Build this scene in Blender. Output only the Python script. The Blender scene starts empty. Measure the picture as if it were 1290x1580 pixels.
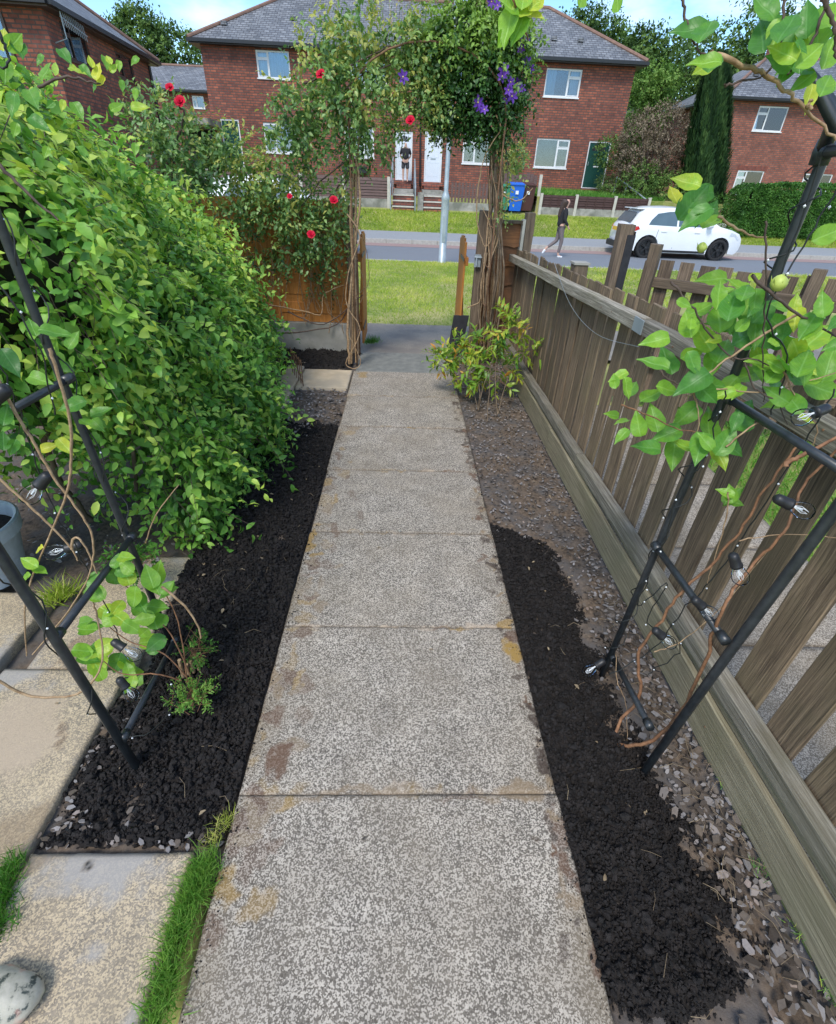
import bpy, bmesh, math, random
import numpy as np
from mathutils import Vector, Matrix
from mathutils.geometry import delaunay_2d_cdt
random.seed(7); rng = np.random.default_rng(7)
S = bpy.context.scene
C = S.collection
R = math.radians
U = random.uniform
# ------------------------------------------------------------------ camera
W, Hh, F, CAMZ = 1290, 1580, 752.0, 1.45
RM = np.array([[0.99913756, 0.01793007, 0.03745187], [-0.02084579, -0.5634617, 0.82587915], [0.03591076, -0.82594759, -0.56260198]])
cd = bpy.data.cameras.new('camera'); cam = bpy.data.objects.new('camera', cd); C.objects.link(cam)
cd.sensor_fit = 'VERTICAL'; cd.sensor_height = 24.0; cd.lens = 24.0*F/Hh; cd.clip_start = .02; cd.clip_end = 3000
cm = Matrix.Identity(4)
for i in range(3):
    cm[i][0] = RM[i, 0]; cm[i][1] = -RM[i, 1]; cm[i][2] = -RM[i, 2]
cm[2][3] = CAMZ; cam.matrix_world = cm
S.camera = cam
# ------------------------------------------------------------------ world, sun, exposure
SUN_EL, SUN_AZ = 52, 205
wd = bpy.data.worlds.new("World"); S.world = wd; wd.use_nodes = True
nt = wd.node_tree; nt.nodes.clear()
def N(t, ty, **k):
    n = t.nodes.new(ty)
    for a, b in k.items(): setattr(n, a, b)
    return n
out = N(nt, 'ShaderNodeOutputWorld'); bg = N(nt, 'ShaderNodeBackground')
sky = N(nt, 'ShaderNodeTexSky', sky_type='NISHITA', sun_disc=False, sun_elevation=R(SUN_EL), sun_rotation=R(SUN_AZ), altitude=50, air_density=1.0, dust_density=.25, ozone_density=1.6)
tc = N(nt, 'ShaderNodeTexCoord'); mp = N(nt, 'ShaderNodeMapping'); mp.inputs['Scale'].default_value = (1, 1, 2.6); mp.inputs['Location'].default_value = (.35, .2, 0)
nz = N(nt, 'ShaderNodeTexNoise'); nz.inputs['Scale'].default_value = 2.3; nz.inputs['Detail'].default_value = 7; nz.inputs['Roughness'].default_value = .55
rp = N(nt, 'ShaderNodeValToRGB'); rp.color_ramp.elements[0].position = .46; rp.color_ramp.elements[1].position = .64
nz2 = N(nt, 'ShaderNodeTexNoise'); nz2.inputs['Scale'].default_value = 5; nz2.inputs['Detail'].default_value = 5
rc = N(nt, 'ShaderNodeValToRGB'); rc.color_ramp.elements[0].color = (4.6, 5.4, 6.4, 1); rc.color_ramp.elements[1].color = (6.6, 6.9, 7.3, 1)
mx = N(nt, 'ShaderNodeMix', data_type='RGBA')
L = nt.links.new
hsv = N(nt, 'ShaderNodeHueSaturation'); hsv.inputs['Saturation'].default_value = 1.22; L(sky.outputs[0], hsv.inputs['Color'])
L(tc.outputs['Generated'], mp.inputs[0]); L(mp.outputs[0], nz.inputs['Vector']); L(mp.outputs[0], nz2.inputs['Vector'])
L(nz.outputs['Fac'], rp.inputs[0]); L(nz2.outputs['Fac'], rc.inputs[0]); L(rp.outputs[0], mx.inputs[0]); L(hsv.outputs[0], mx.inputs[6]); L(rc.outputs[0], mx.inputs[7])
L(mx.outputs[2], bg.inputs[0]); bg.inputs[1].default_value = .13; L(bg.outputs[0], out.inputs[0])
sl = bpy.data.lights.new('sun', 'SUN'); sl.energy = 1.7; sl.angle = R(18); sl.color = (1, .955, .88)
so = bpy.data.objects.new('sun', sl); C.objects.link(so)
a, e = R(SUN_AZ), R(SUN_EL)
sd = Vector((math.sin(a)*math.cos(e), math.cos(a)*math.cos(e), math.sin(e)))
so.rotation_euler = (-sd).to_track_quat('-Z', 'Y').to_euler(); so.location = (0, -10, 20)
S.view_settings.view_transform = 'Standard'; S.view_settings.look = 'None'; S.view_settings.gamma = 1
S.view_settings.use_curve_mapping = False; S.view_settings.exposure = 1.0
# ------------------------------------------------------------------ measuring helpers (pixel of the photograph + a real depth or height -> metres)
def ray(px, py): return RM @ np.array([px-W/2, py-Hh/2, F])
def PZ(px, py, z=0.0):
    v = ray(px, py); s = (z-CAMZ)/v[2]; return Vector((v[0]*s, v[1]*s, z))
def PY(px, py, y):
    v = ray(px, py); s = y/v[1]; return Vector((v[0]*s, y, CAMZ+v[2]*s))
def PX(px, py, x):
    v = ray(px, py); s = x/v[0]; return Vector((x, v[1]*s, CAMZ+v[2]*s))
# ------------------------------------------------------------------ materials
def sock(n, *names):
    for k in names:
        if k in n.inputs: return n.inputs[k]
def newmat(name):
    m = bpy.data.materials.new(name); m.use_nodes = True; t = m.node_tree
    b = t.nodes['Principled BSDF']; return m, t, b
def pos(t):
    g = N(t, 'ShaderNodeNewGeometry'); return g.outputs['Position']
def objc(t):
    g = N(t, 'ShaderNodeTexCoord'); return g.outputs['Object']
def noise_n(t, vec, scale, detail=4, rough=.6, stretch=None):
    n = N(t, 'ShaderNodeTexNoise'); n.inputs['Scale'].default_value = scale; n.inputs['Detail'].default_value = detail; n.inputs['Roughness'].default_value = rough
    if stretch:
        m = N(t, 'ShaderNodeMapping'); m.inputs['Scale'].default_value = stretch; t.links.new(vec, m.inputs[0]); vec = m.outputs[0]
    t.links.new(vec, n.inputs['Vector']); return n.outputs['Fac']
def ramp(t, fac, stops):
    r = N(t, 'ShaderNodeValToRGB'); els = r.color_ramp.elements
    while len(els) < len(stops): els.new(.5)
    for el, (p, c) in zip(els, stops):
        el.position = p; el.color = (*c, 1) if len(c) == 3 else c
    t.links.new(fac, r.inputs[0]); return r.outputs[0]
def mixc(t, fac, a, b, mode='MIX'):
    m = N(t, 'ShaderNodeMix', data_type='RGBA', blend_type=mode)
    for s, v in ((m.inputs[0], fac), (m.inputs[6], a), (m.inputs[7], b)):
        if isinstance(v, (int, float)): s.default_value = v
        elif isinstance(v, tuple): s.default_value = (*v, 1)
        else: t.links.new(v, s)
    return m.outputs[2]
def bump(t, b, h, strength=.3, dist=.01):
    n = N(t, 'ShaderNodeBump'); n.inputs['Strength'].default_value = strength; n.inputs['Distance'].default_value = dist
    t.links.new(h, n.inputs['Height']); t.links.new(n.outputs[0], b.inputs['Normal'])
def G(v): return (v, v, v)
def pm(name, c1, c2, scale=8, rough=.7, bmp=.2, bd=.005, stretch=None, world=True, metal=0, spec=.4, big=None, detail=5):
    m, t, b = newmat(name); v = pos(t) if world else objc(t)
    f = noise_n(t, v, scale, detail, .6, stretch); col = ramp(t, f, [(.3, c1), (.7, c2)])
    if big:
        f2 = noise_n(t, v, big[0], 3); col = mixc(t, ramp(t, f2, [(.42, G(0)), (.62, G(1))]), col, big[1])
    t.links.new(col, b.inputs['Base Color']); b.inputs['Roughness'].default_value = rough; b.inputs['Metallic'].default_value = metal
    sock(b, 'Specular IOR Level').default_value = spec
    if bmp: bump(t, b, f, bmp, bd)
    return m
def brickmat(name, c1, c2, mortar, bw=.225, rh=.075, soldier=False, kz=1.0, msize=.01, bmp=.5, weather=None, rough=.85):
    m, t, b = newmat(name); g = N(t, 'ShaderNodeNewGeometry'); tcn = N(t, 'ShaderNodeTexCoord')
    s = N(t, 'ShaderNodeSeparateXYZ'); t.links.new(tcn.outputs['Object'], s.inputs[0])
    s2 = N(t, 'ShaderNodeSeparateXYZ'); t.links.new(tcn.outputs['Normal'], s2.inputs[0])
    ax = N(t, 'ShaderNodeMath', operation='ABSOLUTE'); ay = N(t, 'ShaderNodeMath', operation='ABSOLUTE'); gt = N(t, 'ShaderNodeMath', operation='GREATER_THAN')
    t.links.new(s2.outputs[0], ax.inputs[0]); t.links.new(s2.outputs[1], ay.inputs[0]); t.links.new(ax.outputs[0], gt.inputs[0]); t.links.new(ay.outputs[0], gt.inputs[1])
    mu = N(t, 'ShaderNodeMix', data_type='FLOAT'); t.links.new(gt.outputs[0], mu.inputs[0]); t.links.new(s.outputs[0], mu.inputs[2]); t.links.new(s.outputs[1], mu.inputs[3])
    mz = N(t, 'ShaderNodeMath', operation='MULTIPLY'); mz.inputs[1].default_value = kz; t.links.new(s.outputs[2], mz.inputs[0])
    cx = N(t, 'ShaderNodeCombineXYZ')
    if soldier: t.links.new(mz.outputs[0], cx.inputs[0]); t.links.new(mu.outputs[0], cx.inputs[1])
    else: t.links.new(mu.outputs[0], cx.inputs[0]); t.links.new(mz.outputs[0], cx.inputs[1])
    br = N(t, 'ShaderNodeTexBrick'); br.inputs['Scale'].default_value = 1; br.inputs['Brick Width'].default_value = bw; br.inputs['Row Height'].default_value = rh
    br.inputs['Mortar Size'].default_value = msize; br.inputs['Mortar Smooth'].default_value = .2; br.inputs['Bias'].default_value = 0
    br.inputs['Color1'].default_value = (*c1, 1); br.inputs['Color2'].default_value = (*c2, 1); br.inputs['Mortar'].default_value = (*mortar, 1)
    t.links.new(cx.outputs[0], br.inputs['Vector'])
    f = noise_n(t, tcn.outputs['Object'], 6, 4); col = mixc(t, .55, br.outputs['Color'], ramp(t, f, [(.3, G(.35)), (.7, G(1.0))]), 'MULTIPLY')
    f3 = noise_n(t, tcn.outputs['Object'], .55, 5, .65)
    col = mixc(t, .6, col, ramp(t, f3, [(.36, G(.55)), (.6, G(1.05))]), 'MULTIPLY')
    if weather:
        f4 = noise_n(t, tcn.outputs['Object'], .9, 5, .7, (1, 1, 2)); col = mixc(t, ramp(t, f4, [(.62, G(0)), (.68, G(.7))]), col, weather)
    t.links.new(col, b.inputs['Base Color']); b.inputs['Roughness'].default_value = rough
    iv = N(t, 'ShaderNodeMath', operation='SUBTRACT'); iv.inputs[0].default_value = 1; t.links.new(br.outputs['Fac'], iv.inputs[1]); bump(t, b, iv.outputs[0], bmp, .012)
    return m
def leafmat(name, stops, transl=.35, rough=.42, spec=.45):
    m, t, b = newmat(name)
    at = N(t, 'ShaderNodeAttribute', attribute_name='tint'); oi = N(t, 'ShaderNodeObjectInfo'); sx = N(t, 'ShaderNodeSeparateColor')
    t.links.new(oi.outputs['Color'], sx.inputs[0]); ad = N(t, 'ShaderNodeMath', operation='ADD'); t.links.new(at.outputs['Fac'], ad.inputs[0]); t.links.new(sx.outputs[0], ad.inputs[1])
    f = noise_n(t, pos(t), 60, 3); mm = N(t, 'ShaderNodeMath', operation='MULTIPLY_ADD'); mm.inputs[1].default_value = .3; t.links.new(f, mm.inputs[0])
    sb = N(t, 'ShaderNodeMath', operation='SUBTRACT'); sb.inputs[1].default_value = .15; t.links.new(ad.outputs[0], sb.inputs[0]); t.links.new(sb.outputs[0], mm.inputs[2])
    col = ramp(t, mm.outputs[0], stops); t.links.new(col, b.inputs['Base Color']); b.inputs['Roughness'].default_value = rough
    sock(b, 'Specular IOR Level').default_value = spec; bump(t, b, f, .25, .002)
    tr = N(t, 'ShaderNodeBsdfTranslucent'); tcol = mixc(t, .6, col, (1.0, 1.0, .35), 'MULTIPLY')
    hs = N(t, 'ShaderNodeHueSaturation'); hs.inputs['Value'].default_value = 1.5; t.links.new(tcol, hs.inputs['Color']); t.links.new(hs.outputs[0], tr.inputs[0])
    ms = N(t, 'ShaderNodeMixShader'); ms.inputs[0].default_value = transl
    t.links.new(b.outputs[0], ms.inputs[1]); t.links.new(tr.outputs[0], ms.inputs[2]); t.links.new(ms.outputs[0], t.nodes['Material Output'].inputs[0])
    return m
def flat(name, c, rough=.5, metal=0, spec=.5, bmp=0, scale=40):
    m, t, b = newmat(name); f = noise_n(t, objc(t), scale, 4)
    t.links.new(ramp(t, f, [(.25, tuple(x*.82 for x in c)), (.75, tuple(min(1, x*1.1) for x in c))]), b.inputs['Base Color'])
    b.inputs['Roughness'].default_value = rough; b.inputs['Metallic'].default_value = metal; sock(b, 'Specular IOR Level').default_value = spec
    if bmp: bump(t, b, f, bmp, .003)
    return m
def glassmat(name, tint=(.75, .85, .9), fac=.55):
    m, t, b = newmat(name); t.nodes.remove(b)
    gl = N(t, 'ShaderNodeBsdfGlossy'); gl.inputs['Roughness'].default_value = .0; gl.inputs[0].default_value = (.78, .88, 1, 1); tr = N(t, 'ShaderNodeBsdfTransparent'); tr.inputs[0].default_value = (*tint, 1)
    lw = N(t, 'ShaderNodeLayerWeight'); lw.inputs[0].default_value = fac; ms = N(t, 'ShaderNodeMixShader')
    t.links.new(lw.outputs['Fresnel'], ms.inputs[0]); t.links.new(tr.outputs[0], ms.inputs[1]); t.links.new(gl.outputs[0], ms.inputs[2]); t.links.new(ms.outputs[0], t.nodes['Material Output'].inputs[0])
    return m
# ------------------------------------------------------------------ mesh helpers
ORG = {}
def org(o): return ORG.get(o.name, Vector((0, 0, 0)))
def tag(o, label=None, cat=None, group=None, kind=None):
    if label: o['label'] = label
    if cat: o['category'] = cat
    if group: o['group'] = group
    if kind: o['kind'] = kind
    return o
def thing(name, label, cat, loc=(0, 0, 0), group=None):
    o = bpy.data.objects.new(name, None); C.objects.link(o); o.location = loc; o.empty_display_size = .1
    ORG[o.name] = Vector(loc); return tag(o, label, cat, group)
def mk(name, V, Fs, mat, parent=None, smooth=False, tint=None, origin=None):
    V = np.asarray(V, dtype=np.float64).reshape(-1, 3)
    if parent is not None: og = org(parent)
    elif origin is not None: og = Vector(origin)
    else: og = Vector((float(V[:, 0].mean()), float(V[:, 1].mean()), float(V[:, 2].min())))
    V = V-np.array(og)
    me = bpy.data.meshes.new(name)
    if isinstance(Fs, np.ndarray):
        k = Fs.shape[1]; me.vertices.add(len(V)); me.vertices.foreach_set('co', V.astype(np.float32).ravel())
        me.loops.add(Fs.size); me.loops.foreach_set('vertex_index', Fs.astype(np.int32).ravel())
        me.polygons.add(len(Fs)); me.polygons.foreach_set('loop_start', np.arange(0, Fs.size, k, dtype=np.int32)); me.polygons.foreach_set('loop_total', np.full(len(Fs), k, dtype=np.int32))
        me.update(calc_edges=True); me.validate()
    else:
        me.from_pydata([tuple(v) for v in V], [], Fs); me.update()
    if smooth: me.polygons.foreach_set('use_smooth', np.ones(len(me.polygons), dtype=bool))
    if tint is not None:
        at = me.attributes.new('tint', 'FLOAT', 'POINT'); at.data.foreach_set('value', np.asarray(tint, dtype=np.float32))
    if mat is not None: me.materials.append(mat)
    o = bpy.data.objects.new(name, me); C.objects.link(o)
    if tint is not None: o.color = (0, 0, 0, 1)
    if parent is not None: o.parent = parent
    else: o.location = og
    ORG[o.name] = og
    return o
def inst(src, name, parent, loc, rot=None, scale=None, color=None, M4=None):
    """a child object sharing the mesh of src; loc in world metres"""
    o = bpy.data.objects.new(name, src if isinstance(src, bpy.types.Mesh) else src.data); C.objects.link(o); o.parent = parent
    if M4 is not None: o.matrix_local = Matrix.Translation(-org(parent)) @ M4
    else:
        o.location = Vector(loc)-org(parent)
        if rot is not None: o.rotation_euler = rot
        if scale is not None: o.scale = scale
    if color is not None: o.color = (color, 0, 0, 1)
    return o
class MB:
    def __init__(s): s.V = []; s.F = []
    def add(s, V, Fs):
        n = len(s.V); s.V += [tuple(v) for v in V]; s.F += [tuple(i+n for i in f) for f in Fs]; return s
    def box(s, x0, x1, y0, y1, z0, z1):
        return s.add([(x0, y0, z0), (x1, y0, z0), (x1, y1, z0), (x0, y1, z0), (x0, y0, z1), (x1, y0, z1), (x1, y1, z1), (x0, y1, z1)],
                     [(0, 3, 2, 1), (4, 5, 6, 7), (0, 1, 5, 4), (1, 2, 6, 5), (2, 3, 7, 6), (3, 0, 4, 7)])
    def beam(s, a, b, w, h, up=(0, 0, 1)):
        a, b = Vector(a), Vector(b); d = (b-a).normalized(); u = Vector(up); r = d.cross(u).normalized(); u = r.cross(d)
        v = [p+r*i*w/2+u*j*h/2 for p in (a, b) for i, j in ((-1, -1), (1, -1), (1, 1), (-1, 1))]
        return s.add(v, [(0, 1, 2, 3), (7, 6, 5, 4), (0, 4, 5, 1), (1, 5, 6, 2), (2, 6, 7, 3), (3, 7, 4, 0)])
    def tube(s, pts, r, n=8, caps=True):
        pts = [Vector(p) for p in pts]; k = len(pts); rr = r if isinstance(r, (list, tuple)) else [r]*k
        V = []; Fs = []; prev = None
        for i, p in enumerate(pts):
            d = (pts[min(i+1, k-1)]-pts[max(i-1, 0)]).normalized()
            if prev is None: u = d.orthogonal().normalized()
            else: u = (prev-d*prev.dot(d)).normalized()
            prev = u; w = d.cross(u)
            for j in range(n):
                q = 2*math.pi*j/n; V.append(p+(u*math.cos(q)+w*math.sin(q))*rr[i])
        for i in range(k-1):
            for j in range(n): Fs.append((i*n+j, i*n+(j+1) % n, (i+1)*n+(j+1) % n, (i+1)*n+j))
        if caps: Fs.append(tuple(range(n))[::-1]); Fs.append(tuple((k-1)*n+j for j in range(n)))
        return s.add(V, Fs)
    def lathe(s, prof, c=(0, 0, 0), axis=(0, 0, 1), n=20):
        ax = Vector(axis).normalized(); u = ax.orthogonal().normalized(); w = ax.cross(u); c = Vector(c); V = []; Fs = []
        for r, z in prof:
            for j in range(n):
                q = 2*math.pi*j/n; V.append(c+ax*z+(u*math.cos(q)+w*math.sin(q))*r)
        for i in range(len(prof)-1):
            for j in range(n): Fs.append((i*n+j, i*n+(j+1) % n, (i+1)*n+(j+1) % n, (i+1)*n+j))
        return s.add(V, Fs)
    def build(s, name, mat, parent=None, smooth=False, bevel=0, **k):
        o = mk(name, s.V, s.F, mat, parent, smooth, **k)
        if bevel:
            bm = bmesh.new(); bm.from_mesh(o.data); bmesh.ops.bevel(bm, geom=bm.edges[:], offset=bevel, segments=1, affect='EDGES'); bm.to_mesh(o.data); bm.free()
        return o
def smooth_path(pts, sub=6, jit=0):
    P = [Vector(p) for p in pts]; o = []
    for i in range(len(P)-1):
        p0, p1, p2, p3 = P[max(i-1, 0)], P[i], P[i+1], P[min(i+2, len(P)-1)]
        for k in range(sub):
            t = k/sub; q = .5*((2*p1)+(p2-p0)*t+(2*p0-5*p1+4*p2-p3)*t*t+(3*p1-p0-3*p2+p3)*t**3)
            o.append(q+Vector((U(-1, 1), U(-1, 1), U(-1, 1)))*jit)
    o.append(P[-1]); return o
# value noise in numpy
_T = rng.random((256, 256))
def vn(x, y):
    xi = np.floor(x).astype(int); yi = np.floor(y).astype(int); fx = x-xi; fy = y-yi; fx = fx*fx*(3-2*fx); fy = fy*fy*(3-2*fy)
    g = lambda i, j: _T[i & 255, j & 255]
    return (g(xi, yi)*(1-fx)+g(xi+1, yi)*fx)*(1-fy)+(g(xi, yi+1)*(1-fx)+g(xi+1, yi+1)*fx)*fy
def fbm(x, y, f, o=4):
    s = 0; a = .5; t = 0
    for i in range(o): s = s+a*vn(x*f+17.3*i, y*f+5.1*i); t += a; a *= .5; f *= 2.03
    return s/t
def grid(x0, x1, y0, y1, step):
    nx = max(2, int(round((x1-x0)/step))+1); ny = max(2, int(round((y1-y0)/step))+1)
    X, Y = np.meshgrid(np.linspace(x0, x1, nx), np.linspace(y0, y1, ny)); i = np.arange(nx*ny).reshape(ny, nx)
    Fs = np.stack([i[:-1, :-1], i[:-1, 1:], i[1:, 1:], i[1:, :-1]], -1).reshape(-1, 4); return X.ravel(), Y.ravel(), Fs
# leaf templates: length 1 along +Y, normal +Z
def leaf_t(w=.5, fold=.12, curl=.15, fat=.4):
    V = [(0, 0, 0), (-w*.42, .22, fold*.7), (0, .25, .0), (w*.42, .22, fold*.7), (-w*.5, .52, fold), (0, .55, .02), (w*.5, .52, fold), (-w*.32, .8, fold*.5-curl*.5), (0, .82, -curl*.45), (w*.32, .8, fold*.5-curl*.5), (0, 1.02, -curl)]
    Fs = [(0, 2, 1), (0, 3, 2), (1, 2, 5), (1, 5, 4), (2, 3, 6), (2, 6, 5), (4, 5, 8), (4, 8, 7), (5, 6, 9), (5, 9, 8), (7, 8, 10), (8, 9, 10)]
    return np.array(V, float), np.array(Fs)
def leaf_s(w=.5, fold=.12, curl=.15):
    V = [(0, 0, 0), (-w*.5, .4, fold), (0, .42, 0), (w*.5, .4, fold), (-w*.3, .78, fold*.4-curl*.4), (w*.3, .78, fold*.4-curl*.4), (0, 1, -curl)]
    Fs = [(0, 2, 1), (0, 3, 2), (1, 2, 4), (2, 3, 5), (2, 5, 4), (4, 5, 6)]
    return np.array(V, float), np.array(Fs)
BL = (np.array([(-.5, 0, 0), (.5, 0, 0), (-.32, .5, .08), (.32, .5, .08), (0, 1, .3)], float)*np.array([.06, 1, 1]), np.array([(0, 1, 3), (0, 3, 2), (2, 3, 4)]))
def nrm(v): return v/np.maximum(np.linalg.norm(v, axis=1, keepdims=True), 1e-9)
def frames(D, Nn):
    D = nrm(D); X = nrm(np.cross(D, Nn)); Z = np.cross(X, D); return X, D, Z
def mass(name, P, D, Nn, size, tint, tmpl, mat, parent=None, kind=None):
    V, Fs = tmpl; X, D, Z = frames(D, Nn); size = np.broadcast_to(size, (len(P),))
    W3 = P[:, None, :]+size[:, None, None]*(V[None, :, 0:1]*X[:, None, :]+V[None, :, 1:2]*D[:, None, :]+V[None, :, 2:3]*Z[:, None, :])
    n, k = len(P), len(V)
    FF = (Fs[None]+(np.arange(n)*k)[:, None, None]).reshape(-1, 3)
    o = mk(name, W3.reshape(-1, 3), FF, mat, parent, tint=np.repeat(tint, k), smooth=True)
    if kind: o['kind'] = kind
    return o
def leafmesh(name, tmpl, mat, sub=1):
    me = bpy.data.meshes.new(name); me.from_pydata([tuple(v) for v in tmpl[0]], [], [tuple(int(i) for i in f) for f in tmpl[1]]); me.materials.append(mat)
    me.polygons.foreach_set('use_smooth', [True]*len(me.polygons)); me.update(); return me
def leaf_objs(name, parent, P, D, Nn, size, tint, me):
    X, D, Z = frames(D, Nn); size = np.broadcast_to(size, (len(P),))
    for i in range(len(P)):
        m = Matrix.Identity(4)
        for r in range(3):
            m[r][0] = X[i][r]*size[i]; m[r][1] = D[i][r]*size[i]; m[r][2] = Z[i][r]*size[i]; m[r][3] = P[i][r]
        inst(me, name, parent, None, M4=m, color=float(tint[i]))
def split(P, D, Nn, size, tint, tmpl, me, mat, parent, n=300, name='leaf', mname='foliage', sel=None):
    """the n leaves that show largest are objects of their own, the rest one mass"""
    d = np.linalg.norm(P-np.array([0, 0, CAMZ]), axis=1)/np.maximum(size, 1e-4)
    if sel is not None: d = d+sel
    o = np.argsort(d); a, b = o[:n], o[n:]
    leaf_objs(name, parent, P[a], D[a], Nn[a], size[a], tint[a], me)
    if len(b): mass(mname, P[b], D[b], Nn[b], size[b], tint[b], tmpl, mat, parent, 'stuff')
def blobs(bl, n, inner=.8, zmin=None):
    """points on the outside of a union of ellipsoids (cx,cy,cz,rx,ry,rz)"""
    B = np.array(bl, float); area = (B[:, 3]*B[:, 4]*B[:, 5])**(2/3); k = rng.choice(len(B), n*3, p=area/area.sum())
    d = nrm(rng.normal(size=(n*3, 3))); rad = rng.uniform(inner, 1.06, (n*3, 1)); P = B[k, :3]+d*B[k, 3:]*rad; Nn = nrm(d/B[k, 3:])
    ok = np.ones(len(P), bool)
    for j, b in enumerate(B):
        q = (((P-b[:3])/b[3:])**2).sum(1); ok &= ~((q < inner*inner*.85) & (k != j))
    if zmin is not None: ok &= P[:, 2] > zmin
    return P[ok][:n], Nn[ok][:n]
def sprays(P, Nn, length, nleaf, droop, spread, lsize, tb=.5, tv=.25, up=.6):
    """leaves set alternately along short shoots that start at P"""
    n = len(P); A = nrm(Nn+np.array([0, 0, -droop])+rng.normal(size=(n, 3))*spread); Ln = rng.uniform(.6, 1.2, n)*length
    t = (np.arange(nleaf)+.5)/nleaf; side = nrm(np.cross(A, rng.normal(size=(n, 3)))); base = rng.normal(tb, tv, n)
    PP = P[:, None]+A[:, None]*(Ln[:, None]*t)[..., None]+np.array([0, 0, -1.])*(droop*.3*(Ln[:, None]*t**2))[..., None]
    s = np.where(np.arange(nleaf) % 2 == 0, 1., -1.)
    DD = A[:, None]*.7+side[:, None]*s[None, :, None]*.8+rng.normal(size=(n, nleaf, 3))*.35
    NN = Nn[:, None]*.6+np.array([0, 0, up])+rng.normal(size=(n, nleaf, 3))*.35
    sz = lsize*rng.uniform(.6, 1.15, (n, nleaf))*(1-.35*t); ti = base[:, None]+rng.normal(0, .12, (n, nleaf))+.18*t
    return PP.reshape(-1, 3), DD.reshape(-1, 3), NN.reshape(-1, 3), sz.ravel(), np.clip(ti.ravel(), 0.02, 1), (P, A, Ln)
def twigs(name, info, r, mat, parent, every=1):
    P, A, Ln = info; m = MB()
    for i in range(0, len(P), every):
        a = Vector(P[i]-A[i]*.06); b = Vector(P[i]+A[i]*Ln[i]*.9); m.tube([a, b], [r, r*.5], 4, False)
    o = m.build(name, mat, parent); o['kind'] = 'stuff'; return o
# ------------------------------------------------------------------ materials in use
M = {}
M['brick'] = brickmat('red_brick', (.46, .135, .075), (.21, .065, .048), (.12, .082, .07), bw=.26, rh=.098, msize=.018, weather=None)
M['brick2'] = brickmat('orange_red_brick', (.48, .15, .09), (.27, .085, .06), (.16, .115, .10), bw=.26, rh=.098, msize=.018)
M['soldier'] = brickmat('soldier_brick', (.33, .08, .05), (.20, .05, .04), (.13, .09, .075), bw=.24, rh=.075, soldier=True, msize=.011)
M['slate'] = brickmat('roof_slate', (.26, .27, .29), (.14, .15, .17), (.05, .05, .055), bw=.26, rh=.105, kz=1.0, msize=.012, bmp=.8, rough=.6, weather=(.26, .26, .25))
M['ridge'] = pm('ridge_tile', (.16, .09, .07), (.24, .14, .10), 5)
M['gutter'] = flat('black_gutter', (.012, .013, .016), .35)
M['upvc'] = flat('white_plastic', (.72, .74, .76), .35)
M['whitedoor'] = flat('white_door_panel', (.66, .71, .78), .35)
M['greendoor'] = flat('green_door_panel', (.012, .06, .05), .3)
M['brownframe'] = flat('dark_brown_frame', (.05, .03, .022), .4)
M['glass'] = glassmat('window_glass', fac=.5)
M['room'] = flat('dark_room', (.014, .018, .022), .9, scale=3)
M['curtain'] = pm('net_curtain', (.40, .48, .58), (.62, .68, .76), 2, .9, 0, stretch=(9, 1, .3))
M['conc'] = pm('pale_concrete', (.24, .23, .20), (.40, .38, .34), 7, .85, .3, .004, big=(1.5, (.17, .17, .14)))
M['concpost'] = pm('concrete_post', (.42, .40, .34), (.56, .53, .46), 7, .85, .2)
M['asphalt'] = pm('asphalt', (.13, .145, .165), (.19, .205, .23), 60, .8, .3, .004, big=(.6, (.16, .17, .19)))
M['redroad'] = pm('red_asphalt', (.24, .16, .15), (.32, .225, .205), 60, .85, .3, .004)
M['pave'] = pm('pavement_asphalt', (.13, .115, .095), (.33, .30, .255), 150, .9, .6, .005, big=(3, (.17, .155, .14)))
M['farpave'] = pm('far_pavement', (.21, .22, .23), (.29, .30, .31), 30, .85, .2, .004)
M['kerb'] = pm('kerb_stone', (.30, .29, .26), (.44, .42, .38), 12, .8, .2)
M['grassbase'] = pm('lawn_soil', (.12, .17, .03), (.24, .27, .07), 9, .95, .6, .02, big=(1.1, (.34, .31, .12)), detail=7)
gst = [(0, (.10, .19, .016)), (.5, (.25, .36, .035)), (.85, (.42, .50, .08)), (1, (.56, .53, .19))]
M['grass'] = leafmat('grass_blade', gst, .3, .6, .2)
M['wetgrass'] = leafmat('lush_grass_blade', [(0, (.03, .10, .012)), (.6, (.08, .24, .03)), (1, (.22, .38, .07))], .35, .5, .3)
M['hedge'] = leafmat('hedge_leaf', [(0, (.04, .125, .022)), (.4, (.12, .30, .045)), (.7, (.27, .48, .08)), (1, (.50, .63, .11))], .34, .45, .35)
M['clema'] = leafmat('clematis_leaf', [(0, (.015, .055, .012)), (.5, (.05, .135, .028)), (1, (.22, .36, .06))], .25, .45)
M['rose'] = leafmat('rose_leaf', [(0, (.04, .09, .035)), (.5, (.11, .22, .065)), (.85, (.24, .37, .11)), (1, (.40, .40, .10))], .3, .42)
M['honey'] = leafmat('honeysuckle_leaf', [(0, (.035, .13, .03)), (.4, (.09, .27, .035)), (.75, (.26, .47, .04)), (1, (.60, .60, .05))], .38, .38, .4)
M['nand'] = leafmat('nandina_leaf', [(0, (.06, .17, .03)), (.45, (.20, .36, .04)), (.85, (.45, .50, .06)), (1, (.58, .26, .05))], .35, .4)
M['treed'] = leafmat('dark_tree_leaf', [(0, (.02, .05, .014)), (.5, (.065, .13, .03)), (1, (.15, .24, .055))], .2, .6, .2)
M['treel'] = leafmat('bright_tree_leaf', [(0, (.04, .09, .02)), (.5, (.11, .22, .04)), (1, (.24, .36, .09))], .25, .6, .2)
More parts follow.
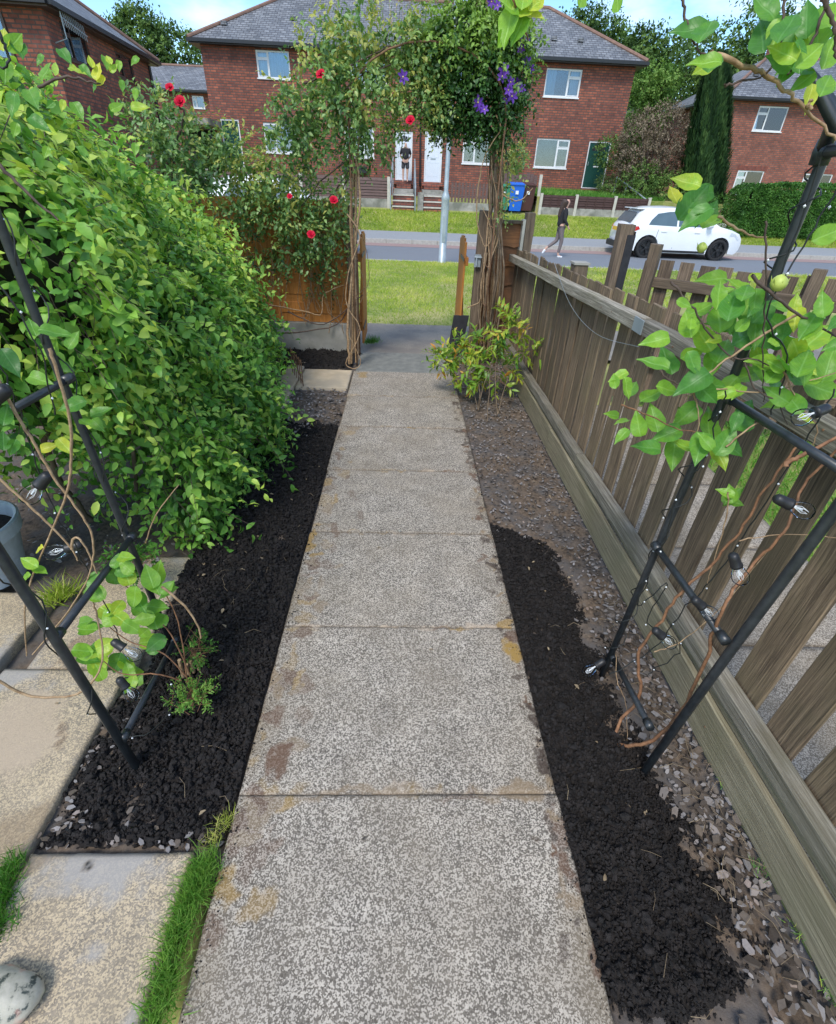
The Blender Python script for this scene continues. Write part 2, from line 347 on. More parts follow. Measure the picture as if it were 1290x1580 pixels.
M['con'] = leafmat('conifer_leaf', [(0, (.010, .030, .012)), (.6, (.026, .065, .018)), (1, (.06, .115, .03))], .1, .7, .2)
M['brownbush'] = leafmat('brown_bush_leaf', [(0, (.04, .035, .02)), (.5, (.13, .10, .07)), (1, (.26, .21, .15))], .1, .8, .1)
M['privet'] = leafmat('box_hedge_leaf', [(0, (.02, .07, .012)), (.6, (.06, .17, .025)), (1, (.14, .29, .05))], .2, .5, .3)
M['bark'] = pm('grey_brown_bark', (.08, .055, .035), (.24, .18, .12), 40, .9, .5, .003, (1, 1, .3))
M['vine'] = pm('tan_vine_bark', (.20, .12, .06), (.45, .31, .18), 60, .75, .4, .002)
M['vinered'] = pm('red_brown_vine', (.13, .06, .03), (.32, .16, .08), 60, .75, .4, .002)
M['twig'] = pm('dark_twig', (.05, .035, .03), (.13, .09, .07), 50, .8, .2)
M['core'] = pm('dark_shade_core', (.012, .012, .008), (.03, .028, .016), 30, 1, .5, .02)  # near-black filler colour standing in for shade inside foliage
M['blackmetal'] = pm('black_coated_steel', (.012, .015, .018), (.03, .035, .04), 50, .38, .15, .001, spec=.6)
M['blackplastic'] = flat('black_plastic', (.015, .015, .017), .45)
M['rust'] = pm('rusty_tube', (.10, .055, .03), (.24, .13, .07), 40, .8, .4, .002)
M['galv'] = pm('galvanised_steel', (.28, .33, .36), (.40, .45, .48), 6, .45, .1, metal=.35)
M['orange'] = pm('orange_stained_wood', (.36, .13, .025), (.55, .23, .05), 5, .6, .3, .002, (12, 12, 1.2))
M['brownpanel'] = pm('brown_stained_wood', (.17, .065, .022), (.36, .15, .05), 5, .7, .4, .003, (1.2, 12, 14), big=(3, (.12, .06, .03)))
M['farbrown'] = pm('weathered_brown_fence', (.09, .055, .05), (.16, .105, .095), 5, .8, .3, .003, (1, 8, 8))
M['fardark'] = pm('dark_brown_fence', (.045, .022, .02), (.075, .04, .035), 5, .8, .3, .003, (1, 8, 8))
def picketmat(name, c1, c2, green):
    m, t, b = newmat(name); v = objc(t); oi = N(t, 'ShaderNodeObjectInfo'); av = N(t, 'ShaderNodeVectorMath', operation='ADD'); t.links.new(v, av.inputs[0])
    sc = N(t, 'ShaderNodeVectorMath', operation='SCALE'); cb = N(t, 'ShaderNodeCombineXYZ')
    for i in range(3): t.links.new(oi.outputs['Random'], cb.inputs[i])
    t.links.new(cb.outputs[0], sc.inputs[0]); sc.inputs['Scale'].default_value = 30; t.links.new(sc.outputs[0], av.inputs[1])
    f = noise_n(t, av.outputs[0], 9, 8, .7, (18, 18, .5)); f2 = noise_n(t, av.outputs[0], 3.2, 6, .65)
    col = ramp(t, f, [(.34, c1), (.5, tuple((x*.6+y*.4) for x, y in zip(c1, c2))), (.66, c2)])
    col = mixc(t, ramp(t, f2, [(.45, G(0)), (.7, G(.55))]), col, green)
    hv = N(t, 'ShaderNodeHueSaturation'); mr = N(t, 'ShaderNodeMapRange'); mr.inputs[3].default_value = .7; mr.inputs[4].default_value = 1.35
    t.links.new(oi.outputs['Random'], mr.inputs[0]); t.links.new(mr.outputs[0], hv.inputs['Value']); t.links.new(col, hv.inputs['Color'])
    t.links.new(hv.outputs[0], b.inputs['Base Color']); b.inputs['Roughness'].default_value = .85; bump(t, b, f, .8, .004); return m
M['picket'] = picketmat('weathered_picket', (.05, .033, .02), (.28, .20, .125), (.13, .105, .055))
M['rail'] = picketmat('mossy_grey_rail', (.09, .078, .057), (.37, .335, .27), (.12, .11, .055))
M['gboard'] = picketmat('green_tinged_board', (.12, .10, .06), (.32, .28, .19), (.15, .145, .075))
M['oldpost'] = picketmat('old_fence_post', (.055, .037, .026), (.24, .175, .12), (.11, .085, .05))
M['charred'] = pm('black_tarred_wood', (.012, .012, .016), (.03, .03, .035), 20, .7, .5, .004)
# exposed aggregate slabs
def aggmat(name, base, dark, light, scale, warm, stain=True, patch=None):
    m, t, b = newmat(name); v = pos(t)
    wob = N(t, 'ShaderNodeTexNoise'); wob.inputs['Scale'].default_value = 260; t.links.new(v, wob.inputs['Vector'])
    vm = N(t, 'ShaderNodeVectorMath', operation='MULTIPLY_ADD'); vm.inputs[1].default_value = (.0032, .0032, .0032); t.links.new(wob.outputs['Color'], vm.inputs[0]); t.links.new(v, vm.inputs[2])
    vo = N(t, 'ShaderNodeTexVoronoi'); vo.inputs['Scale'].default_value = scale; t.links.new(vm.outputs[0], vo.inputs['Vector'])
    sc = N(t, 'ShaderNodeSeparateColor'); t.links.new(vo.outputs['Color'], sc.inputs[0])
    col = ramp(t, sc.outputs[0], [(0, dark), (.34, base), (.52, base), (.60, light), (1, tuple(min(1, x*1.12) for x in light))])
    n1 = noise_n(t, v, scale*1.7, 3); col = mixc(t, .5, col, ramp(t, n1, [(.35, G(.5)), (.65, G(1.25))]), 'MULTIPLY')
    n2 = noise_n(t, v, 2.6, 6, .65); col = mixc(t, ramp(t, n2, [(.4, G(0)), (.68, G(.5))]), col, warm, 'MIX')
    n3 = noise_n(t, v, 9, 5, .6); col = mixc(t, .7, col, ramp(t, n3, [(.32, G(.72)), (.65, G(1.08))]), 'MULTIPLY')
    if patch:
        n4 = noise_n(t, v, 3.1, 5, .6); col = mixc(t, ramp(t, n4, [(.53, G(0)), (.6, G(.8))]), col, patch)
    if stain:
        at = N(t, 'ShaderNodeAttribute', attribute_name='stain'); ac = N(t, 'ShaderNodeAttribute', attribute_name='stainc')
        sp = noise_n(t, v, 70, 4); ml = N(t, 'ShaderNodeMath', operation='MULTIPLY'); t.links.new(at.outputs['Fac'], ml.inputs[0]); t.links.new(ramp(t, sp, [(.25, G(.55)), (.5, G(1.0))]), ml.inputs[1])
        col = mixc(t, ml.outputs[0], col, ac.outputs['Color'])
    t.links.new(col, b.inputs['Base Color']); b.inputs['Roughness'].default_value = .88; sock(b, 'Specular IOR Level').default_value = .25
    bump(t, b, sc.outputs[0], .35, .003); return m
M['slab'] = aggmat('exposed_aggregate', (.19, .166, .138), (.10, .085, .07), (.50, .442, .37), 320, (.25, .205, .15))
M['slab2'] = aggmat('yellowed_aggregate', (.31, .26, .20), (.19, .165, .135), (.54, .43, .29), 300, (.42, .33, .21), True, (.33, .31, .29))
M['smoothslab'] = pm('smooth_beige_slab', (.42, .33, .22), (.58, .47, .33), 9, .85, .3, .003, big=(2.5, (.34, .29, .22)))
M['darkslab'] = pm('damp_grey_slab', (.13, .135, .125), (.21, .21, .19), 14, .85, .3, .003)
M['soil'] = pm('grey_brown_soil', (.05, .035, .025), (.19, .14, .10), 55, .95, .8, .006, big=(7, (.095, .085, .08)), detail=8)
M['compost'] = pm('dark_compost', (.003, .0026, .0026), (.026, .021, .019), 50, .85, 1.0, .008, spec=.35, detail=9)
def chipmat(name, a1, b1):
    m, t, b = newmat(name); oi = N(t, 'ShaderNodeObjectInfo'); at = N(t, 'ShaderNodeAttribute', attribute_name='tint'); sx = N(t, 'ShaderNodeSeparateColor'); t.links.new(oi.outputs['Color'], sx.inputs[0])
    ad = N(t, 'ShaderNodeMath', operation='ADD'); t.links.new(at.outputs['Fac'], ad.inputs[0]); t.links.new(sx.outputs[0], ad.inputs[1])
    col = ramp(t, ad.outputs[0], [(0, a1), (.45, (.13, .10, .075)), (.62, b1), (.9, tuple(x*1.45 for x in b1)), (1, (.27, .20, .16))])
    f = noise_n(t, pos(t), 150, 4); col = mixc(t, .5, col, ramp(t, f, [(.3, G(.6)), (.7, G(1.1))]), 'MULTIPLY'); t.links.new(col, b.inputs['Base Color']); b.inputs['Roughness'].default_value = .6; bump(t, b, f, .3, .002); return m
M['chip'] = chipmat('slate_chip', (.05, .038, .030), (.19, .175, .17))
M['straw'] = pm('dry_stem', (.12, .085, .05), (.34, .26, .16), 30, .8, .1)
M['petal'] = flat('crimson_petal', (.50, .003, .03), .6, spec=.2); M['purple'] = flat('purple_petal', (.10, .02, .30), .55); M['bud'] = flat('green_bud', (.42, .50, .10), .5, bmp=.3)
M['yellow'] = flat('yellow_stamen', (.6, .5, .15), .7)
M['bulb'] = glassmat('clear_bulb_glass', (1, 1, 1), .10)
M['wire'] = flat('black_wire', (.012, .014, .013), .5)
M['skin'] = flat('skin', (.55, .33, .25), .55); M['blackcloth'] = flat('black_cloth', (.014, .014, .018), .85); M['shorts'] = flat('dark_patterned_shorts', (.05, .05, .06), .85, scale=90)
M['greyleg'] = flat('grey_leggings', (.16, .13, .13), .8); M['hair'] = flat('dark_brown_hair', (.045, .025, .018), .6); M['shoe'] = flat('white_trainer', (.7, .7, .72), .6)
M['blue'] = flat('blue_bin', (.012, .13, .60), .4); M['greenbin'] = flat('green_bin', (.03, .22, .13), .5); M['brownbin'] = flat('brown_bin', (.07, .025, .02), .5)
def leaf_h(w=.6, fold=.09, curl=.14, n=9):
    V = []; Fs = []
    for i in range(n+1):
        t = i/n; hw = w*.5*(math.sin(math.pi*min(1, t**.78))**.85)*(1-.12*t); z = -curl*t*t+.03*math.sin(t*9); y = t
        wv = .02*math.sin(i*2.3)
        for k in (-1, -.5, 0, .5, 1): V.append((k*hw, y-.05*abs(k)*(t > .05)*(t < .95), z+fold*abs(k)**1.3*(hw/(w*.5))+wv*k*k*(k > 0)-wv*k*k*(k < 0)))
    for i in range(n):
        for k in range(4): Fs.append((i*5+k, i*5+k+1, (i+1)*5+k+1, (i+1)*5+k))
    return np.array(V, float), Fs
def veins(m):
    t = m.node_tree; b = t.nodes['Principled BSDF']; o = objc(t); s = N(t, 'ShaderNodeSeparateXYZ'); t.links.new(o, s.inputs[0])
    a = N(t, 'ShaderNodeMath', operation='ABSOLUTE'); t.links.new(s.outputs[0], a.inputs[0])
    mid = ramp(t, a.outputs[0], [(0, G(1)), (.012, G(1)), (.03, G(0))])
    q = N(t, 'ShaderNodeMath', operation='MULTIPLY_ADD'); q.inputs[1].default_value = -.9; t.links.new(a.outputs[0], q.inputs[0]); t.links.new(s.outputs[1], q.inputs[2])
    w = N(t, 'ShaderNodeMath', operation='MULTIPLY'); w.inputs[1].default_value = 50; t.links.new(q.outputs[0], w.inputs[0]); sn = N(t, 'ShaderNodeMath', operation='SINE'); t.links.new(w.outputs[0], sn.inputs[0])
    sv = ramp(t, sn.outputs[0], [(.86, G(0)), (.97, G(.5))]); mx_ = mixc(t, 1, mid, sv, 'LIGHTEN')
    src = b.inputs['Base Color'].links[0].from_socket; hs = N(t, 'ShaderNodeHueSaturation'); hs.inputs['Value'].default_value = 1.45; hs.inputs['Saturation'].default_value = .85; t.links.new(src, hs.inputs['Color'])
    n4 = noise_n(t, o, 6, 4); c = mixc(t, .5, src, ramp(t, n4, [(.3, G(.62)), (.7, G(1.15))]), 'MULTIPLY'); f = N(t, 'ShaderNodeMath', operation='MULTIPLY'); f.inputs[1].default_value = .55; t.links.new(mx_, f.inputs[0])
    t.links.new(mixc(t, f.outputs[0], c, hs.outputs[0]), b.inputs['Base Color']); bp = b.inputs['Normal'].links[0].from_node; t.links.new(mx_, bp.inputs['Height']); bp.inputs['Strength'].default_value = .35; bp.inputs['Distance'].default_value = .002; bp.invert = True
veins(M['honey']); 
# ------------------------------------------------------------------ setting: terrain, road, verges
def strip(name, prof, x0, x1, mat, nx=2, **k):
    """a sheet that follows a height profile [(y,z)...] from x0 to x1"""
    xs = np.linspace(x0, x1, nx); V = [(x, y, z) for (y, z) in prof for x in xs]
    Fs = [(j*nx+i, j*nx+i+1, (j+1)*nx+i+1, (j+1)*nx+i) for j in range(len(prof)-1) for i in range(nx-1)]
    return tag(mk(name, V, Fs, mat, origin=(0, prof[0][0], prof[0][1])), kind='structure', **k)
def gz(y):
    pr = [(-60, -.08), (5.05, -.08), (6.38, -.06), (15.0, -.41), (15.05, -.6), (19.8, -.6), (22.0, -.25), (25.75, .29), (26.1, .4), (27, .50), (30.4, .70), (40, 1.3), (1500, 1.3)]
    for (a, b), (c, d) in zip(pr, pr[1:]):
        if a <= y <= c: return b+(d-b)*(y-a)/(c-a)
    return 1.3
strip('ground', [(-300, -.08), (5.05, -.08), (6.38, -.06), (10, -.20), (15.0, -.41), (15.05, -.6), (19.8, -.6), (19.9, -.36), (22.0, -.25), (25.75, .29), (26.1, .4), (27, .50), (30.4, .70), (40, 1.3), (1500, 1.3)], -900, 900, M['grassbase'])
strip('raised_front_garden', [(26.06, .3), (26.08, 1.02), (27, 1.08), (31.2, 1.22)], 5.95, 40, M['grassbase'])
strip('near_pavement', [(5.06, -.035), (6.36, -.045)], -60, 60, M['pave'])
strip('road', [(15.12, -.45), (17, -.42), (18.75, -.44)], -300, 300, M['asphalt'])
strip('red_parking_lane', [(18.75, -.436), (19.75, -.446)], -300, 300, M['redroad'])
strip('far_pavement', [(19.93, -.33), (22.0, -.235)], -300, 300, M['farpave'])
for nm, y0, y1, z in (('near_kerb', 15.0, 15.12, -.40), ('far_kerb', 19.75, 19.93, -.325)):
    o = MB(); x = -40
    while x < 45: o.box(x+.006, x+.909, y0, y1, -.6, z+.002); x += .915
    tag(o.build(nm, M['kerb'], bevel=0), kind='structure')
def blades(name, n, x0, x1, y0, y1, zf, hmin, hmax, mat, tb=.55, tv=.2, wide=1.0, lean=.6, patch=1.0):
    x = rng.uniform(x0, x1, n); y = rng.uniform(y0, y1, n); p = fbm(x, y, patch, 4)
    z = zf(x, y); P = np.stack([x, y, z], 1); D = np.stack([rng.normal(0, lean, n), rng.normal(0, lean, n), np.ones(n)], 1); Nn = rng.normal(size=(n, 3))*np.array([1, 1, .1])
    t = (BL[0]*np.array([wide, 1, 1]), BL[1])
    h = rng.uniform(hmin, hmax, n)*(.5+p)
    return tag(mass(name, P, D, Nn, h, np.clip(rng.normal(tb, tv, n)+(p-.5)*1.2, 0, 1), t, mat), kind='stuff')
vz = lambda x, y: np.interp(y, [6.38, 10, 15], [-.06, -.20, -.41])
def GL(o, label): o['label'] = label; return o
GL(blades('verge_grass', 70000, -3.5, 3.5, 6.3, 15.0, vz, .03, .065, M['grass'], .62, .2, 2.2, .7, .9), 'short mown grass verge between the gate and the road')
GL(blades('verge_grass', 20000, 3.5, 12, 8.5, 15.0, vz, .05, .09, M['grass'], .6, .2, 2.6, .7, .9), 'short mown verge grass glimpsed behind the neighbouring picket fence')
GL(blades('far_verge_grass', 90000, -9, 26, 22.0, 25.75, lambda x, y: np.interp(y, [22, 25.75], [-.25, .29]), .06, .12, M['grass'], .58, .2, 3.0, .7, .7), 'grass bank along the far pavement below the house fences')
GL(blades('front_garden_grass', 16000, 5, 12, 26.4, 30.5, lambda x, y: np.interp(y, [26.1, 27, 31.2], [1.02, 1.08, 1.22]), .1, .22, M['wetgrass'], .6, .2, 3.0, .7, .7), 'bright green front garden grass behind the dark brown panels')
# ------------------------------------------------------------------ garden ground: soil, slabs, compost
def soilsheet(name, x0, x1, y0, y1, step, z=-.028, amp=.014):
    X, Y, Fs = grid(x0, x1, y0, y1, step); Z = z+amp*(fbm(X, Y, 14, 4)-.5)*2+.006*(fbm(X, Y, 90, 2)-.5)
    return tag(mk(name, np.stack([X, Y, Z], 1), Fs, M['soil'], smooth=True), kind='structure')
rbed = soilsheet('right_bed_soil', .455, .985, -.3, 5.06, .012)
lbed = soilsheet('left_bed_soil', -.94, -.43, .5, 5.04, .012)
soilsheet('garden_soil', -5.0, -.94, -.6, 5.04, .03, z=-.05)
# slate chippings
def chipmesh():
    k = random.randint(4, 6); an = sorted(U(0, 2*math.pi) for _ in range(k)); an = [2*math.pi*(i+U(-.3, .3))/k for i in range(k)]
    top = [(math.cos(q)*U(.35, .55), math.sin(q)*U(.2, .38), .09+U(-.03, .03)) for q in an]; V = top+[(x*1.06, y*1.06, -.05) for x, y, z in top]
    Fs = [tuple(range(k))]+[(i, i+k, (i+1) % k+k, (i+1) % k) for i in range(k)]; me = bpy.data.meshes.new('slate_chip'); me.from_pydata(V, [], Fs); me.materials.append(M['chip']); me.update(); return me
CH = [chipmesh() for _ in range(8)]
def chips(parent, n, f, smin, smax):
    for _ in range(n):
        x, y = f(); s = U(smin, smax)
        inst(random.choice(CH), 'slate_chip', parent, (x, y, -.012+U(0, .012)), (U(-.35, .35), U(-.35, .35), U(0, 6.3)), (s, s, s*.8), color=U(0, 1)**1.0)
def tri_chip(n, f, smin, smax, name, parent):
    P = np.array([(*f(), -.02+U(0, .016)) for _ in range(n)]); D = np.stack([rng.normal(size=n), rng.normal(size=n), rng.normal(0, .25, n)], 1); Nn = np.array([0, 0, 1.])+rng.normal(0, .25, (n, 3))
    V = np.array([(-.22, .1, .05), (.15, 0, .05), (.30, .45, .04), (.08, 1.05, .03), (-.25, .7, .05), (-.24, .08, -.05), (.17, -.03, -.05), (.33, .45, -.05), (.09, 1.1, -.05), (-.28, .72, -.05)]); Fs = np.array([(0, 1, 2), (0, 2, 3), (0, 3, 4), (0, 5, 6), (0, 6, 1), (1, 6, 7), (1, 7, 2), (2, 7, 8), (2, 8, 3), (3, 8, 9), (3, 9, 4), (4, 9, 5), (4, 5, 0)])
    o = mass(name, P, D, Nn, rng.uniform(smin, smax, n), rng.uniform(0, 1, n), (V, Fs), M['chip'], parent, 'stuff'); o.data.polygons.foreach_set('use_smooth', [False]*len(o.data.polygons))
def cb(y):  # right boundary of the compost in the right bed
    return float(np.interp(y, [.22, .30, .40, .55, .72, .9, 1.1, 1.3, 1.6, 1.9, 2.05], [.62, .84, .86, .84, .80, .76, .76, .77, .76, .70, .5]))
def rchip():
    while True:
        y = U(.15, 1.9)**1.0; x = U(cb(y)-.02, .975) if y < 1.95 else U(.48, .97)
        return x, y
chips(rbed, 220, lambda: (lambda y: (max(cb(y)-.02, .97-abs(random.gauss(0, .10))), y))(U(.18, 1.5)), .016, .042)
tri_chip(3200, lambda: (lambda y: (U(.48, .975) if y > 1.9 else max(cb(y)-.03, .975-abs(random.gauss(0, .10))), y))(U(.15, 5.0)), .008, .021, 'fine_chippings', rbed)
tri_chip(500, lambda: (U(.48, .97), U(1.9, 4.8)), .010, .022, 'fine_chippings', rbed)
tri_chip(650, lambda: (U(-.92, -.45), U(3.0, 3.95)), .012, .028, 'fine_chippings', lbed)
tri_chip(90, lambda: (-.93+abs(random.gauss(0, .05)), U(.58, 1.1)), .008, .022, 'fine_chippings', lbed)
tri_chip(50, lambda: (U(-.92, -.46), .57+abs(random.gauss(0, .04))), .010, .026, 'fine_chippings', lbed)
# compost sheets
def compost(name, x0, x1, y0, y1, hf, label, clods, step=.006, lift=.022):
    X, Y, Fs = grid(x0, x1, y0, y1, step); h = hf(X, Y)+(fbm(X, Y, 11, 5)-.5)*1.5
    k = np.clip(h*2.2, -1, 1)
    r0 = 1-np.abs(fbm(X+9, Y, 19, 3)*2-1); r = 1-np.abs(fbm(X, Y, 42, 3)*2-1); r2 = 1-np.abs(fbm(X+3, Y, 95, 3)*2-1)
    Z = -.030+lift*k+(.034*(r0-.8)+.024*(r-.75)+.014*(r2-.75)+.03*(fbm(X, Y, 7, 3)-.5))*np.clip(k+.3, 0, 1)
    kp = (k > -.5)[Fs].all(1); o = tag(mk(name, np.stack([X, Y, Z], 1), Fs[kp], M['compost'], smooth=True), label, None, None, 'stuff')
    xs = rng.uniform(x0, x1, clods); ys = rng.uniform(y0, y1, clods); hk = np.clip((hf(xs, ys)+(fbm(xs, ys, 11, 5)-.5)*1.5)*2.2, -1, 1); ok = hk > rng.uniform(-1, .0, clods); xs, ys, hk = xs[ok], ys[ok], hk[ok]
    ph = (1+5**.5)/2; IV = nrm(np.array([(-1, ph, 0), (1, ph, 0), (-1, -ph, 0), (1, -ph, 0), (0, -1, ph), (0, 1, ph), (0, -1, -ph), (0, 1, -ph), (ph, 0, -1), (ph, 0, 1), (-ph, 0, -1), (-ph, 0, 1)], float))*(rng.uniform(.6, 1.2, (12, 1)))
    IF = np.array([(0, 11, 5), (0, 5, 1), (0, 1, 7), (0, 7, 10), (0, 10, 11), (1, 5, 9), (5, 11, 4), (11, 10, 2), (10, 7, 6), (7, 1, 8), (3, 9, 4), (3, 4, 2), (3, 2, 6), (3, 6, 8), (3, 8, 9), (4, 9, 5), (2, 4, 11), (6, 2, 10), (8, 6, 7), (9, 8, 1)])
    hz = np.interp(fbm(xs, ys, 7, 3), [.3, .7], [-.006, .010])+.030*(1-np.abs(fbm(xs+9, ys, 19, 3)*2-1)-.8)
    n = len(xs); mass('compost_crumb', np.stack([xs, ys, -.026+lift*hk+hz+rng.uniform(-.004, .010, n)], 1), rng.normal(size=(n, 3)), rng.normal(size=(n, 3)), rng.lognormal(-5.6, .5, n), rng.random(n), (IV*np.array([1, .62, .8]), IF), M['compost'], o, 'stuff').data.polygons.foreach_set('use_smooth', [False]*(n*20))
    return o
def hr(X, Y):
    b = np.interp(Y, [.16, .22, .30, .40, .55, .72, .9, 1.1, 1.3, 1.6, 1.9, 2.05, 2.3], [.3, .55, .84, .86, .84, .80, .76, .76, .77, .76, .70, .5, .2])
    return np.clip((b-X)*7, -1, .75)-(np.clip(.33-Y, 0, 1)*np.clip(.62-X, 0, 1)*60)
compost('compost_in_right_bed', .466, .93, .15, 2.2, hr, 'dark crumbly compost spread along the right side of the path', 34000)
def hl(X, Y):
    e = np.clip((3.25-Y)*2.2, -1, .75); c = np.clip((X+.915)*10+.1*np.sign(Y-1.2), -1, .75); f = np.clip((Y-.565)*16, -.3, .75)
    return np.minimum(np.minimum(e, np.where(Y < 1.5, c, .75)), f)
compost('compost_in_left_bed', -.95, -.448, .575, 3.45, hl, 'dark crumbly compost spread along the left side of the path', 40000)
compost('compost_by_left_panel', -1.3, -.47, 4.45, 4.99, lambda X, Y: np.clip((Y-4.47)*12, -1, .75), 'small heap of dark compost in front of the concrete gravel board', 2500, .012, .03)
# dry stems, twigs lying about
o = MB()
for (a0, a1, b0, b1, n) in ((.48, .95, .2, 2.2, 34), (-.92, -.46, .6, 3.2, 34), (.48, .95, 2.2, 4.5, 40), (.80, .96, .2, 1.6, 60), (-1.5, -.93, 1.4, 2.0, 20)):
    for _ in range(n):
        x, y, q, l = U(a0, a1), U(b0, b1), U(0, 6.3), U(.02, .09); b_ = U(-.4, .4)
        o.tube([(x, y, .004), (x+math.cos(q)*l/2, y+math.sin(q)*l/2, .014), (x+math.cos(q+b_)*l, y+math.sin(q+b_)*l, .004)], U(.0004, .0008), 4, False)
tag(o.build('dry_stalks', M['straw']), 'thin dry stalks and roots scattered over the beds', kind='stuff')
ns = 1500; sx_ = np.where(rng.random(ns) < .5, -.437+np.abs(rng.normal(0, .022, ns)), .468-np.abs(rng.normal(0, .020, ns))); sy_ = rng.uniform(.2, 3.1, ns)
tag(mass('spilled_compost', np.stack([sx_, sy_, np.full(ns, .003)], 1), rng.normal(size=(ns, 3)), rng.normal(size=(ns, 3)), rng.lognormal(-6.1, .5, ns), rng.random(ns), (np.array([(-.5, 0, 0), (.5, .1, 0), (.1, .9, 0), (0, .4, .8), (0, .4, -.8)]), np.array([(0, 1, 3), (1, 2, 3), (2, 0, 3), (1, 0, 4), (2, 1, 4), (0, 2, 4)])), M['compost']), 'crumbs of compost spilled along both edges of the path', kind='stuff')
# slabs with a fine grid on top so that stains have a shape of their own
STAINS = []; js_ = [.07, .697, 1.327, 1.943, 2.57, 3.193, 3.785]
def st(px, py, rx, ry, c, k=1.0, z=0): p = PZ(px, py, z); STAINS.append((p.x, p.y, rx, ry, c, k))
BR, DK, OR, TN, PK = (.115, .06, .035), (.06, .042, .032), (.30, .185, .05), (.23, .165, .10), (.42, .33, .24)
for a in [(430, 1172, .035, .05, BR, .85), (455, 1150, .05, .03, TN, .5), (410, 1045, .04, .06, TN, .75), (470, 1058, .04, .03, BR, .45), (400, 1250, .06, .05, TN, .55), (445, 1040, .03, .03, BR, .6), (395, 1130, .03, .10, OR, .4), (480, 832, .03, .08, OR, .8), (560, 578, .04, .08, OR, .6), (545, 660, .03, .04, TN, .4),
          (795, 1008, .035, .05, OR, .95), (785, 965, .03, .03, OR, .7), (800, 985, .03, .03, BR, .7), (825, 1137, .011, .011, DK, 1), (840, 1180, .02, .05, DK, .95), (800, 1225, .07, .025, TN, .8), (770, 1222, .06, .02, TN, .5), (817, 1085, .015, .015, DK, .95), (806, 1092, .01, .009, DK, .9), (800, 1048, .01, .01, DK, .8),
          (870, 1280, .03, .05, BR, .6), (880, 1345, .022, .04, BR, .75), (892, 1372, .014, .02, DK, .7), (925, 1480, .018, .03, BR, .7), (765, 878, .016, .02, DK, .9), (758, 860, .012, .014, DK, .8), (775, 895, .012, .013, DK, .9), (750, 833, .014, .02, DK, .75), (745, 787, .02, .03, DK, .8), (732, 735, .02, .05, BR, .8), (737, 718, .03, .05, BR, .8),
          (722, 683, .03, .03, DK, .7), (715, 665, .03, .03, DK, .8), (716, 640, .03, .05, BR, .6), (728, 700, .04, .03, DK, .7), (560, 1222, .16, .012, TN, .55), (740, 968, .12, .012, PK, .6), (600, 1218, .10, .01, PK, .5), (460, 968, .08, .01, OR, .4), (385, 1290, .03, .05, BR, .35), (700, 605, .05, .02, TN, .3), (562, 1292, .006, .006, (.02, .02, .02), 1),
          (20, 1150, .12, .10, PK, .9), (70, 1140, .06, .05, BR, .5), (40, 1100, .10, .07, PK, .8), (130, 1330, .011, .008, (.02, .02, .02), 1), (120, 1000, .05, .06, BR, .5), (30, 1300, .1, .1, TN, .6)]: st(*a)
for _ in range(110):
    y_ = U(.3, 4.3); STAINS.append((.458-abs(random.gauss(0, .030)), y_, U(.005, .020), U(.006, .030), random.choice([DK, BR, DK, TN]), U(.5, .95)))
for _ in range(80):
    y_ = U(.35, 3.2); STAINS.append((-.43+abs(random.gauss(0, .07)), y_, U(.01, .04), U(.01, .05), random.choice([TN, BR, OR, TN]), U(.25, .65)))
for y_ in js_:
    for _ in range(9): STAINS.append((U(-.42, .45), y_+random.gauss(0, .006), U(.02, .07), U(.004, .012), random.choice([TN, PK, OR, BR]), U(.3, .7)))
def slab(parent, name, x0, x1, y0, y1, mat, z=0, step=.011, th=.045, tilt=(0, 0)):
    X, Y, Fs = grid(x0, x1, y0, y1, step); e = np.minimum(np.minimum(X-x0, x1-X), np.minimum(Y-y0, y1-Y))
    nx = len(np.unique(X)); Z = z-.004*np.clip(1-e/.007, 0, 1)+.003*(fbm(X, Y, 5, 3)-.5)+tilt[0]*(X-x0)+tilt[1]*(Y-y0)
    jx = np.where(e < 1e-6, (fbm(X, Y, 40, 2)-.5)*.004, 0); X2 = X+jx; Y2 = Y+jx
    ny = len(X)//nx; idx = np.arange(len(X)).reshape(ny, nx); ring = np.concatenate([idx[0], idx[1:, -1], idx[-1, -2::-1], idx[-2:0:-1, 0]])
    V = np.concatenate([np.stack([X2, Y2, Z], 1), np.stack([X2[ring], Y2[ring], np.full(len(ring), z-th)], 1)]); k = len(ring); b0 = len(X)
    sk = np.array([(ring[i], b0+i, b0+(i+1) % k, ring[(i+1) % k]) for i in range(k)]); o = mk(name, V, np.concatenate([Fs, sk]), mat, parent)
    w = np.zeros(len(V)); cc = np.tile(np.array([.2, .15, .1, 1.]), (len(V), 1))
    vx, vy = V[:, 0]+(fbm(V[:, 0], V[:, 1], 22, 4)-.5)*.075, V[:, 1]+(fbm(V[:, 1]+7, V[:, 0], 22, 4)-.5)*.075
    for sx, sy, rx, ry, c, kk in STAINS:
        d = ((vx-sx)/rx)**2+((vy-sy)/ry)**2; f = np.clip((1.35-d)*1.6, 0, 1)*kk; u = f > w; w[u] = f[u]; cc[u, :3] = c
    ed = np.clip(1-e/.012, 0, 1)*.4; ed = np.concatenate([ed, np.full(k, .6)]); u = (ed > w); w[u] = ed[u]; cc[u, :3] = (.11, .085, .06)
    if mat == M['slab']:
        sidew = np.clip((np.abs(V[:, 0]-.015)-.36)/.09, 0, 1)*np.clip(fbm(V[:, 0], V[:, 1], 7, 4)*2.6-1.0, 0, 1)*.6; u = sidew > w; w[u] = sidew[u]; cc[u, :3] = (.2, .155, .10)
    at = o.data.attributes.new('stain', 'FLOAT', 'POINT'); at.data.foreach_set('value', w.astype(np.float32))
    at = o.data.attributes.new('stainc', 'FLOAT_COLOR', 'POINT'); at.data.foreach_set('color', cc.astype(np.float32).ravel())
    return o
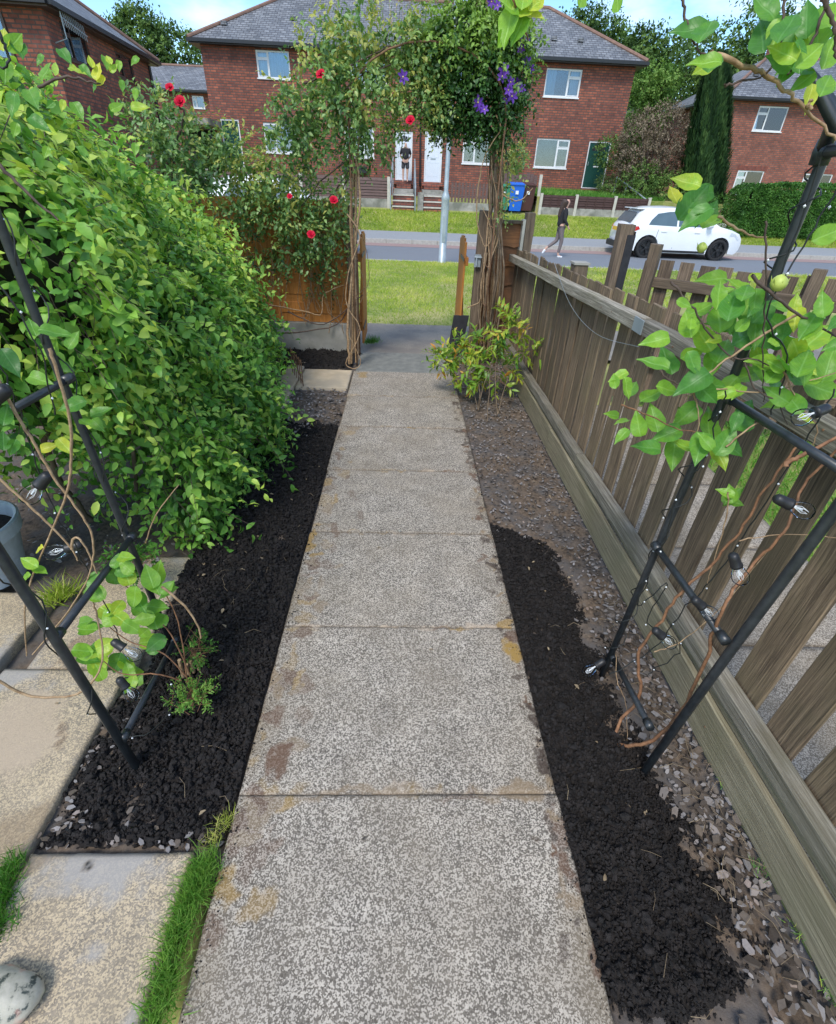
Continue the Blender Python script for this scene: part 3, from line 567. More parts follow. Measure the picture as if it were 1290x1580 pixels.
path = tag(bpy.data.objects.new('garden_path', None), 'straight path of speckled concrete slabs', kind='structure'); C.objects.link(path)
js = [-.55, .07, .697, 1.327, 1.943, 2.57, 3.193, 3.785, 4.395]
for a_, b_ in zip(js, js[1:]): slab(path, 'path_slab', -.437+U(-.004, .004), .468+U(-.004, .004), a_+(.0015 if a_ < 1.5 else .004), b_-(.0015 if a_ < 1.5 else .004), M['slab'], z=U(-.002, .002), step=.006 if a_ < 2.5 else .01)
slab(path, 'path_slab', -.425, .452, 4.399, 4.925, M['darkslab'], z=-.004)['label'] = 'smooth damp dark grey slab at the gate end'
slab(path, 'threshold_slab', -.42, .46, 4.935, 5.06, M['darkslab'], z=-.022)
patio = tag(bpy.data.objects.new('patio', None), 'uneven old slabs left of the planting bed', kind='structure'); C.objects.link(patio)
slab(patio, 'patio_slab', -.925, -.515, .0, .555, M['slab2'], z=.0)
for i, (x0, x1, y0, y1) in enumerate([(-1.36, -.945, -.1, .50), (-1.36, -.937, .51, 1.12), (-1.30, -.93, 1.13, 1.75), (-1.85, -1.40, 1.0, 1.5), (-1.85, -1.39, .4, .99), (-2.4, -1.87, 1.0, 1.6)]):
    slab(patio, 'patio_slab', x0, x1, y0, y1, M['slab2'] if i != 9 else M['smoothslab'], z=U(-.012, .002), tilt=(U(-.01, .01), U(-.01, .01)))
slab(patio, 'beige_slab', -.885, -.455, 3.95, 4.41, M['smoothslab'], z=.0)
slab(patio, 'edging_slab', -1.05, -.90, 2.9, 4.6, M['smoothslab'], z=.0)
# neighbour's path and lawn
npth = tag(bpy.data.objects.new('neighbour_path', None), 'pale slab path beyond the right picket fence', kind='structure'); C.objects.link(npth)
y = -.6
while y < 3.6: slab(npth, 'path_slab', 1.10, 1.98, y+.004, y+.61, M['slab'], z=-.005, step=.03); y += .62
GL(blades('neighbour_lawn_grass', 32000, 1.99, 5.5, .6, 4.6, lambda x, y: 0*x-.06, .03, .10, M['wetgrass'], .75, .18, 1.6, .7, 2), 'bright lawn grass seen through the gaps of the picket fence')
# tufts of grass
def tuft(name, label, n, path_, w, h, mat=M['wetgrass'], tb=.5):
    P = []; pts = smooth_path(path_, 8)
    for _ in range(n):
        q = random.choice(pts); P.append((q.x+random.gauss(0, w), q.y+random.gauss(0, w), q.z))
    P = np.array(P); k = len(P); D = np.stack([rng.normal(0, .55, k), rng.normal(0, .55, k), np.ones(k)], 1)
    t = (BL[0]*np.array([1.0, 1, 1.4]), BL[1]); return tag(mass(name, P, D, rng.normal(size=(k, 3))*np.array([1, 1, .1]), rng.uniform(.5, 1, k)*h, np.clip(rng.normal(tb, .2, k), 0, 1), t, mat), label, None, None, 'stuff')
tuft('joint_grass', 'strip of bright grass growing in the joint beside the path', 2600, [PZ(245, 1575), PZ(270, 1460), PZ(300, 1380), PZ(318, 1335)], .017, .050, M['wetgrass'], .85)
tuft('joint_grass', 'grass tuft growing between two slabs at the left', 900, [PZ(-5, 1440), PZ(0, 1390), PZ(20, 1335)], .016, .05)
tuft('joint_grass', 'thin pale grass tuft beside the grey pot', 240, [PZ(85, 925), PZ(105, 915)], .025, .09, M['grass'], .6)
tuft('joint_grass', 'small green tuft growing by the gate threshold', 260, [PZ(568, 530), PZ(578, 527)], .03, .09)
tuft('joint_grass', 'yellowish grass wisps in the bed corner', 200, [PZ(330, 1300), PZ(350, 1260)], .012, .035, M['grass'], .9)
for a_ in [(1115, 1205), (1165, 1330), (1225, 1430), (1270, 1525)]:
    tuft('weed_tuft', 'small green weeds along the foot of the gravel board', 40, [PZ(*a_), PZ(a_[0]+12, a_[1]+20)], .008, .03, M['honey'], .5)
# ------------------------------------------------------------------ houses
def window(parent, x0, x1, z0, z1, y, side='L', frame='upvc', curtain=True, fw=.055, nar=.36, top=.30):
    """a casement with a narrow light (top pane over lower pane) on one side; y is the outer wall face"""
    d = .05; f = MB(); yo, yi = y+.03, y+.03+d
    f.box(x0, x1, yo, yi, z0, z0+fw); f.box(x0, x1, yo, yi, z1-fw, z1); f.box(x0, x0+fw, yo, yi, z0+fw, z1-fw); f.box(x1-fw, x1, yo, yi, z0+fw, z1-fw)
    xm = x0+(x1-x0)*nar if side == 'L' else x1-(x1-x0)*nar
    f.box(xm-fw/2, xm+fw/2, yo, yi, z0+fw, z1-fw); zt = z1-(z1-z0)*top; nx0, nx1 = (x0+fw, xm-fw/2) if side == 'L' else (xm+fw/2, x1-fw)
    f.box(nx0, nx1, yo+.002, yi-.002, zt-fw/2, zt+fw/2)
    for (a, b, c, d_) in ((nx0, nx1, z0+fw, zt-fw/2), (nx0, nx1, zt+fw/2, z1-fw)):
        g = .028; f.box(a, b, yo-.012, yo-.001, c, c+g); f.box(a, b, yo-.012, yo-.001, d_-g, d_); f.box(a, a+g, yo-.012, yo-.001, c+g, d_-g); f.box(b-g, b, yo-.012, yo-.001, c+g, d_-g)
    w = f.build('window', M[frame], parent)
    g = MB().box(x0+.03, x1-.03, yo+.02, yo+.026, z0+.03, z1-.03); g.build('pane', M['glass'], w)
    MB().box(x0-.03, x1+.03, y-.045, y+.028, z0-.05, z0-.002).build('sill', M[frame], w)
    if curtain:
        k = 26; V = []; Fs = []
        for i in range(k+1):
            xx = x0+.03+(x1-x0-.06)*i/k; yy = yi+.10+.018*math.sin(i*1.9)+.01*math.sin(i*.7); V += [(xx, yy, z0+.02), (xx, yy, z1-.02)]
        for i in range(k):
            if curtain == 'gap' and k*.30 < i < k*.72: continue
            Fs.append((2*i, 2*i+2, 2*i+3, 2*i+1))
        mk('curtain', V, Fs, M['curtain'], w, True)
    MB().box(x0-.05, x1+.05, y+.45, y+.47, z0-.05, z1+.05).build('room_back', M['room'], w)
    return w
def door(parent, x0, x1, z0, z1, y, mat='whitedoor', frame='upvc', fan=True, slot=True):
    fw = .06; f = MB(); f.box(x0, x0+fw, y+.02, y+.09, z0, z1); f.box(x1-fw, x1, y+.02, y+.09, z0, z1); f.box(x0+fw, x1-fw, y+.02, y+.09, z1-fw, z1); f.box(x0+fw, x1-fw, y+.02, y+.09, z0, z0+.03)
    d = f.build('door', M[frame], parent); a, b = x0+fw+.004, x1-fw-.004
    MB().box(a, b, y+.045, y+.085, z0+.034, z1-fw-.004).build('door_leaf', M[mat], d)
    p = MB(); w = b-a
    for (u, v, s_, t_) in ((.14, .46, .12, .40), (.54, .86, .12, .40), (.14, .46, .50, .70), (.54, .86, .50, .70)):
        h = z1-z0; X0, X1, Z0, Z1 = a+w*u, a+w*v, z0+h*s_, z0+h*t_
        for q in ((X0, X1, Z0, Z0+.018), (X0, X1, Z1-.018, Z1), (X0, X0+.018, Z0+.018, Z1-.018), (X1-.018, X1, Z0+.018, Z1-.018)): p.box(q[0], q[1], y+.037, y+.0445, q[2], q[3])
    p.build('panel_moulding', M[mat], d)
    if fan:
        c = Vector(((a+b)/2, y+.040, z0+(z1-z0)*.80)); r = w*.34; V = [c]; Fs = []
        g = MB()
        for i in range(5):
            t0, t1 = math.pi*(i+.06)/5, math.pi*(i+.94)/5
            g.add([c+Vector((math.cos(t0)*.04, 0, math.sin(t0)*.04)), c+Vector((math.cos(t0)*r, 0, math.sin(t0)*r)), c+Vector((math.cos((t0+t1)/2)*r*1.05, 0, math.sin((t0+t1)/2)*r*1.05)), c+Vector((math.cos(t1)*r, 0, math.sin(t1)*r)), c+Vector((math.cos(t1)*.04, 0, math.sin(t1)*.04))], [(0, 4, 3, 2, 1)])
        g.build('fanlight', M['room'], d)
    if slot: MB().box((a+b)/2-.13, (a+b)/2+.13, y+.030, y+.044, z0+(z1-z0)*.46, z0+(z1-z0)*.46+.055).build('letter_slot', M['galv'] if mat == 'whitedoor' else M['upvc'], d)
    MB().tube([(a+.08, y+.02, z0+.98), (a+.08, y+.02, z0+1.14)], .014).build('handle', M['galv'], d)
    MB().box(x0-.08, x1+.08, y-.30, y+.018, z0-.17, z0-.004).build('doorstep', M['brick2'], d)
    return d
def house(name, label, loc, x0, x1, y0, y1, zb, ze, zr, wins, doors, wall='brick', frame='upvc', over=.38, hip=(1, 1), soldier=True, vents=(), chimneys=(), rot=0):
    h = thing(name, label, 'house', loc); ops = [w[:4] for w in wins]+[d[:4] for d in doors]
    xs = sorted({x0, x1}|{v for o in ops for v in o[:2]}); zs = sorted({zb, ze}|{v for o in ops for v in o[2:4]}); m = MB(); T = .12
    for i in range(len(xs)-1):
        for j in range(len(zs)-1):
            cx_, cz_ = (xs[i]+xs[i+1])/2, (zs[j]+zs[j+1])/2
            if any(o[0] < cx_ < o[1] and o[2] < cz_ < o[3] for o in ops): continue
            m.add([(xs[i], y0, zs[j]), (xs[i+1], y0, zs[j]), (xs[i+1], y0, zs[j+1]), (xs[i], y0, zs[j+1])], [(0, 1, 2, 3)])
    for a, b, c, d in ops: m.add([(a, y0, c), (b, y0, c), (b, y0, d), (a, y0, d), (a, y0+T, c), (b, y0+T, c), (b, y0+T, d), (a, y0+T, d)], [(0, 4, 5, 1), (1, 5, 6, 2), (2, 6, 7, 3), (3, 7, 4, 0)])
    m.add([(x0, y0, zb), (x0, y1, zb), (x0, y1, ze), (x0, y0, ze), (x1, y0, zb), (x1, y1, zb), (x1, y1, ze), (x1, y0, ze)], [(0, 3, 2, 1), (4, 5, 6, 7), (1, 2, 6, 5)])
    m.build('wall', M[wall], h)
    for w in wins: window(h, *w[:4], y0, *w[4:])
    for d in doors: door(h, *d[:4], y0, *d[4:])
    if soldier:
        for a, b, c, d in ops:
            if d < zb+2.6: MB().box(a-.12, b+.12, y0-.004, y0+.02, d+.002, d+.225).build('lintel', M['soldier'], h)
    yr = (y0+y1)/2; hw = (y1-y0)/2; a = x0-over; b = x1+over; c = y0-over; d = y1+over; ra = x0+hw*.93 if hip[0] else a; rb = x1-hw*.93 if hip[1] else b
    V = [(a, c, ze), (b, c, ze), (b, d, ze), (a, d, ze), (ra, yr, zr), (rb, yr, zr)]; V += [(x, y, z-.07) for x, y, z in V]
    rf = mk('roof', V, [(0, 1, 5, 4), (1, 2, 5), (2, 3, 4, 5), (3, 0, 4), (0, 6, 7, 1), (1, 7, 8, 2), (2, 8, 9, 3), (3, 9, 6, 0), (6, 9, 8, 7)], M['slate'], h)
    rt = MB(); rt.tube([V[4], V[5]], .10, 8); 
    for i, j in ((0, 4), (1, 5)): rt.tube([Vector(V[i])+Vector((0, 0, .03)), Vector(V[j])+Vector((0, 0, .01))], .085, 8)
    rt.build('ridge_tiles', M['ridge'], rf)
    gm = MB(); 
    for p, q in (((a, c-.05), (b, c-.05)), ((b+.05, c), (b+.05, d)), ((a-.05, c), (a-.05, d))): gm.beam((p[0], p[1], ze-.06), (q[0], q[1], ze-.06), .11, .12)
    gm.build('gutter', M['gutter'], h)
    sf = MB(); sf.box(a+.02, b-.02, c+.02, y0-.003, ze-.16, ze-.075); sf.box(a+.02, x0-.003, y0, d-.02, ze-.16, ze-.075); sf.box(x1+.003, b-.02, y0, d-.02, ze-.16, ze-.075); sf.build('soffit', M['gutter'] if frame == 'upvc' else M['brownframe'], h)
    for fx, ft in vents:
        q = Vector((fx, c+(yr-c)*ft, ze+(zr-ze)*ft)); v = MB(); v.box(q.x-.13, q.x+.13, q.y-.14, q.y+.1, q.z-.02, q.z+.11); v.build('roof_vent', M['slate'], rf)
    for cx, cy, w_, z_ in chimneys:
        ch = MB().box(cx-w_/2, cx+w_/2, cy-.3, cy+.3, zr-.9, z_).build('chimney', M[wall], rf); MB().box(cx-w_/2-.05, cx+w_/2+.05, cy-.35, cy+.35, z_, z_+.1).build('coping', M['conc'], ch)
        for k in (-.25, .25): MB().lathe([(.12, 0), (.10, .35), (.12, .37), (.08, .37), (.08, 0)], (cx+k*w_, cy, z_+.1), n=12).build('chimney_pot', M['ridge'], ch)
    h.rotation_euler.z = rot
    return h
def wp(x0, y0, x1, y1, Y):
    a = PY(x0, y0, Y); b = PY(x1, y1, Y); return (a.x, b.x, b.z, a.z)
def span(px0, px1, pyt, pyb, Y, zt=None, zb=None):
    """opening measured at its middle height / middle width"""
    ym = (pyt+pyb)/2; xm = (px0+px1)/2; a = PY(px0, ym, Y).x; b = PY(px1, ym, Y).x; t = PY(xm, pyt, Y).z; c = PY(xm, pyb, Y).z; return (a, b, c, t)
HY = 31.0
wins = [(*span(396, 447, 78, 121, HY), 'L'), (*span(841, 896, 106, 150, HY), 'R', 'upvc', 'gap'), (*span(408, 457, 190, 236, HY), 'L'), (*span(532, 577, 196, 243, HY), 'R', 'upvc', False), (*span(714, 766, 207, 253, HY), 'L', 'upvc', False), (*span(826, 877, 214, 259, HY), 'R', 'upvc', False),
        (-2.7, -1.0, 5.0, 6.1, 'L'), (2.3, 4.0, 5.0, 6.1, 'R'), (.2, 1.0, 5.1, 6.1, 'L', 'upvc', True, .05, .3)]
doors = [(*span(610, 636, 203, 278, HY), 'whitedoor'), (*span(655, 682, 203, 281, HY), 'whitedoor'), (*span(903, 937, 218, 291, HY), 'greendoor', 'upvc', True), (*span(345, 373, 184, 262, HY), 'greendoor')]
mh = house('terraced_house', 'long red brick terrace with hipped grey slate roof facing the gate across the road', (.7, 31, 1.2), -9.62, 10.9, HY, HY+8, .6, 6.42, 8.95, wins, doors, vents=[(-8.6+.0, .28), (-5.5, .45), (-4.1, .45), (1.5, .42), (5.6, .35), (7.0, .33), (8.3, .33)], chimneys=[(-4.2, 35.5, 1.2, 9.7), (3.8, 35.5, 1.2, 9.7)])
p = MB().tube([PY(649, 175, HY-.06), PY(648, 288, HY-.06)], .045).build('downpipe', M['gutter'], mh); MB().tube([PY(808, 120, HY-.05)+Vector((0, 0, .1)), PY(808, 262, HY-.05)], .02).build('cable', M['wire'], mh)
MB().box(*(lambda q: (q.x-.12, q.x+.12, HY-.08, HY-.005, q.z-.1, q.z+.1))(PY(594, 230, HY))).build('meter_box', M['petal'] if 0 else M['ridge'], mh)
b_ = PY(556, 262, HY); MB().box(b_.x-.9, b_.x+.35, HY-.5, HY-.01, b_.z-.14, b_.z+.14).build('window_box', M['gutter'], mh)
# aerial on the main roof
ae = MB(); q = Vector((6.3, 35, 8.95)); ae.tube([q, q+Vector((0, 0, 1.0))], .02, 5); ae.tube([q+Vector((-.5, 0, .9)), q+Vector((.6, 0, .95))], .015, 4)
for i in range(7): ae.tube([q+Vector((-.45+i*.16, -.2, .91+i*.007)), q+Vector((-.45+i*.16, .2, .91+i*.007))], .01, 4)
ae.build('aerial', M['galv'], mh)
RY = 36.0
w2 = [(*span(1166, 1212, 164, 203, RY), 'L', 'upvc', 'gap'), (*span(1133, 1174, 263, 300, RY), 'L'), (*span(1280, 1326, 172, 212, RY), 'L'), (*span(1236, 1280, 268, 300, RY), 'L'), (31.0, 32.9, 4.7, 5.9, 'R')]
house('brick_house', 'red brick house with grey slate hipped roof behind the clipped green hedge', (18, 36, 1.2), 18.35, 36, RY, RY+8, .9, 6.02, 8.45, w2, [], wall='brick2', chimneys=[(22.6, 40, 1.1, 9.6)], vents=[(20.5, .5), (23, .45)])
# left house
lw = [(-3.3, -1.5, 3.35, 4.45, 'L', 'brownframe', 'gap'), (-6.9, -5.1, 3.35, 4.45, 'R', 'brownframe')]
def left_house():
    # long side faces the garden (+X); built facing -Y, then turned
    ws = [(.85, 2.5, 4.05, 4.88, 'L', 'brownframe', 'gap'), (4.7, 6.2, 4.12, 4.86, 'L', 'brownframe', True), (1.4, 3.2, .7, 1.9, 'L', 'brownframe')]
    L0 = 0.0; L1 = 8.15
    h = house('brick_house', 'red brick house with brown window frames and slate roof at the upper left', (0, 0, 0), L0, L1, 0, 7.5, -.4, 5.1, 7.75, ws, [], wall='brick', frame='brownframe', over=.32, soldier=False)
    MB().tube([(L1-.15, -.06, -.3), (L1-.15, -.06, 4.9)], .05).build('downpipe', M['gutter'], h)
    # front window on the short side and the aerial on the corner
    f = MB(); y_ = 1.95; x_ = -.03
    for a in ((y_-.9, y_+.9, 3.8, 3.88), (y_-.9, y_+.9, 4.72, 4.8), (y_-.9, y_-.82, 3.88, 4.72), (y_+.82, y_+.9, 3.88, 4.72), (y_-.04, y_+.04, 3.88, 4.72)): f.box(x_-.02, x_+.05, a[0], a[1], a[2], a[3])
    wf = f.build('window', M['brownframe'], h); MB().box(x_+.0, x_+.02, y_-.82, y_+.82, 3.88, 4.72).build('pane', M['glass'], wf)
    MB().box(x_+.025, x_+.029, y_-.82, y_+.82, 3.88, 4.72).build('room_back', M['room'], wf)
    ae = MB(); q = Vector((.55, -.35, 4.80)); ae.tube([(.25, -.02, 4.3), (.25, -.35, 4.4), (.25, -.35, 4.95)], .015, 5); ae.tube([q+Vector((-.35, 0, .05)), q+Vector((1.2, 0, -.1))], .014, 4)
    for i in range(11): ae.tube([q+Vector((-.25+i*.13, -.02, -.16+.04-i*.012)), q+Vector((-.25+i*.13, .02, .2+.04-i*.012))], .011, 4)
    ae.build('aerial', M['galv'], h)
    h.location = (-10.0, 18.9, 0); h.rotation_euler.z = math.atan2(8.1, -.60)
left_house()
house('far_house', 'small distant house with purplish slate roof between the two brick houses', (-16, 46, 1), -24, -13.0, 46, 53, 1.0, 6.15, 7.9, [(*span(297, 315, 148, 167, 46), 'L', 'upvc', True), (-20, -18.6, 4.9, 5.9, 'L')], [], hip=(0, 0), soldier=False)
house('far_house', 'distant house with grey roof partly hidden behind the trees right of the terrace', (17, 48, 1), 15.6, 22, 48, 55, 1.0, 6.1, 7.9, [(*span(967, 978, 183, 200, 48), 'L', 'upvc', True, .05)], [], soldier=False, over=.3)
# carport roof and dark garage glimpsed left of the terrace
cp = thing('carport', 'dark open carport with pale flat roof edge left of the terrace', 'carport', (-10.8, 30, 1)); a = PY(306, 189, 30); b = PY(332, 193, 30)
MB().box(a.x-1.6, b.x, 29, 33, a.z-.12, a.z+.12).build('flat_roof', M['conc'], cp); MB().box(a.x-1.6, b.x, 32.7, 32.9, .9, a.z-.13).build('back_wall', M['room'], cp)
for x in (a.x-1.5, b.x-.1): MB().box(x, x+.1, 29.1, 29.2, .9, a.z-.13).build('post', M['gutter'], cp)
# ------------------------------------------------------------------ boundary fences across the road
FY = 26.0
def slat_fence(label, px0, px1, zt, zb, zg, mat, posts, n=7, wavy=False):
    a, b = px0, px1; f = thing('panel_fence', label, 'fence', ((a+b)/2, FY, zb))
    for p_ in posts: MB().box(p_-.06, p_+.06, FY-.07, FY+.07, zb-.1, zt+.06).build('post', M['concpost'], f)
    ps = sorted(set([a]+list(posts)+[b])); sh = (zt-zg)/n
    for s, e in zip(ps, ps[1:]):
        if e-s < .3: continue
        for i in range(n): MB().beam((s+.06, FY, zg+sh*(i+.5)), (e-.06, FY, zg+sh*(i+.5)), .025+.012*(i % 2), sh*1.02, up=(0, .25, 1)).build('slat', M[mat], f)
        MB().box(s+.06, e-.06, FY-.03, FY+.03, zb-.15, zg-.002).build('gravel_board', M['conc'], f)
        if mat == 'fardark':
            k = MB(); x = s+.06
            while x < e-.06: k.box(x, x+.05, FY-.05, FY-.03, zg, zt); x += (e-s-.17)/4
            k.build('batten', M['fardark'], f)
    return f
zl = PY(575, 274, FY).z
slat_fence('weathered brown slatted fence with concrete posts left of the brick steps', -8.6, -.75, zl, .2, PY(575, 306, FY).z, 'farbrown', [-8.6, -6.7, -4.6, -2.72, -.75])
slat_fence('dark brown panel fence on concrete boards below the green door', 5.95, 11.15, PY(900, 303, FY).z, .22, PY(900, 322, FY).z, 'fardark', [PY(833, 320, FY).x, PY(887, 322, FY).x, PY(946, 325, FY).x, PY(997, 330, FY).x], 5)
pf = thing('picket_fence', 'low brown picket fence on a concrete board right of the brick steps', 'fence', (2.8, FY, .4)); a = PY(697, 280, FY); b = PY(768, 283, FY); zt = a.z; zg = PY(730, 313, FY).z
for z_ in (zg+.2, zt-.25): MB().box(a.x, b.x, FY, FY+.04, z_, z_+.07).build('rail', M['farbrown'], pf)
x = a.x; src = None
while x < b.x:
    V = [(0, 0, 0), (.09, 0, 0), (.09, 0, zt-zg-.07), (.045, 0, zt-zg), (0, 0, zt-zg-.07)]; V += [(u, .02, w) for u, v, w in V]
    if src is None:
        src = bpy.data.meshes.new('picket'); src.from_pydata(V, [], [(0, 1, 2, 3, 4), (9, 8, 7, 6, 5), (0, 5, 6, 1), (1, 6, 7, 2), (2, 7, 8, 3), (3, 8, 9, 4), (4, 9, 5, 0)]); src.materials.append(M['farbrown'])
    inst(src, 'picket', pf, (x, FY-.022, zg+U(-.02, .02))); x += .155
MB().box(a.x-.2, b.x+.2, FY-.03, FY+.03, .1, zg-.01).build('gravel_board', M['conc'], pf)
# steps
def steps(label, px0, px1, xo=0):
    a = PY(px0, 315, FY).x; b = PY(px1, 315, FY).x; s = thing('garden_steps', label, 'steps', ((a+b)/2, FY, .28)); z = .25; y = 25.72
    for i in range(3):
        MB().box(a, b, y, 27.2, z-.2, z+.165).build('riser', M['brick'], s); MB().box(a-.02, b+.02, y-.03, y+.34, z+.167, z+.21).build('tread', M['concpost'], s); y += .33; z += .21
    MB().box(a, b, y-.25, 30.7, z-.5, z+.02).build('landing', M['conc'], s); MB().box(a, b, 28.6, 30.69, z+.02, z+.17).build('step', M['conc'], s)
    MB().box(a+.1, b-.1, 30.0, 30.68, z+.17, z+.36).build('upper_step', M['brick'], s); return s
steps('brick steps with pale treads up to the door where the man stands', 606, 638); steps('brick steps with pale treads up to the closed white door', 654, 688)
def handrail(label, pts, px=None):
    h = thing('handrail', label, 'handrail', pts[0]); MB().tube(smooth_path(pts, 3), .03, 8).build('rail', M['galv'], h)
    for p_ in (pts[0], pts[-1]):
        MB().tube([(p_[0], p_[1], gz(p_[1])-.2), p_], .025).build('post', M['galv'], h)
xa = PY(603, 300, FY).x
handrail('white tubular handrail on the left edge of the occupied steps', [(xa, 25.7, 1.15), (xa, 26.2, 1.35), (xa, 30.2, 2.35)])
xb = PY(638, 300, FY).x+.08
handrail('white tubular handrail between the two flights of brick steps', [(xb, 25.7, 1.15), (xb, 26.2, 1.35), (xb, 30.2, 2.3)])
a = PY(952, 273, 28.5); b = PY(997, 308, 26.2); h = thing('handrail', 'sloping grey handrail beside the brown shrub', 'handrail', a); MB().tube([a, b], .03).build('rail', M['galv'], h)
for k in (0, .35, .7, 1): q = a.lerp(b, k); MB().tube([(q.x, q.y, gz(q.y)-.1), q], .02).build('post', M['galv'], h)
# pebble strip between the flights
a = PY(640, 315, FY).x+.15; b = PY(654, 315, FY).x-.05; o = MB()
for _ in range(420):
    c = Vector((U(a, b), U(25.75, 26.3), 0)); c.z = .3+(c.y-25.75)*1.2+U(-.03, .03); o.box(c.x-.03, c.x+.03, c.y-.03, c.y+.03, c.z-.02, c.z+.03)
tag(o.build('pebbles', M['conc']), 'grey and white cobbles banked between the two flights of steps', kind='stuff')
# wheelie bins
def bin_(label, x, y, z, mat, sc=1):
    t = thing('wheelie_bin', label, 'wheelie bin', (x, y, z), 'wheelie bins by the far fence'); w, d, h = .29*sc, .35*sc, 1.0*sc
    V = [(x-w*.8, y-d*.75, z+.05), (x+w*.8, y-d*.75, z+.05), (x+w*.8, y+d*.8, z+.05), (x-w*.8, y+d*.8, z+.05), (x-w, y-d, z+h*.93), (x+w, y-d, z+h*.93), (x+w, y+d, z+h*.93), (x-w, y+d, z+h*.93)]
    mk('body', V, [(3, 2, 1, 0), (0, 1, 5, 4), (1, 2, 6, 5), (2, 3, 7, 6), (3, 0, 4, 7), (4, 5, 6, 7)], M[mat], t)
    l = MB(); l.box(x-w-.02, x+w+.02, y-d-.04, y+d+.03, z+h*.93, z+h*.96); l.tube([(x-w, y-d*.3, z+h*.97), (x+w, y-d*.3, z+h*.97)], .03); l.add([(x-w, y-d, z+h*.961), (x+w, y-d, z+h*.961), (x+w, y+d, z+h*1.03), (x-w, y+d, z+h*1.03), (x-w, y+d, z+h*.961), (x+w, y+d, z+h*.961)], [(0, 1, 2, 3), (3, 2, 5, 4), (0, 3, 4), (1, 5, 2)]); l.build('lid', M[mat], t)
    MB().tube([(x-w+.03, y+d+.07, z+h*.9), (x+w-.03, y+d+.07, z+h*.9)], .018).build('handle', M[mat], t)
    for s in (-1, 1): MB().tube([(x+s*w*.9-.03, y+d*.8, z+.1), (x+s*w*.9+.03, y+d*.8, z+.1)], .1, 14).build('wheel', M['blackplastic'], t)
    MB().box(x-.07, x+.06, y-d-.012, y-d*.95, z+h*.62, z+h*.74).build('sticker', M['upvc'], t)
    return t
for lab, px, m_, sc in (('green wheelie bin on the left of the blue bin', 774, 'greenbin', 1.0), ('bright blue wheelie bin between green and brown bins', 793, 'blue', 1.1), ('dark brown wheelie bin right of the blue bin', 811, 'brownbin', 1.08)):
    q = PY(px, 318, 26.1); bin_(lab, q.x, 26.1+(0 if m_ != 'brownbin' else .15), .42 if m_ != 'blue' else .40, m_, sc)
q = PY(822, 300, 26.6); w = thing('timber_screen', 'dark upright timber screen behind the wheelie bins', 'fence', (q.x-1, 26.9, .5)); 
for i in range(9):
    MB().box(q.x-1.35+i*.17, q.x-1.20+i*.17, 26.88, 26.92, .5, 1.85+.05*math.sin(i*1.3)).build('board', M['farbrown'], w)
MB().box(q.x+.15, q.x+.27, 26.3, 26.42, .2, 1.85).build('post', M['concpost'], w)
# lamp post
lp = thing('street_lamp', 'tall grey galvanised lamp post rising from the near verge kerb', 'lamp post', (1.05, 14.85, -.41)); b0 = PZ(682, 404, -.40); b0.y = 14.85; b0.x = PY(682, 404, 14.85).x; t0 = PY(690, 304, 14.85); top = PY(700, 190, 14.85); top = b0+(top-b0)*1.0
MB().lathe([(.155, -.1), (.155, 0), (.098, .02), (.098, 1.45), (.11, 1.5), (.085, 1.58), (.056, 1.66), (.053, 6.5)], (b0.x, b0.y, -.41), n=20).build('column', M['galv'], lp, True)
MB().box(b0.x-.045, b0.x+.045, b0.y-.104, b0.y-.09, .1, .7).build('access_door', M['galv'], lp)
MB().tube([(b0.x, b0.y, 6.05), (b0.x, b0.y+.2, 6.3), (b0.x, b0.y+1.0, 6.4)], .035).build('arm', M['galv'], lp); MB().box(b0.x-.13, b0.x+.13, b0.y+.9, b0.y+1.6, 6.35, 6.47).build('lantern', M['galv'], lp, bevel=.03)
# ------------------------------------------------------------------ trees and shrubs of the background
def tree(name, label, base, h, bl, mat, n, ls, trunk=.18, cat='tree', nleaf=6, parent=None, limbs=True, inner=.55):
    base = Vector(base); t = thing(name, label, cat, base, 'trees behind the houses' if cat == 'tree' else None)
    c = Vector(np.array(bl)[:, :3].mean(0)); m = MB(); top = Vector((c.x, c.y, c.z)); m.tube(smooth_path([base-Vector((0, 0, .3)), base.lerp(top, .5)+Vector((U(-.2, .2), 0, 0)), top], 4), [trunk*(1-.7*i/8) for i in range(9)], 8)
    for b in bl:
        q = base.lerp(top, U(.35, .7)); m.tube(smooth_path([q, q.lerp(Vector(b[:3]), .5)+Vector((0, 0, U(0, .3))), Vector(b[:3])], 3), [trunk*.45*(1-.12*i) for i in range(7)], 6)
    m.build('trunk', M['bark'], t)
    P, Nn = blobs(bl, n//nleaf, inner); A = sprays(P, Nn, ls*3, nleaf, .3, .6, ls, .45, .2, .5)
    dens = A[4]+(fbm(A[0][:, 0]*1.3, A[0][:, 2]*1.3+A[0][:, 1], .8, 3)-.5)*1.1
    mass('crown', *A[:4], np.clip(dens, 0, 1), leaf_s(.6), mat, t, 'stuff'); return t
def TB(px, py, Y, r, n, sp, ry=None, lo=0):
    """lumps of a crown round a measured centre"""
    c = PY(px, py, Y); return [(c.x+U(-sp, sp), c.y+U(-r, r)*.5, c.z+U(-sp, sp)*.7-lo, r*U(.6, 1), r*U(.6, 1), r*U(.5, .9)) for _ in range(n)]
tree('ash_tree', 'dense leafy tree behind the small house left of the terrace', (PY(262, 90, 62).x, 62, 1.2), 9, TB(262, 96, 62, 2.4, 9, 3.2), M['treed'], 9000, .42)
tree('ash_tree', 'dark tree just right of the terrace roof', (PY(925, 80, 55).x, 55, 1.2), 9, TB(925, 75, 55, 1.9, 8, 2.4)+TB(960, 120, 55, 2.0, 5, 2.0), M['treed'], 11000, .36)
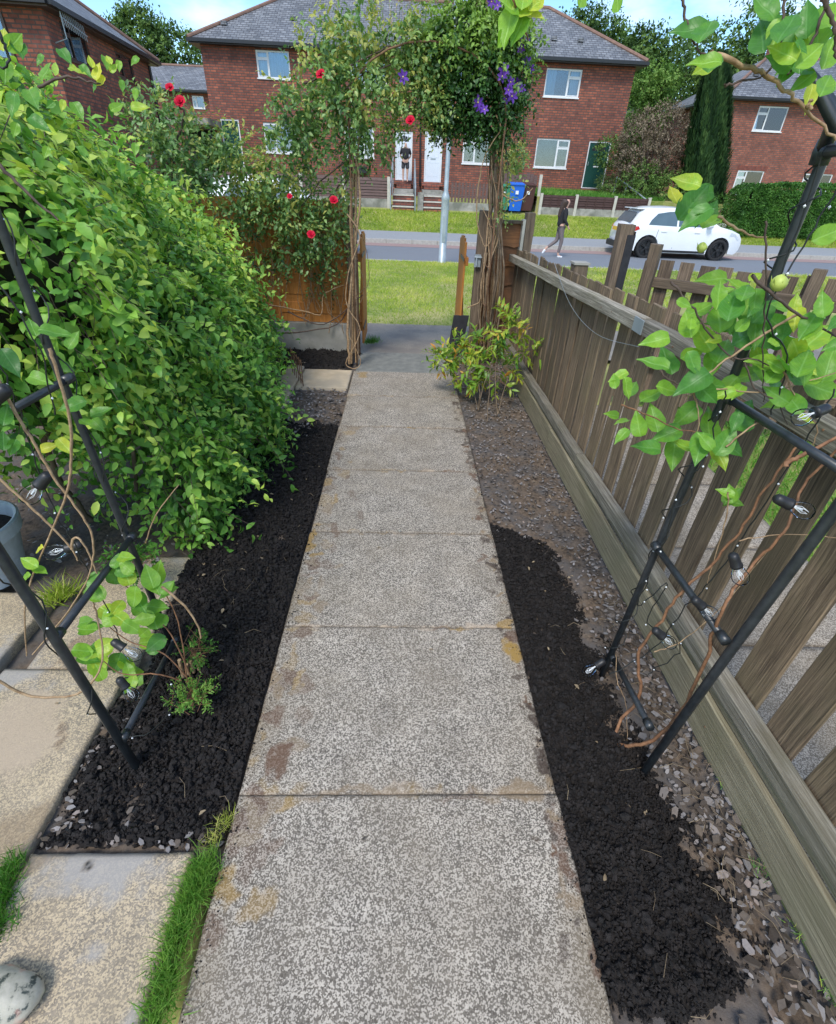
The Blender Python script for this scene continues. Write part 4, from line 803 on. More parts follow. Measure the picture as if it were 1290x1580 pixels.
tree('birch_tree', 'tall feathery tree between the terrace and the conifer', (PY(1000, 100, 50).x, 50, 1.2), 9, TB(1005, 115, 50, 1.8, 8, 2.2)+TB(985, 145, 50, 1.2, 3, 1.5), M['treed'], 10000, .34)
tree('birch_tree', 'bright green young tree in front of the darker trees', (PY(1010, 190, 40).x, 40, 1.2), 6, TB(1008, 125, 40, .8, 8, 1.0)+TB(1000, 165, 40, .8, 4, .8), M['treel'], 6500, .20, .1)
tree('oak_tree', 'broad dark green tree behind the conifer top', (PY(1065, 110, 58).x, 58, 1.2), 9, TB(1065, 128, 58, 2.2, 10, 3.4), M['treed'], 10000, .40)
tree('oak_tree', 'rounded dark tree above the right house ridge', (PY(1150, 80, 62).x, 62, 1.2), 9, TB(1130, 100, 62, 2.6, 9, 4.2)+TB(1190, 110, 62, 2.6, 6, 4), M['treed'], 11000, .44)
tree('hedgerow_tree', 'bushy mid green growth beyond the gap beside the terrace', (PY(985, 200, 45).x, 45, 1.2), 4, TB(985, 205, 45, 1.0, 5, 1.4), M['treed'], 4000, .3)
# conifer
cb_ = PY(1080, 318, 27); ct = PY(1108, 92, 27); t = thing('conifer', 'tall narrow dark green conifer between the two houses', 'tree', (cb_.x, 27, .8)); n = 26000
zz = rng.random(n)**.8; zc = .7+zz*(ct.z-.7); rr = (.80*(1-zz*.42)*np.sqrt(np.clip(1-zz**3.4, 0.02, 1))+.12)*(1+.18*np.sin(zz*40+rng.random(n)*6)*.5); an = rng.uniform(0, 2*math.pi, n); rad = rr*rng.uniform(.86, 1.04, n)*1.02
lob = 1+.10*np.sin(an*7+zz*9)+.06*np.sin(an*13); rad = rad*lob
P = np.stack([cb_.x+(ct.x-cb_.x)*zz+np.cos(an)*rad, 27+np.sin(an)*rad, zc], 1); Nn = np.stack([np.cos(an), np.sin(an), np.full(n, .2)], 1); D = Nn*.35+np.array([0, 0, 1.])+rng.normal(size=(n, 3))*.18
mass('crown', P, D, Nn, rng.uniform(.16, .34, n), np.clip(rng.normal(.45, .2, n)+(lob-1)*2.5, 0, 1), leaf_s(.26, .05, 0), M['con'], t, 'stuff'); MB().tube([(cb_.x, 27, .5), (ct.x, 27, ct.z-1)], [.14, .04]).build('trunk', M['bark'], t)
mk('shade_core', *(lambda m: (m.V, m.F))(MB().lathe([(.5, 0), (.5, 1.5), (.4, 3.0), (.15, 4.2), (.02, 4.5)], (cb_.x+(ct.x-cb_.x)*.4, 27, .8), n=12)), M['core'], t)  # dark solid core added so gaps in the conifer look shaded
def bush(name, label, bl, mat, n, ls, base, nleaf=6, droop=.2, cat='shrub', tb=.45, core=True):
    t = thing(name, label, cat, base); P, Nn = blobs(bl, n//nleaf, .8); A = sprays(P, Nn, ls*3, nleaf, droop, .5, ls, tb, .22, .5); mass('foliage', *A[:5], leaf_s(.55), mat, t, 'stuff')
    m = MB()
    for b in bl: m.tube(smooth_path([base, Vector(base).lerp(Vector(b[:3]), .5), b[:3]], 3), .03, 5)
    m.build('stems', M['twig'], t)
    return t
bush('brown_shrub', 'large half brown straggly shrub beside the terrace end wall', TB(1003, 232, 28.5, 1.1, 7, .9)+TB(985, 270, 28.5, 1.0, 5, .9)+TB(1018, 200, 28.5, .8, 3, .5), M['brownbush'], 16000, .12, (12, 28.5, .9), tb=.55)
bush('laurel_shrub', 'dark green shrub below the brown shrub by the handrail', TB(975, 295, 27.6, .8, 5, .9)+TB(1020, 305, 27.4, .9, 5, .8)+TB(950, 240, 29.5, .6, 3, .4), M['treed'], 11000, .13, (11.5, 27.8, .8), tb=.6)
bush('small_shrub', 'low pale shrub at the green door corner of the terrace', TB(935, 288, 30, .35, 4, .3), M['rose'], 1600, .09, (PY(935, 288, 30).x, 30, 1.1))
bush('small_shrub', 'pale feathery shrub above the wheelie bins', TB(785, 255, 29, .45, 5, .45)+TB(790, 235, 29, .4, 3, .3), M['rose'], 3600, .09, (PY(785, 275, 29).x, 29, 1.0), tb=.8)
# clipped hedge
hx0, hx1 = PY(1140, 330, 23.6).x, 24.5; t = thing('clipped_hedge', 'boxy clipped bright green hedge in front of the right house', 'hedge', (hx0, 23.6, .1)); n = 60000
zt = PY(1200, 287, 23.6).z+.05
bx = np.array([hx0, 23.2, .0]); bs = np.array([hx1-hx0, 1.5, zt]); fsel = rng.choice(4, n, p=[.62, .22, .12, .04]); u = rng.random((n, 3))
nn = np.zeros((n, 3)); u[fsel == 0, 1] = 0; nn[fsel == 0] = (0, -1, 0); u[fsel == 1, 2] = 1; nn[fsel == 1] = (0, 0, 1); u[fsel == 2, 0] = 0; nn[fsel == 2] = (-1, 0, 0); u[fsel == 3, 1] = 1; nn[fsel == 3] = (0, 1, 0)
cen = np.array([.5, .5, .5]); P = bx+u*bs; ed = np.clip((u[:, 2]-.78)/.22, 0, 1); P[:, 0] += ed**2*.35*(u[:, 0] < .05)+.0; P[:, 1] += (fsel == 0)*ed**2*.2; P += nn*(fbm(P[:, 0]*1.0+P[:, 1], P[:, 2], 1.6, 3)[:, None]-.5)*.35
P[:, 2] -= (fsel == 1)*np.clip(.12-u[:, 0], 0, .12)*3
mass('foliage', P, nn+rng.normal(size=(n, 3))*.6, nn+rng.normal(size=(n, 3))*.6+np.array([0, 0, .5]), rng.uniform(.05, .10, n), np.clip(rng.normal(.5, .22, n)+(fbm(P[:, 0], P[:, 2], 3, 3)-.5)*.8, 0, 1), leaf_s(.6), M['privet'], t, 'stuff')
MB().box(hx0+.25, hx1-.1, 23.4, 24.5, 0, zt-.2).build('shade_core', M['core'], t)  # dark box added inside the leaves, shade put into its colour
o = bush('verge_shrub', 'low green shrubs at the kerb left of the clipped hedge', TB(1120, 355, 22.6, .35, 4, .5)+TB(1095, 330, 24.5, .6, 4, .6), M['privet'], 4500, .07, (12.4, 23, -.1))
rc = thing('rockery', 'pile of pale stones beside the low shrubs behind the white car', 'rocks', (13, 24, .1))
for i in range(9):
    q = PY(1105+U(-14, 14), 352+U(-8, 8), 23.4); m = MB(); m.lathe([(0, -.12), (.16, -.1), (.24, 0), (.2, .1), (.08, .16), (0, .17)], q, (U(-.3, .3), U(-.3, .3), 1), 7); m.build('stone', M['conc'], rc)
# ------------------------------------------------------------------ vehicles
def carmat(name, c):
    m, t, b = newmat(name); f = noise_n(t, objc(t), 3, 3); t.links.new(ramp(t, f, [(.3, tuple(x*.94 for x in c)), (.7, c)]), b.inputs['Base Color']); b.inputs['Roughness'].default_value = .28
    sock(b, 'Coat Weight', 'Clearcoat').default_value = .6; return m
M['carwhite'] = carmat('white_car_paint', (.78, .80, .82)); M['tyre'] = flat('tyre_rubber', (.015, .015, .016), .85); M['rim'] = flat('black_alloy', (.04, .04, .045), .35, .6)
M['carglass'] = flat('tinted_car_glass', (.09, .13, .15), .08, 0, .8, scale=3); M['redlens'] = flat('red_lens', (.5, .02, .02), .2); M['plate'] = flat('yellow_plate', (.75, .48, .05), .4); M['trim'] = flat('black_car_trim', (.02, .02, .022), .5); M['lamp'] = flat('headlamp', (.6, .65, .7), .1)
def car(label, x0, yn, zr, Lc=4.0, Hc=1.45, Wc=1.76, wb=2.45, fr=.82):
    """rear at x0, nose towards +x, near side at y = yn"""
    t = thing('parked_car', label, 'car', (x0+Lc/2, yn+Wc/2, zr)); sc = Lc/4.0; sh = Hc/1.45
    ol = [(.03, .42), (0.0, .55), (.03, .78), (.08, .90), (.20, 1.02), (.42, 1.27), (.50, 1.36), (.75, 1.42), (1.3, 1.45), (1.85, 1.43), (2.3, 1.35), (2.72, 1.14), (3.02, .98), (3.45, .90), (3.78, .80), (3.93, .66), (3.99, .50), (3.98, .34), (3.90, .24), (3.80, .20)]
    wr = .385; wxs = [fr*0+.72, .72+wb/sc]; und = []
    def arch(cx_): return [(cx_+math.cos(math.pi*k/10)*wr, max(.20, .31+math.sin(math.pi*k/10)*wr)) for k in range(11)]
    und += [(q[0], q[1]) for q in arch(wxs[1])] + [(wxs[1]-wr, .19), (wxs[0]+wr, .19)] + [(q[0], q[1]) for q in arch(wxs[0])]+[(wxs[0]-wr, .22), (.12, .24)]
    und[0] = (wxs[1]+wr, .22); ol = ol+und
    belt = lambda x: .93
    def hw(x, z):
        w = .5*Wc/sc*(1-.04*max(0, (.45-z)/.45)); e = .12*max(0, 1-x/.55)**2+.20*max(0, (x-3.2)/.8)**2; b_ = .93
        if z > b_: w -= (z-b_)*.42
        w -= .02*abs(z-.62)
        return w-e
    n = len(ol); pts = list(ol); interior = []
    from mathutils.geometry import intersect_line_line_2d
    def inside(x, z):
        c = False; j = n-1
        for i in range(n):
            (xi, zi), (xj, zj) = ol[i], ol[j]
            if (zi > z) != (zj > z) and x < (xj-xi)*(z-zi)/(zj-zi)+xi: c = not c
            j = i
        return c
    for i in range(1, 50):
        for zz_ in (.30, .42, .55, .68, .80, .93, 1.02, 1.12, 1.22, 1.32):
            q = (i*.08, zz_)
            if inside(*q) and min((q[0]-a)**2+(q[1]-b)**2 for a, b in ol) > .0016: interior.append(q)
    vv, ee, ff, *_ = delaunay_2d_cdt([Vector(p) for p in pts+interior], [(i, (i+1) % n) for i in range(n)], [], 1, 1e-5)
    Wd = lambda x, z, s: (x0+x*sc, yn+Wc/2-s*hw(x, z)*sc*1.0, zr+z*sh)
    V = [Wd(p.x, p.y, 1) for p in vv]+[Wd(p.x, p.y, -1) for p in vv]; k = len(vv); Fs = [tuple(f) for f in ff]+[tuple(i+k for i in f[::-1]) for f in ff]
    lay = 10; ring = [[Wd(ol[i][0]+(.0 if 0 else 0), ol[i][1], 1) for i in range(n)]]
    base = len(V); rows = []
    for j in range(lay+1):
        s = 1-2*j/lay; row = []
        for i in range(n):
            x, z = ol[i]; bul = (1-s*s); xx = x+(-.10*bul if x < .5 and z > .2 else (.14*bul*(1 if x > 3.4 else .55) if x > 2.6 and z > .3 else 0)); zz_ = z+(.035*bul if z > 1.1 else .02*bul if (z > .78 and x > 3) else 0)
            if z < .72 and .2 < x < 3.85 and z > .2: zz_ = z
            row.append(len(V)); V.append((x0+xx*sc, yn+Wc/2-s*hw(x, z)*sc, zr+zz_*sh))
        rows.append(row)
    for j in range(lay):
        for i in range(n): Fs.append((rows[j][i], rows[j+1][i], rows[j+1][(i+1) % n], rows[j][(i+1) % n]))
    b = mk('body', V, Fs, M['carwhite'], t, False); bm = bmesh.new(); bm.from_mesh(b.data); bmesh.ops.remove_doubles(bm, verts=bm.verts, dist=.002); bmesh.ops.recalc_face_normals(bm, faces=bm.faces)
    for f in bm.faces: f.smooth = True
    bm.to_mesh(b.data); bm.free(); b.data.set_sharp_from_angle(angle=R(38))
    def patch(name, poly, mat, s=1, off=.006, parent=t):
        nn_ = len(poly); vs, es, fs, *_ = delaunay_2d_cdt([Vector(p) for p in poly], [(i, (i+1) % nn_) for i in range(nn_)], [], 1, 1e-5)
        V = []
        for p_ in vs: w = hw(p_.x, p_.y)+off; V.append((x0+p_.x*sc, yn+Wc/2-s*w*sc, zr+p_.y*sh))
        return mk(name, V, [tuple(f) for f in fs], mat, parent)
    W1 = [(.62, .97), (.70, 1.10), (.90, 1.28), (1.28, 1.34), (1.56, 1.35), (1.56, .95)]; W0 = [(.62, .97), (.70, 1.08), (.86, 1.22), (.86, .96)]
    W2 = [(1.62, .95), (1.62, 1.35), (1.95, 1.33), (2.25, 1.27), (2.62, 1.06), (2.72, .96)]
    for s in (1, -1):
        patch('side_window', W1, M['carglass'], s); patch('side_window', W2, M['carglass'], s)
        for xx in (1.59, 2.72): patch('door_gap', [(xx-.006, .32), (xx+.006, .32), (xx+.006, .94), (xx-.006, .94)], M['trim'], s, .003)
        patch('door_gap', [(.95, .62), (.962, .62), (1.0, .94), (.985, .94)], M['trim'], s, .003)
        patch('sill_trim', [(1.12, .20), (2.75, .20), (2.75, .27), (1.12, .27)], M['trim'], s, .004)
        for xx in (1.18, 2.30):
            p = Wd(xx, .80, s); MB().box(p[0]-.09, p[0]+.09, p[1]-.02, p[1]+.02, p[2]-.015, p[2]+.015).build('door_handle', M['carwhite'], t)
        p = Wd(2.62, .98, s); MB().lathe([(.0, -.1), (.07, -.07), (.085, 0), (.07, .07), (0, .1)], (p[0], p[1]-s*.12, p[2]+.03), (1, .1, 0), 10).build('wing_mirror', M['carwhite'], t, True)
        patch('headlamp', [(3.42, .74), (3.44, .84), (3.62, .80), (3.85, .66), (3.80, .62)], M['lamp'], s, .008); patch('tail_light', [(.02, .78), (.06, .89), (.30, .92), (.36, .84), (.18, .76)], M['redlens'], s, .010)
        for wx in wxs:
            c = (x0+wx*sc, yn+Wc/2-s*(Wc/2-.03), zr+.31); ax = (0, -s, 0); wl = MB().lathe([(.20, -.20), (.31, -.19), (.315, -.1), (.315, .0), (.30, .02), (.225, .015), (.22, 0)], c, ax, 28).build('wheel', M['tyre'], t, True)
            rm = MB().lathe([(.222, .012), (.215, .02), (.20, -.03)], c, ax, 28)
            for k_ in range(10):
                q = 2*math.pi*(k_//2)/5+(.12 if k_ % 2 else -.12); rm.beam((c[0]+math.cos(q)*.03, c[1]-s*.0, c[2]+math.sin(q)*.03), (c[0]+math.cos(q)*.21, c[1]-s*.0, c[2]+math.sin(q)*.21), .022, .03, up=(0, 1, 0))
            rm.lathe([(.05, .0), (.05, .02), (.0, .025)], c, ax, 12); rm.build('rim', M['rim'], wl); MB().lathe([(.21, -.05), (0, -.05)], c, ax, 16).build('brake_disc', M['trim'], wl)
    yc = yn+Wc/2
    gl = MB().add([(x0+.12*sc, yc-.62, zr+1.0*sh), (x0+.12*sc, yc+.62, zr+1.0*sh), (x0+.32*sc, yc+.52, zr+1.29*sh), (x0+.32*sc, yc-.52, zr+1.29*sh)], [(0, 3, 2, 1)]); gl.V = [(v[0]-.035, v[1], v[2]+.01) for v in gl.V]; gl.build('rear_window', M['carglass'], t)
    MB().add([(x0+2.86*sc, yc-.66, zr+1.07*sh), (x0+2.86*sc, yc+.66, zr+1.07*sh), (x0+2.46*sc, yc+.56, zr+1.33*sh), (x0+2.46*sc, yc-.56, zr+1.33*sh)], [(0, 1, 2, 3)]).build('windscreen', M['carglass'], t)
    MB().box(x0+.24*sc, x0+.50*sc, yc-.56, yc+.56, zr+1.375*sh, zr+1.40*sh).build('spoiler', M['carwhite'], t, bevel=.008)
    MB().box(x0-.135, x0-.12, yc-.26, yc+.26, zr+.74, zr+.85).build('number_plate', M['plate'], t)
    MB().box(x0-.10, x0+.04, yc-.70, yc+.70, zr+.26, zr+.44).build('rear_bumper_trim', M['trim'], t, bevel=.02)
    return t
cx0 = PY(970, 380, 18.35).x
car('white hatchback with black alloy wheels parked half on the red kerb lane', cx0-.24, 18.05, -.445, Lc=3.95, wb=2.42)
car('white car mostly hidden behind the rose bush on the left', PY(325, 300, 15.9).x-.3, 15.5, -.45, Lc=4.1, Hc=1.82, wb=2.5)
# ------------------------------------------------------------------ people
def skin(name, verts, edges, radii, mat, parent, sub=1):
    me = bpy.data.meshes.new(name); og = org(parent); me.from_pydata([tuple(Vector(v)-og) for v in verts], edges, []); me.materials.append(mat)
    o = bpy.data.objects.new(name, me); C.objects.link(o); o.parent = parent; ORG[o.name] = og
    o.modifiers.new('Skin', 'SKIN'); lay = me.skin_vertices[0].data
    for i, r in enumerate(radii): lay[i].radius = (r, r) if not isinstance(r, tuple) else r
    lay[0].use_root = True; o.modifiers['Skin'].use_smooth_shade = True
    s = o.modifiers.new('Subdivision', 'SUBSURF'); s.levels = sub; s.render_levels = sub; return o
def person(label, base, h, J, limbs_, cloth, hair):
    t = thing('person', label, 'person', base); B = Vector(base); k = h/1.75
    g = lambda p: B+Vector(p)*k
    names = list(J); idx = {n_: i for i, n_ in enumerate(names)}
    skin('body', [g(J[n_][0]) for n_ in names], [(idx[a], idx[b]) for a, b in limbs_], [tuple(x*k for x in J[n_][1]) if isinstance(J[n_][1], tuple) else J[n_][1]*k for n_ in names], M['skin'], t, 2)
    for nm, chain, mat in cloth:
        vs = []; rs = []; ed = []; key = {}
        for path_ in chain:
            prev = None
            for p_, r_ in path_:
                kk = tuple(round(c_, 3) for c_ in p_)
                if kk not in key: key[kk] = len(vs); vs.append(g(p_)); rs.append(tuple(x*k for x in r_) if isinstance(r_, tuple) else r_*k)
                if prev is not None and prev != key[kk]: ed.append((prev, key[kk]))
                prev = key[kk]
        skin(nm, vs, ed, rs, M[mat], t, 2)
    hc = g(hair[0]); return t, g, k
# man standing on the top step, hands behind his back, facing the camera
mpos = PY(625, 284, 30.2); MZ = 1.335
JM = {'pelvis': ((0, 0, .95), (.15, .11)), 'waist': ((0, 0, 1.12), (.15, .11)), 'chest': ((0, 0, 1.33), (.18, .12)), 'neck': ((0, 0, 1.48), .055), 'head': ((0, -.01, 1.60), (.075, .09)), 'crown': ((0, 0, 1.70), (.07, .08)), 'nose': ((0, -.085, 1.60), .018),
      'ls': ((-.19, 0, 1.41), .06), 'le': ((-.27, .05, 1.14), .045), 'lw': ((-.12, .15, .98), .032), 'lh': ((-.02, .17, .95), (.045, .03)), 'rs': ((.19, 0, 1.41), .06), 're': ((.27, .05, 1.14), .045), 'rw': ((.12, .15, .98), .032), 'rh': ((.03, .19, .97), (.045, .03)),
      'lp': ((-.10, 0, .88), .09), 'lk': ((-.11, 0, .50), .06), 'la': ((-.11, .03, .09), .038), 'lf': ((-.13, -.12, .035), (.045, .03)), 'rp': ((.10, 0, .88), .09), 'rk': ((.11, 0, .50), .06), 'ra': ((.11, .03, .09), .038), 'rf': ((.13, -.12, .035), (.045, .03))}
LB = [('pelvis', 'waist'), ('waist', 'chest'), ('chest', 'neck'), ('neck', 'head'), ('head', 'crown'), ('head', 'nose'), ('chest', 'ls'), ('ls', 'le'), ('le', 'lw'), ('lw', 'lh'), ('chest', 'rs'), ('rs', 're'), ('re', 'rw'), ('rw', 'rh'), ('pelvis', 'lp'), ('lp', 'lk'), ('lk', 'la'), ('la', 'lf'), ('pelvis', 'rp'), ('rp', 'rk'), ('rk', 'ra'), ('ra', 'rf')]
t, g, k = person('barefoot man in black T-shirt and dark shorts standing at the white door, hands behind him', (mpos.x, 30.2, MZ), 1.68, JM, LB,
    [('t_shirt', [[((0, 0, .92), (.185, .145)), ((0, 0, 1.12), (.18, .14)), ((0, 0, 1.34), (.20, .14)), ((0, 0, 1.44), (.10, .09))], [((0, 0, 1.34), (.2, .14)), ((-.2, 0, 1.40), .085), ((-.265, .04, 1.18), .07)], [((0, 0, 1.34), (.2, .14)), ((.2, 0, 1.40), .085), ((.265, .04, 1.18), .07)]], 'blackcloth'),
     ('shorts', [[((0, 0, .96), (.175, .135)), ((-.10, 0, .84), .115), ((-.115, 0, .56), .105)], [((0, 0, .96), (.175, .135)), ((.10, 0, .84), .115), ((.115, 0, .56), .105)]], 'shorts')], ((0, 0, 1.65),))
# woman walking to the right, seen from the side and slightly behind
wpos = PZ(862, 399, -.44); wx, wy = wpos.x, 17.3; wx = PY(866, 350, 17.3).x
JW = {'pelvis': ((0, 0, .93), (.11, .13)), 'waist': ((.01, 0, 1.10), (.09, .11)), 'chest': ((.02, 0, 1.30), (.10, .14)), 'neck': ((.04, 0, 1.46), .045), 'head': ((.07, 0, 1.57), (.085, .07)), 'crown': ((.06, 0, 1.67), (.08, .07)), 'nose': ((.155, 0, 1.56), .014),
      'ls': ((.01, .15, 1.38), .05), 'le': ((-.06, .20, 1.12), .036), 'lw': ((.04, .21, .90), .026), 'lh': ((.07, .21, .83), (.03, .02)), 'rs': ((.02, -.15, 1.38), .05), 're': ((.02, -.21, 1.11), .036), 'rw': ((.17, -.21, .92), .026), 'rh': ((.22, -.20, .84), (.03, .02)),
      'lp': ((0, .08, .87), .085), 'lk': ((-.05, .08, .50), .055), 'la': ((-.36, .08, .27), .036), 'lf': ((-.44, .08, .16), (.035, .035)), 'rp': ((0, -.08, .87), .085), 'rk': ((.07, -.08, .49), .055), 'ra': ((.02, -.08, .09), .036), 'rf': ((.16, -.08, .03), (.03, .035))}
t, g, k = person('woman with long brown hair walking right in black top, grey leggings and white trainers', (wx, wy, -.44), 1.66, JW, LB,
    [('leggings', [[((0, 0, .97), (.12, .14)), ((0, .08, .84), .10), ((-.05, .08, .50), .066), ((-.33, .08, .29), .046)], [((0, 0, .97), (.12, .14)), ((0, -.08, .84), .10), ((.07, -.08, .49), .066), ((.025, -.08, .14), .046)]], 'greyleg'),
     ('black_top', [[((-.02, 0, .86), (.15, .17)), ((0, 0, 1.08), (.125, .15)), ((.02, 0, 1.31), (.125, .16)), ((.03, 0, 1.42), (.07, .09))], [((.02, 0, 1.31), (.125, .16)), ((.01, .16, 1.38), .066), ((-.06, .205, 1.12), .052), ((.035, .213, .93), .040)], [((.02, 0, 1.31), (.125, .16)), ((.02, -.16, 1.38), .066), ((.02, -.214, 1.11), .052), ((.155, -.213, .94), .040)]], 'blackcloth'),
     ('hair', [[((.025, 0, 1.655), (.12, .115)), ((-.01, 0, 1.56), (.115, .12)), ((-.03, 0, 1.47), (.09, .12)), ((-.06, 0, 1.34), (.07, .12)), ((-.10, 0, 1.12), (.045, .09))]], 'hair'),
     ('trainer', [[((.0, -.08, .06), (.045, .05)), ((.08, -.08, .045), (.042, .04)), ((.19, -.08, .035), (.035, .03))]], 'shoe'), ('trainer', [[((-.37, .08, .24), (.045, .05)), ((-.42, .08, .19), (.042, .04)), ((-.47, .08, .10), (.035, .03))]], 'shoe')], ((0, 0, 0),))
# ------------------------------------------------------------------ right picket fence
def boardmesh(name, w, t_, h, mat, seg=8, wob=.0025, ch=.004, crown=0):
    """a board standing on z=0, width along y, thickness along x, slightly warped and worn at the corners"""
    V = []; Fs = []; prof = [(-t_/2, -w/2+ch), (-t_/2+ch, -w/2), (t_/2-ch, -w/2), (t_/2, -w/2+ch), (t_/2, w/2-ch), (t_/2-ch, w/2), (-t_/2+ch, w/2), (-t_/2, w/2-ch)]
    for i in range(seg+1):
        z = h*i/seg; ox, oy = random.gauss(0, wob)*(0 < i), random.gauss(0, wob)*.6
        for x, y in prof: V.append((x+ox+random.gauss(0, wob*.15), y+oy+random.gauss(0, wob*.25), z+(random.gauss(0, .002) if i == seg else 0)))
    for i in range(seg):
        for j in range(8): Fs.append((i*8+j, i*8+(j+1) % 8, (i+1)*8+(j+1) % 8, (i+1)*8+j))
    Fs += [tuple(range(7, -1, -1)), tuple(seg*8+j for j in range(8))]; me = bpy.data.meshes.new(name); me.from_pydata(V, [], Fs); me.materials.append(M[mat]); me.update(); return me
rf = thing('picket_fence', 'weathered grey brown picket fence running along the right of the path', 'fence', (1.0, 2.5, 0))
PM = [boardmesh('picket', .108, .014, .93, 'picket', wob=.0009) for _ in range(8)]
ztop = lambda y: float(np.interp(y, [0, 1.03, 2.07, 5.07], [1.04, 1.035, 1.015, .915]))
y = -.35; i = 0
while y < 5.02:
    g_ = .044 if y < 2.2 else .034
    o = inst(random.choice(PM), 'picket', rf, (1.037+U(-.002, .004), y, .10), (U(-.006, .006), U(-.012, .012), U(-.04, .04))); o.scale = (1, U(.94, 1.03), (ztop(y)+.045+U(-.008, .008)-.10)/.93)
    y += .108+g_+U(-.006, .006) if y < 3.1 else .118+U(-.003, .018)
def railm(name, a, b, w, h, mat, seg=14, wob=.002, ch=.004):
    a, b = Vector(a), Vector(b); Lr = (b-a).length; me = boardmesh(name, w, h, Lr, mat, seg, wob, ch); o = bpy.data.objects.new(name, me); C.objects.link(o); o.parent = rf if name != 'x' else None
    q = (b-a).to_track_quat('Z', 'Y'); o.rotation_euler = q.to_euler(); return o, a
def rail(parent, name, a, b, w, h, mat, seg=14, wob=.0015, ch=.004, label=None):
    """board from a to b; w = horizontal thickness (x), h = height (z); runs mainly along y or x"""
    a, b = Vector(a), Vector(b); d = (b-a).normalized(); me = boardmesh(name, h, w, (b-a).length, mat, seg, wob, ch)
    xa = d.cross(Vector((0, 0, 1))).normalized(); ya = d.cross(xa).normalized(); m = Matrix.Identity(4)
    for r in range(3): m[r][0] = xa[r]; m[r][1] = ya[r]; m[r][2] = d[r]; m[r][3] = a[r]
    o = inst(me, name, parent, None, M4=m)
    if label: o['label'] = label
    return o
rail(rf, 'top_rail', (.998, -.3, ztop(0)-.028), (.998, 2.06, ztop(2.07)-.028), .052, .058, 'rail'); rail(rf, 'top_rail', (.996, 2.075, ztop(2.07)-.028), (.996, 5.05, ztop(5.07)-.028), .052, .058, 'rail')
MB().box(.966, .970, 2.03, 2.12, ztop(2.07)-.055, ztop(2.07)).build('galvanised_plate', M['galv'], rf)
rail(rf, 'bottom_rail', (1.0, -.3, .222), (1.0, 2.4, .195), .050, .058, 'rail', wob=.001); rail(rf, 'bottom_rail', (1.0, 2.41, .195), (1.0, 5.05, .18), .050, .055, 'rail', wob=.002)
rail(rf, 'gravel_board', (.978, -.3, .075), (.978, 2.9, .068), .022, .155, 'gboard', wob=.001); rail(rf, 'gravel_board', (.98, 2.91, .068), (.98, 5.05, .068), .022, .155, 'gboard', wob=.001)
rail(rf, 'lower_batten', (1.0, -.3, .165), (1.0, 5.05, .145), .020, .03, 'gboard', wob=.0025)
for y_ in (3.0, 3.95): 
    o = inst(boardmesh('fence_post', .09, .09, 1.12, 'oldpost'), 'post', rf, (1.095, y_, -.18)); MB().box(1.045, 1.145, y_-.05, y_+.05, 1.122, 1.145).build('post_cap', M['charred'], o) if 0 else None
o = MB(); o.tube(smooth_path([PX(855, 405, .962), PX(880, 470, .962), PX(920, 515, .962), PX(985, 535, .962)], 6), .0012, 4); o.build('loose_wire', M['galv'], rf)
nl = MB(); yy = .1
while yy < 5.0:
    for xx, zz_ in ((.971, ztop(yy)-.03), (.966, .07)):
        if zz_ > .5 or int(yy*7) % 6 == 0: nl.lathe([(.0035, -.001), (.003, .0015), (0, .002)], (xx, yy+U(-.01, .01), zz_+U(-.008, .008)), (-1, 0, 0), 6)
    yy += .152
nl.build('nail_heads', M['rust'], rf)['kind'] = 'stuff'
# neighbour's fence running off to the right
A0, A1 = PZ(1000, 398, 1.03), PZ(1290, 430, 1.03); A1 = A0+(A1-A0)*1.5
nf = thing('picket_fence', 'neighbouring old picket fence running off to the right behind the honeysuckle', 'fence', (A0.x, A0.y, 0)); d = (A1-A0).normalized(); Ln = (A1-A0).length; an = math.atan2(d.y, d.x)
PN = [boardmesh('picket', .095, .016, 1.02, 'oldpost', wob=.0014) for _ in range(6)]; s = .03
while s < Ln:
    q = A0+d*s; inst(random.choice(PN), 'picket', nf, (q.x, q.y, U(-.01, .02)), (U(-.01, .01), U(-.02, .02), an+math.pi/2+U(-.05, .05))); s += .128
nn_ = Vector((d.y, -d.x, 0))
for z_ in (.88, .30):
    rail(nf, 'rail', A0+nn_*.035+Vector((0, 0, z_-1.03)), A1+nn_*.035+Vector((0, 0, z_-1.03)), .04, .07, 'oldpost')
for k_, z_ in ((.06, 1.13), (.92*1.0, 1.08)):
    q = A0+d*(k_*(Ln/1.5 if k_ > .1 else 1)); q = q+nn_*.08; o = inst(boardmesh('post', .075, .075, z_, 'oldpost', wob=.002), 'post', nf, (q.x, q.y, 0)); o.rotation_euler.z = an
# charred post
q = PZ(955, 400, 1.03); pt = thing('gate_post', 'tall old fence post with one black tarred face behind the picket fence', 'post', (q.x-.02, q.y-.05, 0)); qx, qy = q.x-.02, q.y-.05
qt = PY(968, 346, qy); zt = qt.z; me = boardmesh('post', .10, .10, zt, 'oldpost', wob=.001, ch=.012); o = inst(me, 'timber', pt, (qx, qy, 0)); MB().box(qx+.0, qx+.056, qy-.056, qy-.0505, .2, zt-.06).build('tarred_face', M['charred'], pt); MB().box(qx+.0505, qx+.056, qy-.05, qy+.05, .2, zt-.04).build('tarred_side', M['charred'], pt)
q = PX(895, 408, 1.10); pt = thing('gate_post', 'short square fence stub post showing just above the picket tops', 'post', (1.10, q.y, 0)); o = inst(boardmesh('post', .09, .09, q.z, 'oldpost', ch=.008), 'timber', pt, (1.10, q.y, 0)); MB().box(1.05, 1.15, q.y-.05, q.y+.05, q.z+.002, q.z+.014).build('post_cap', M['conc'], pt)
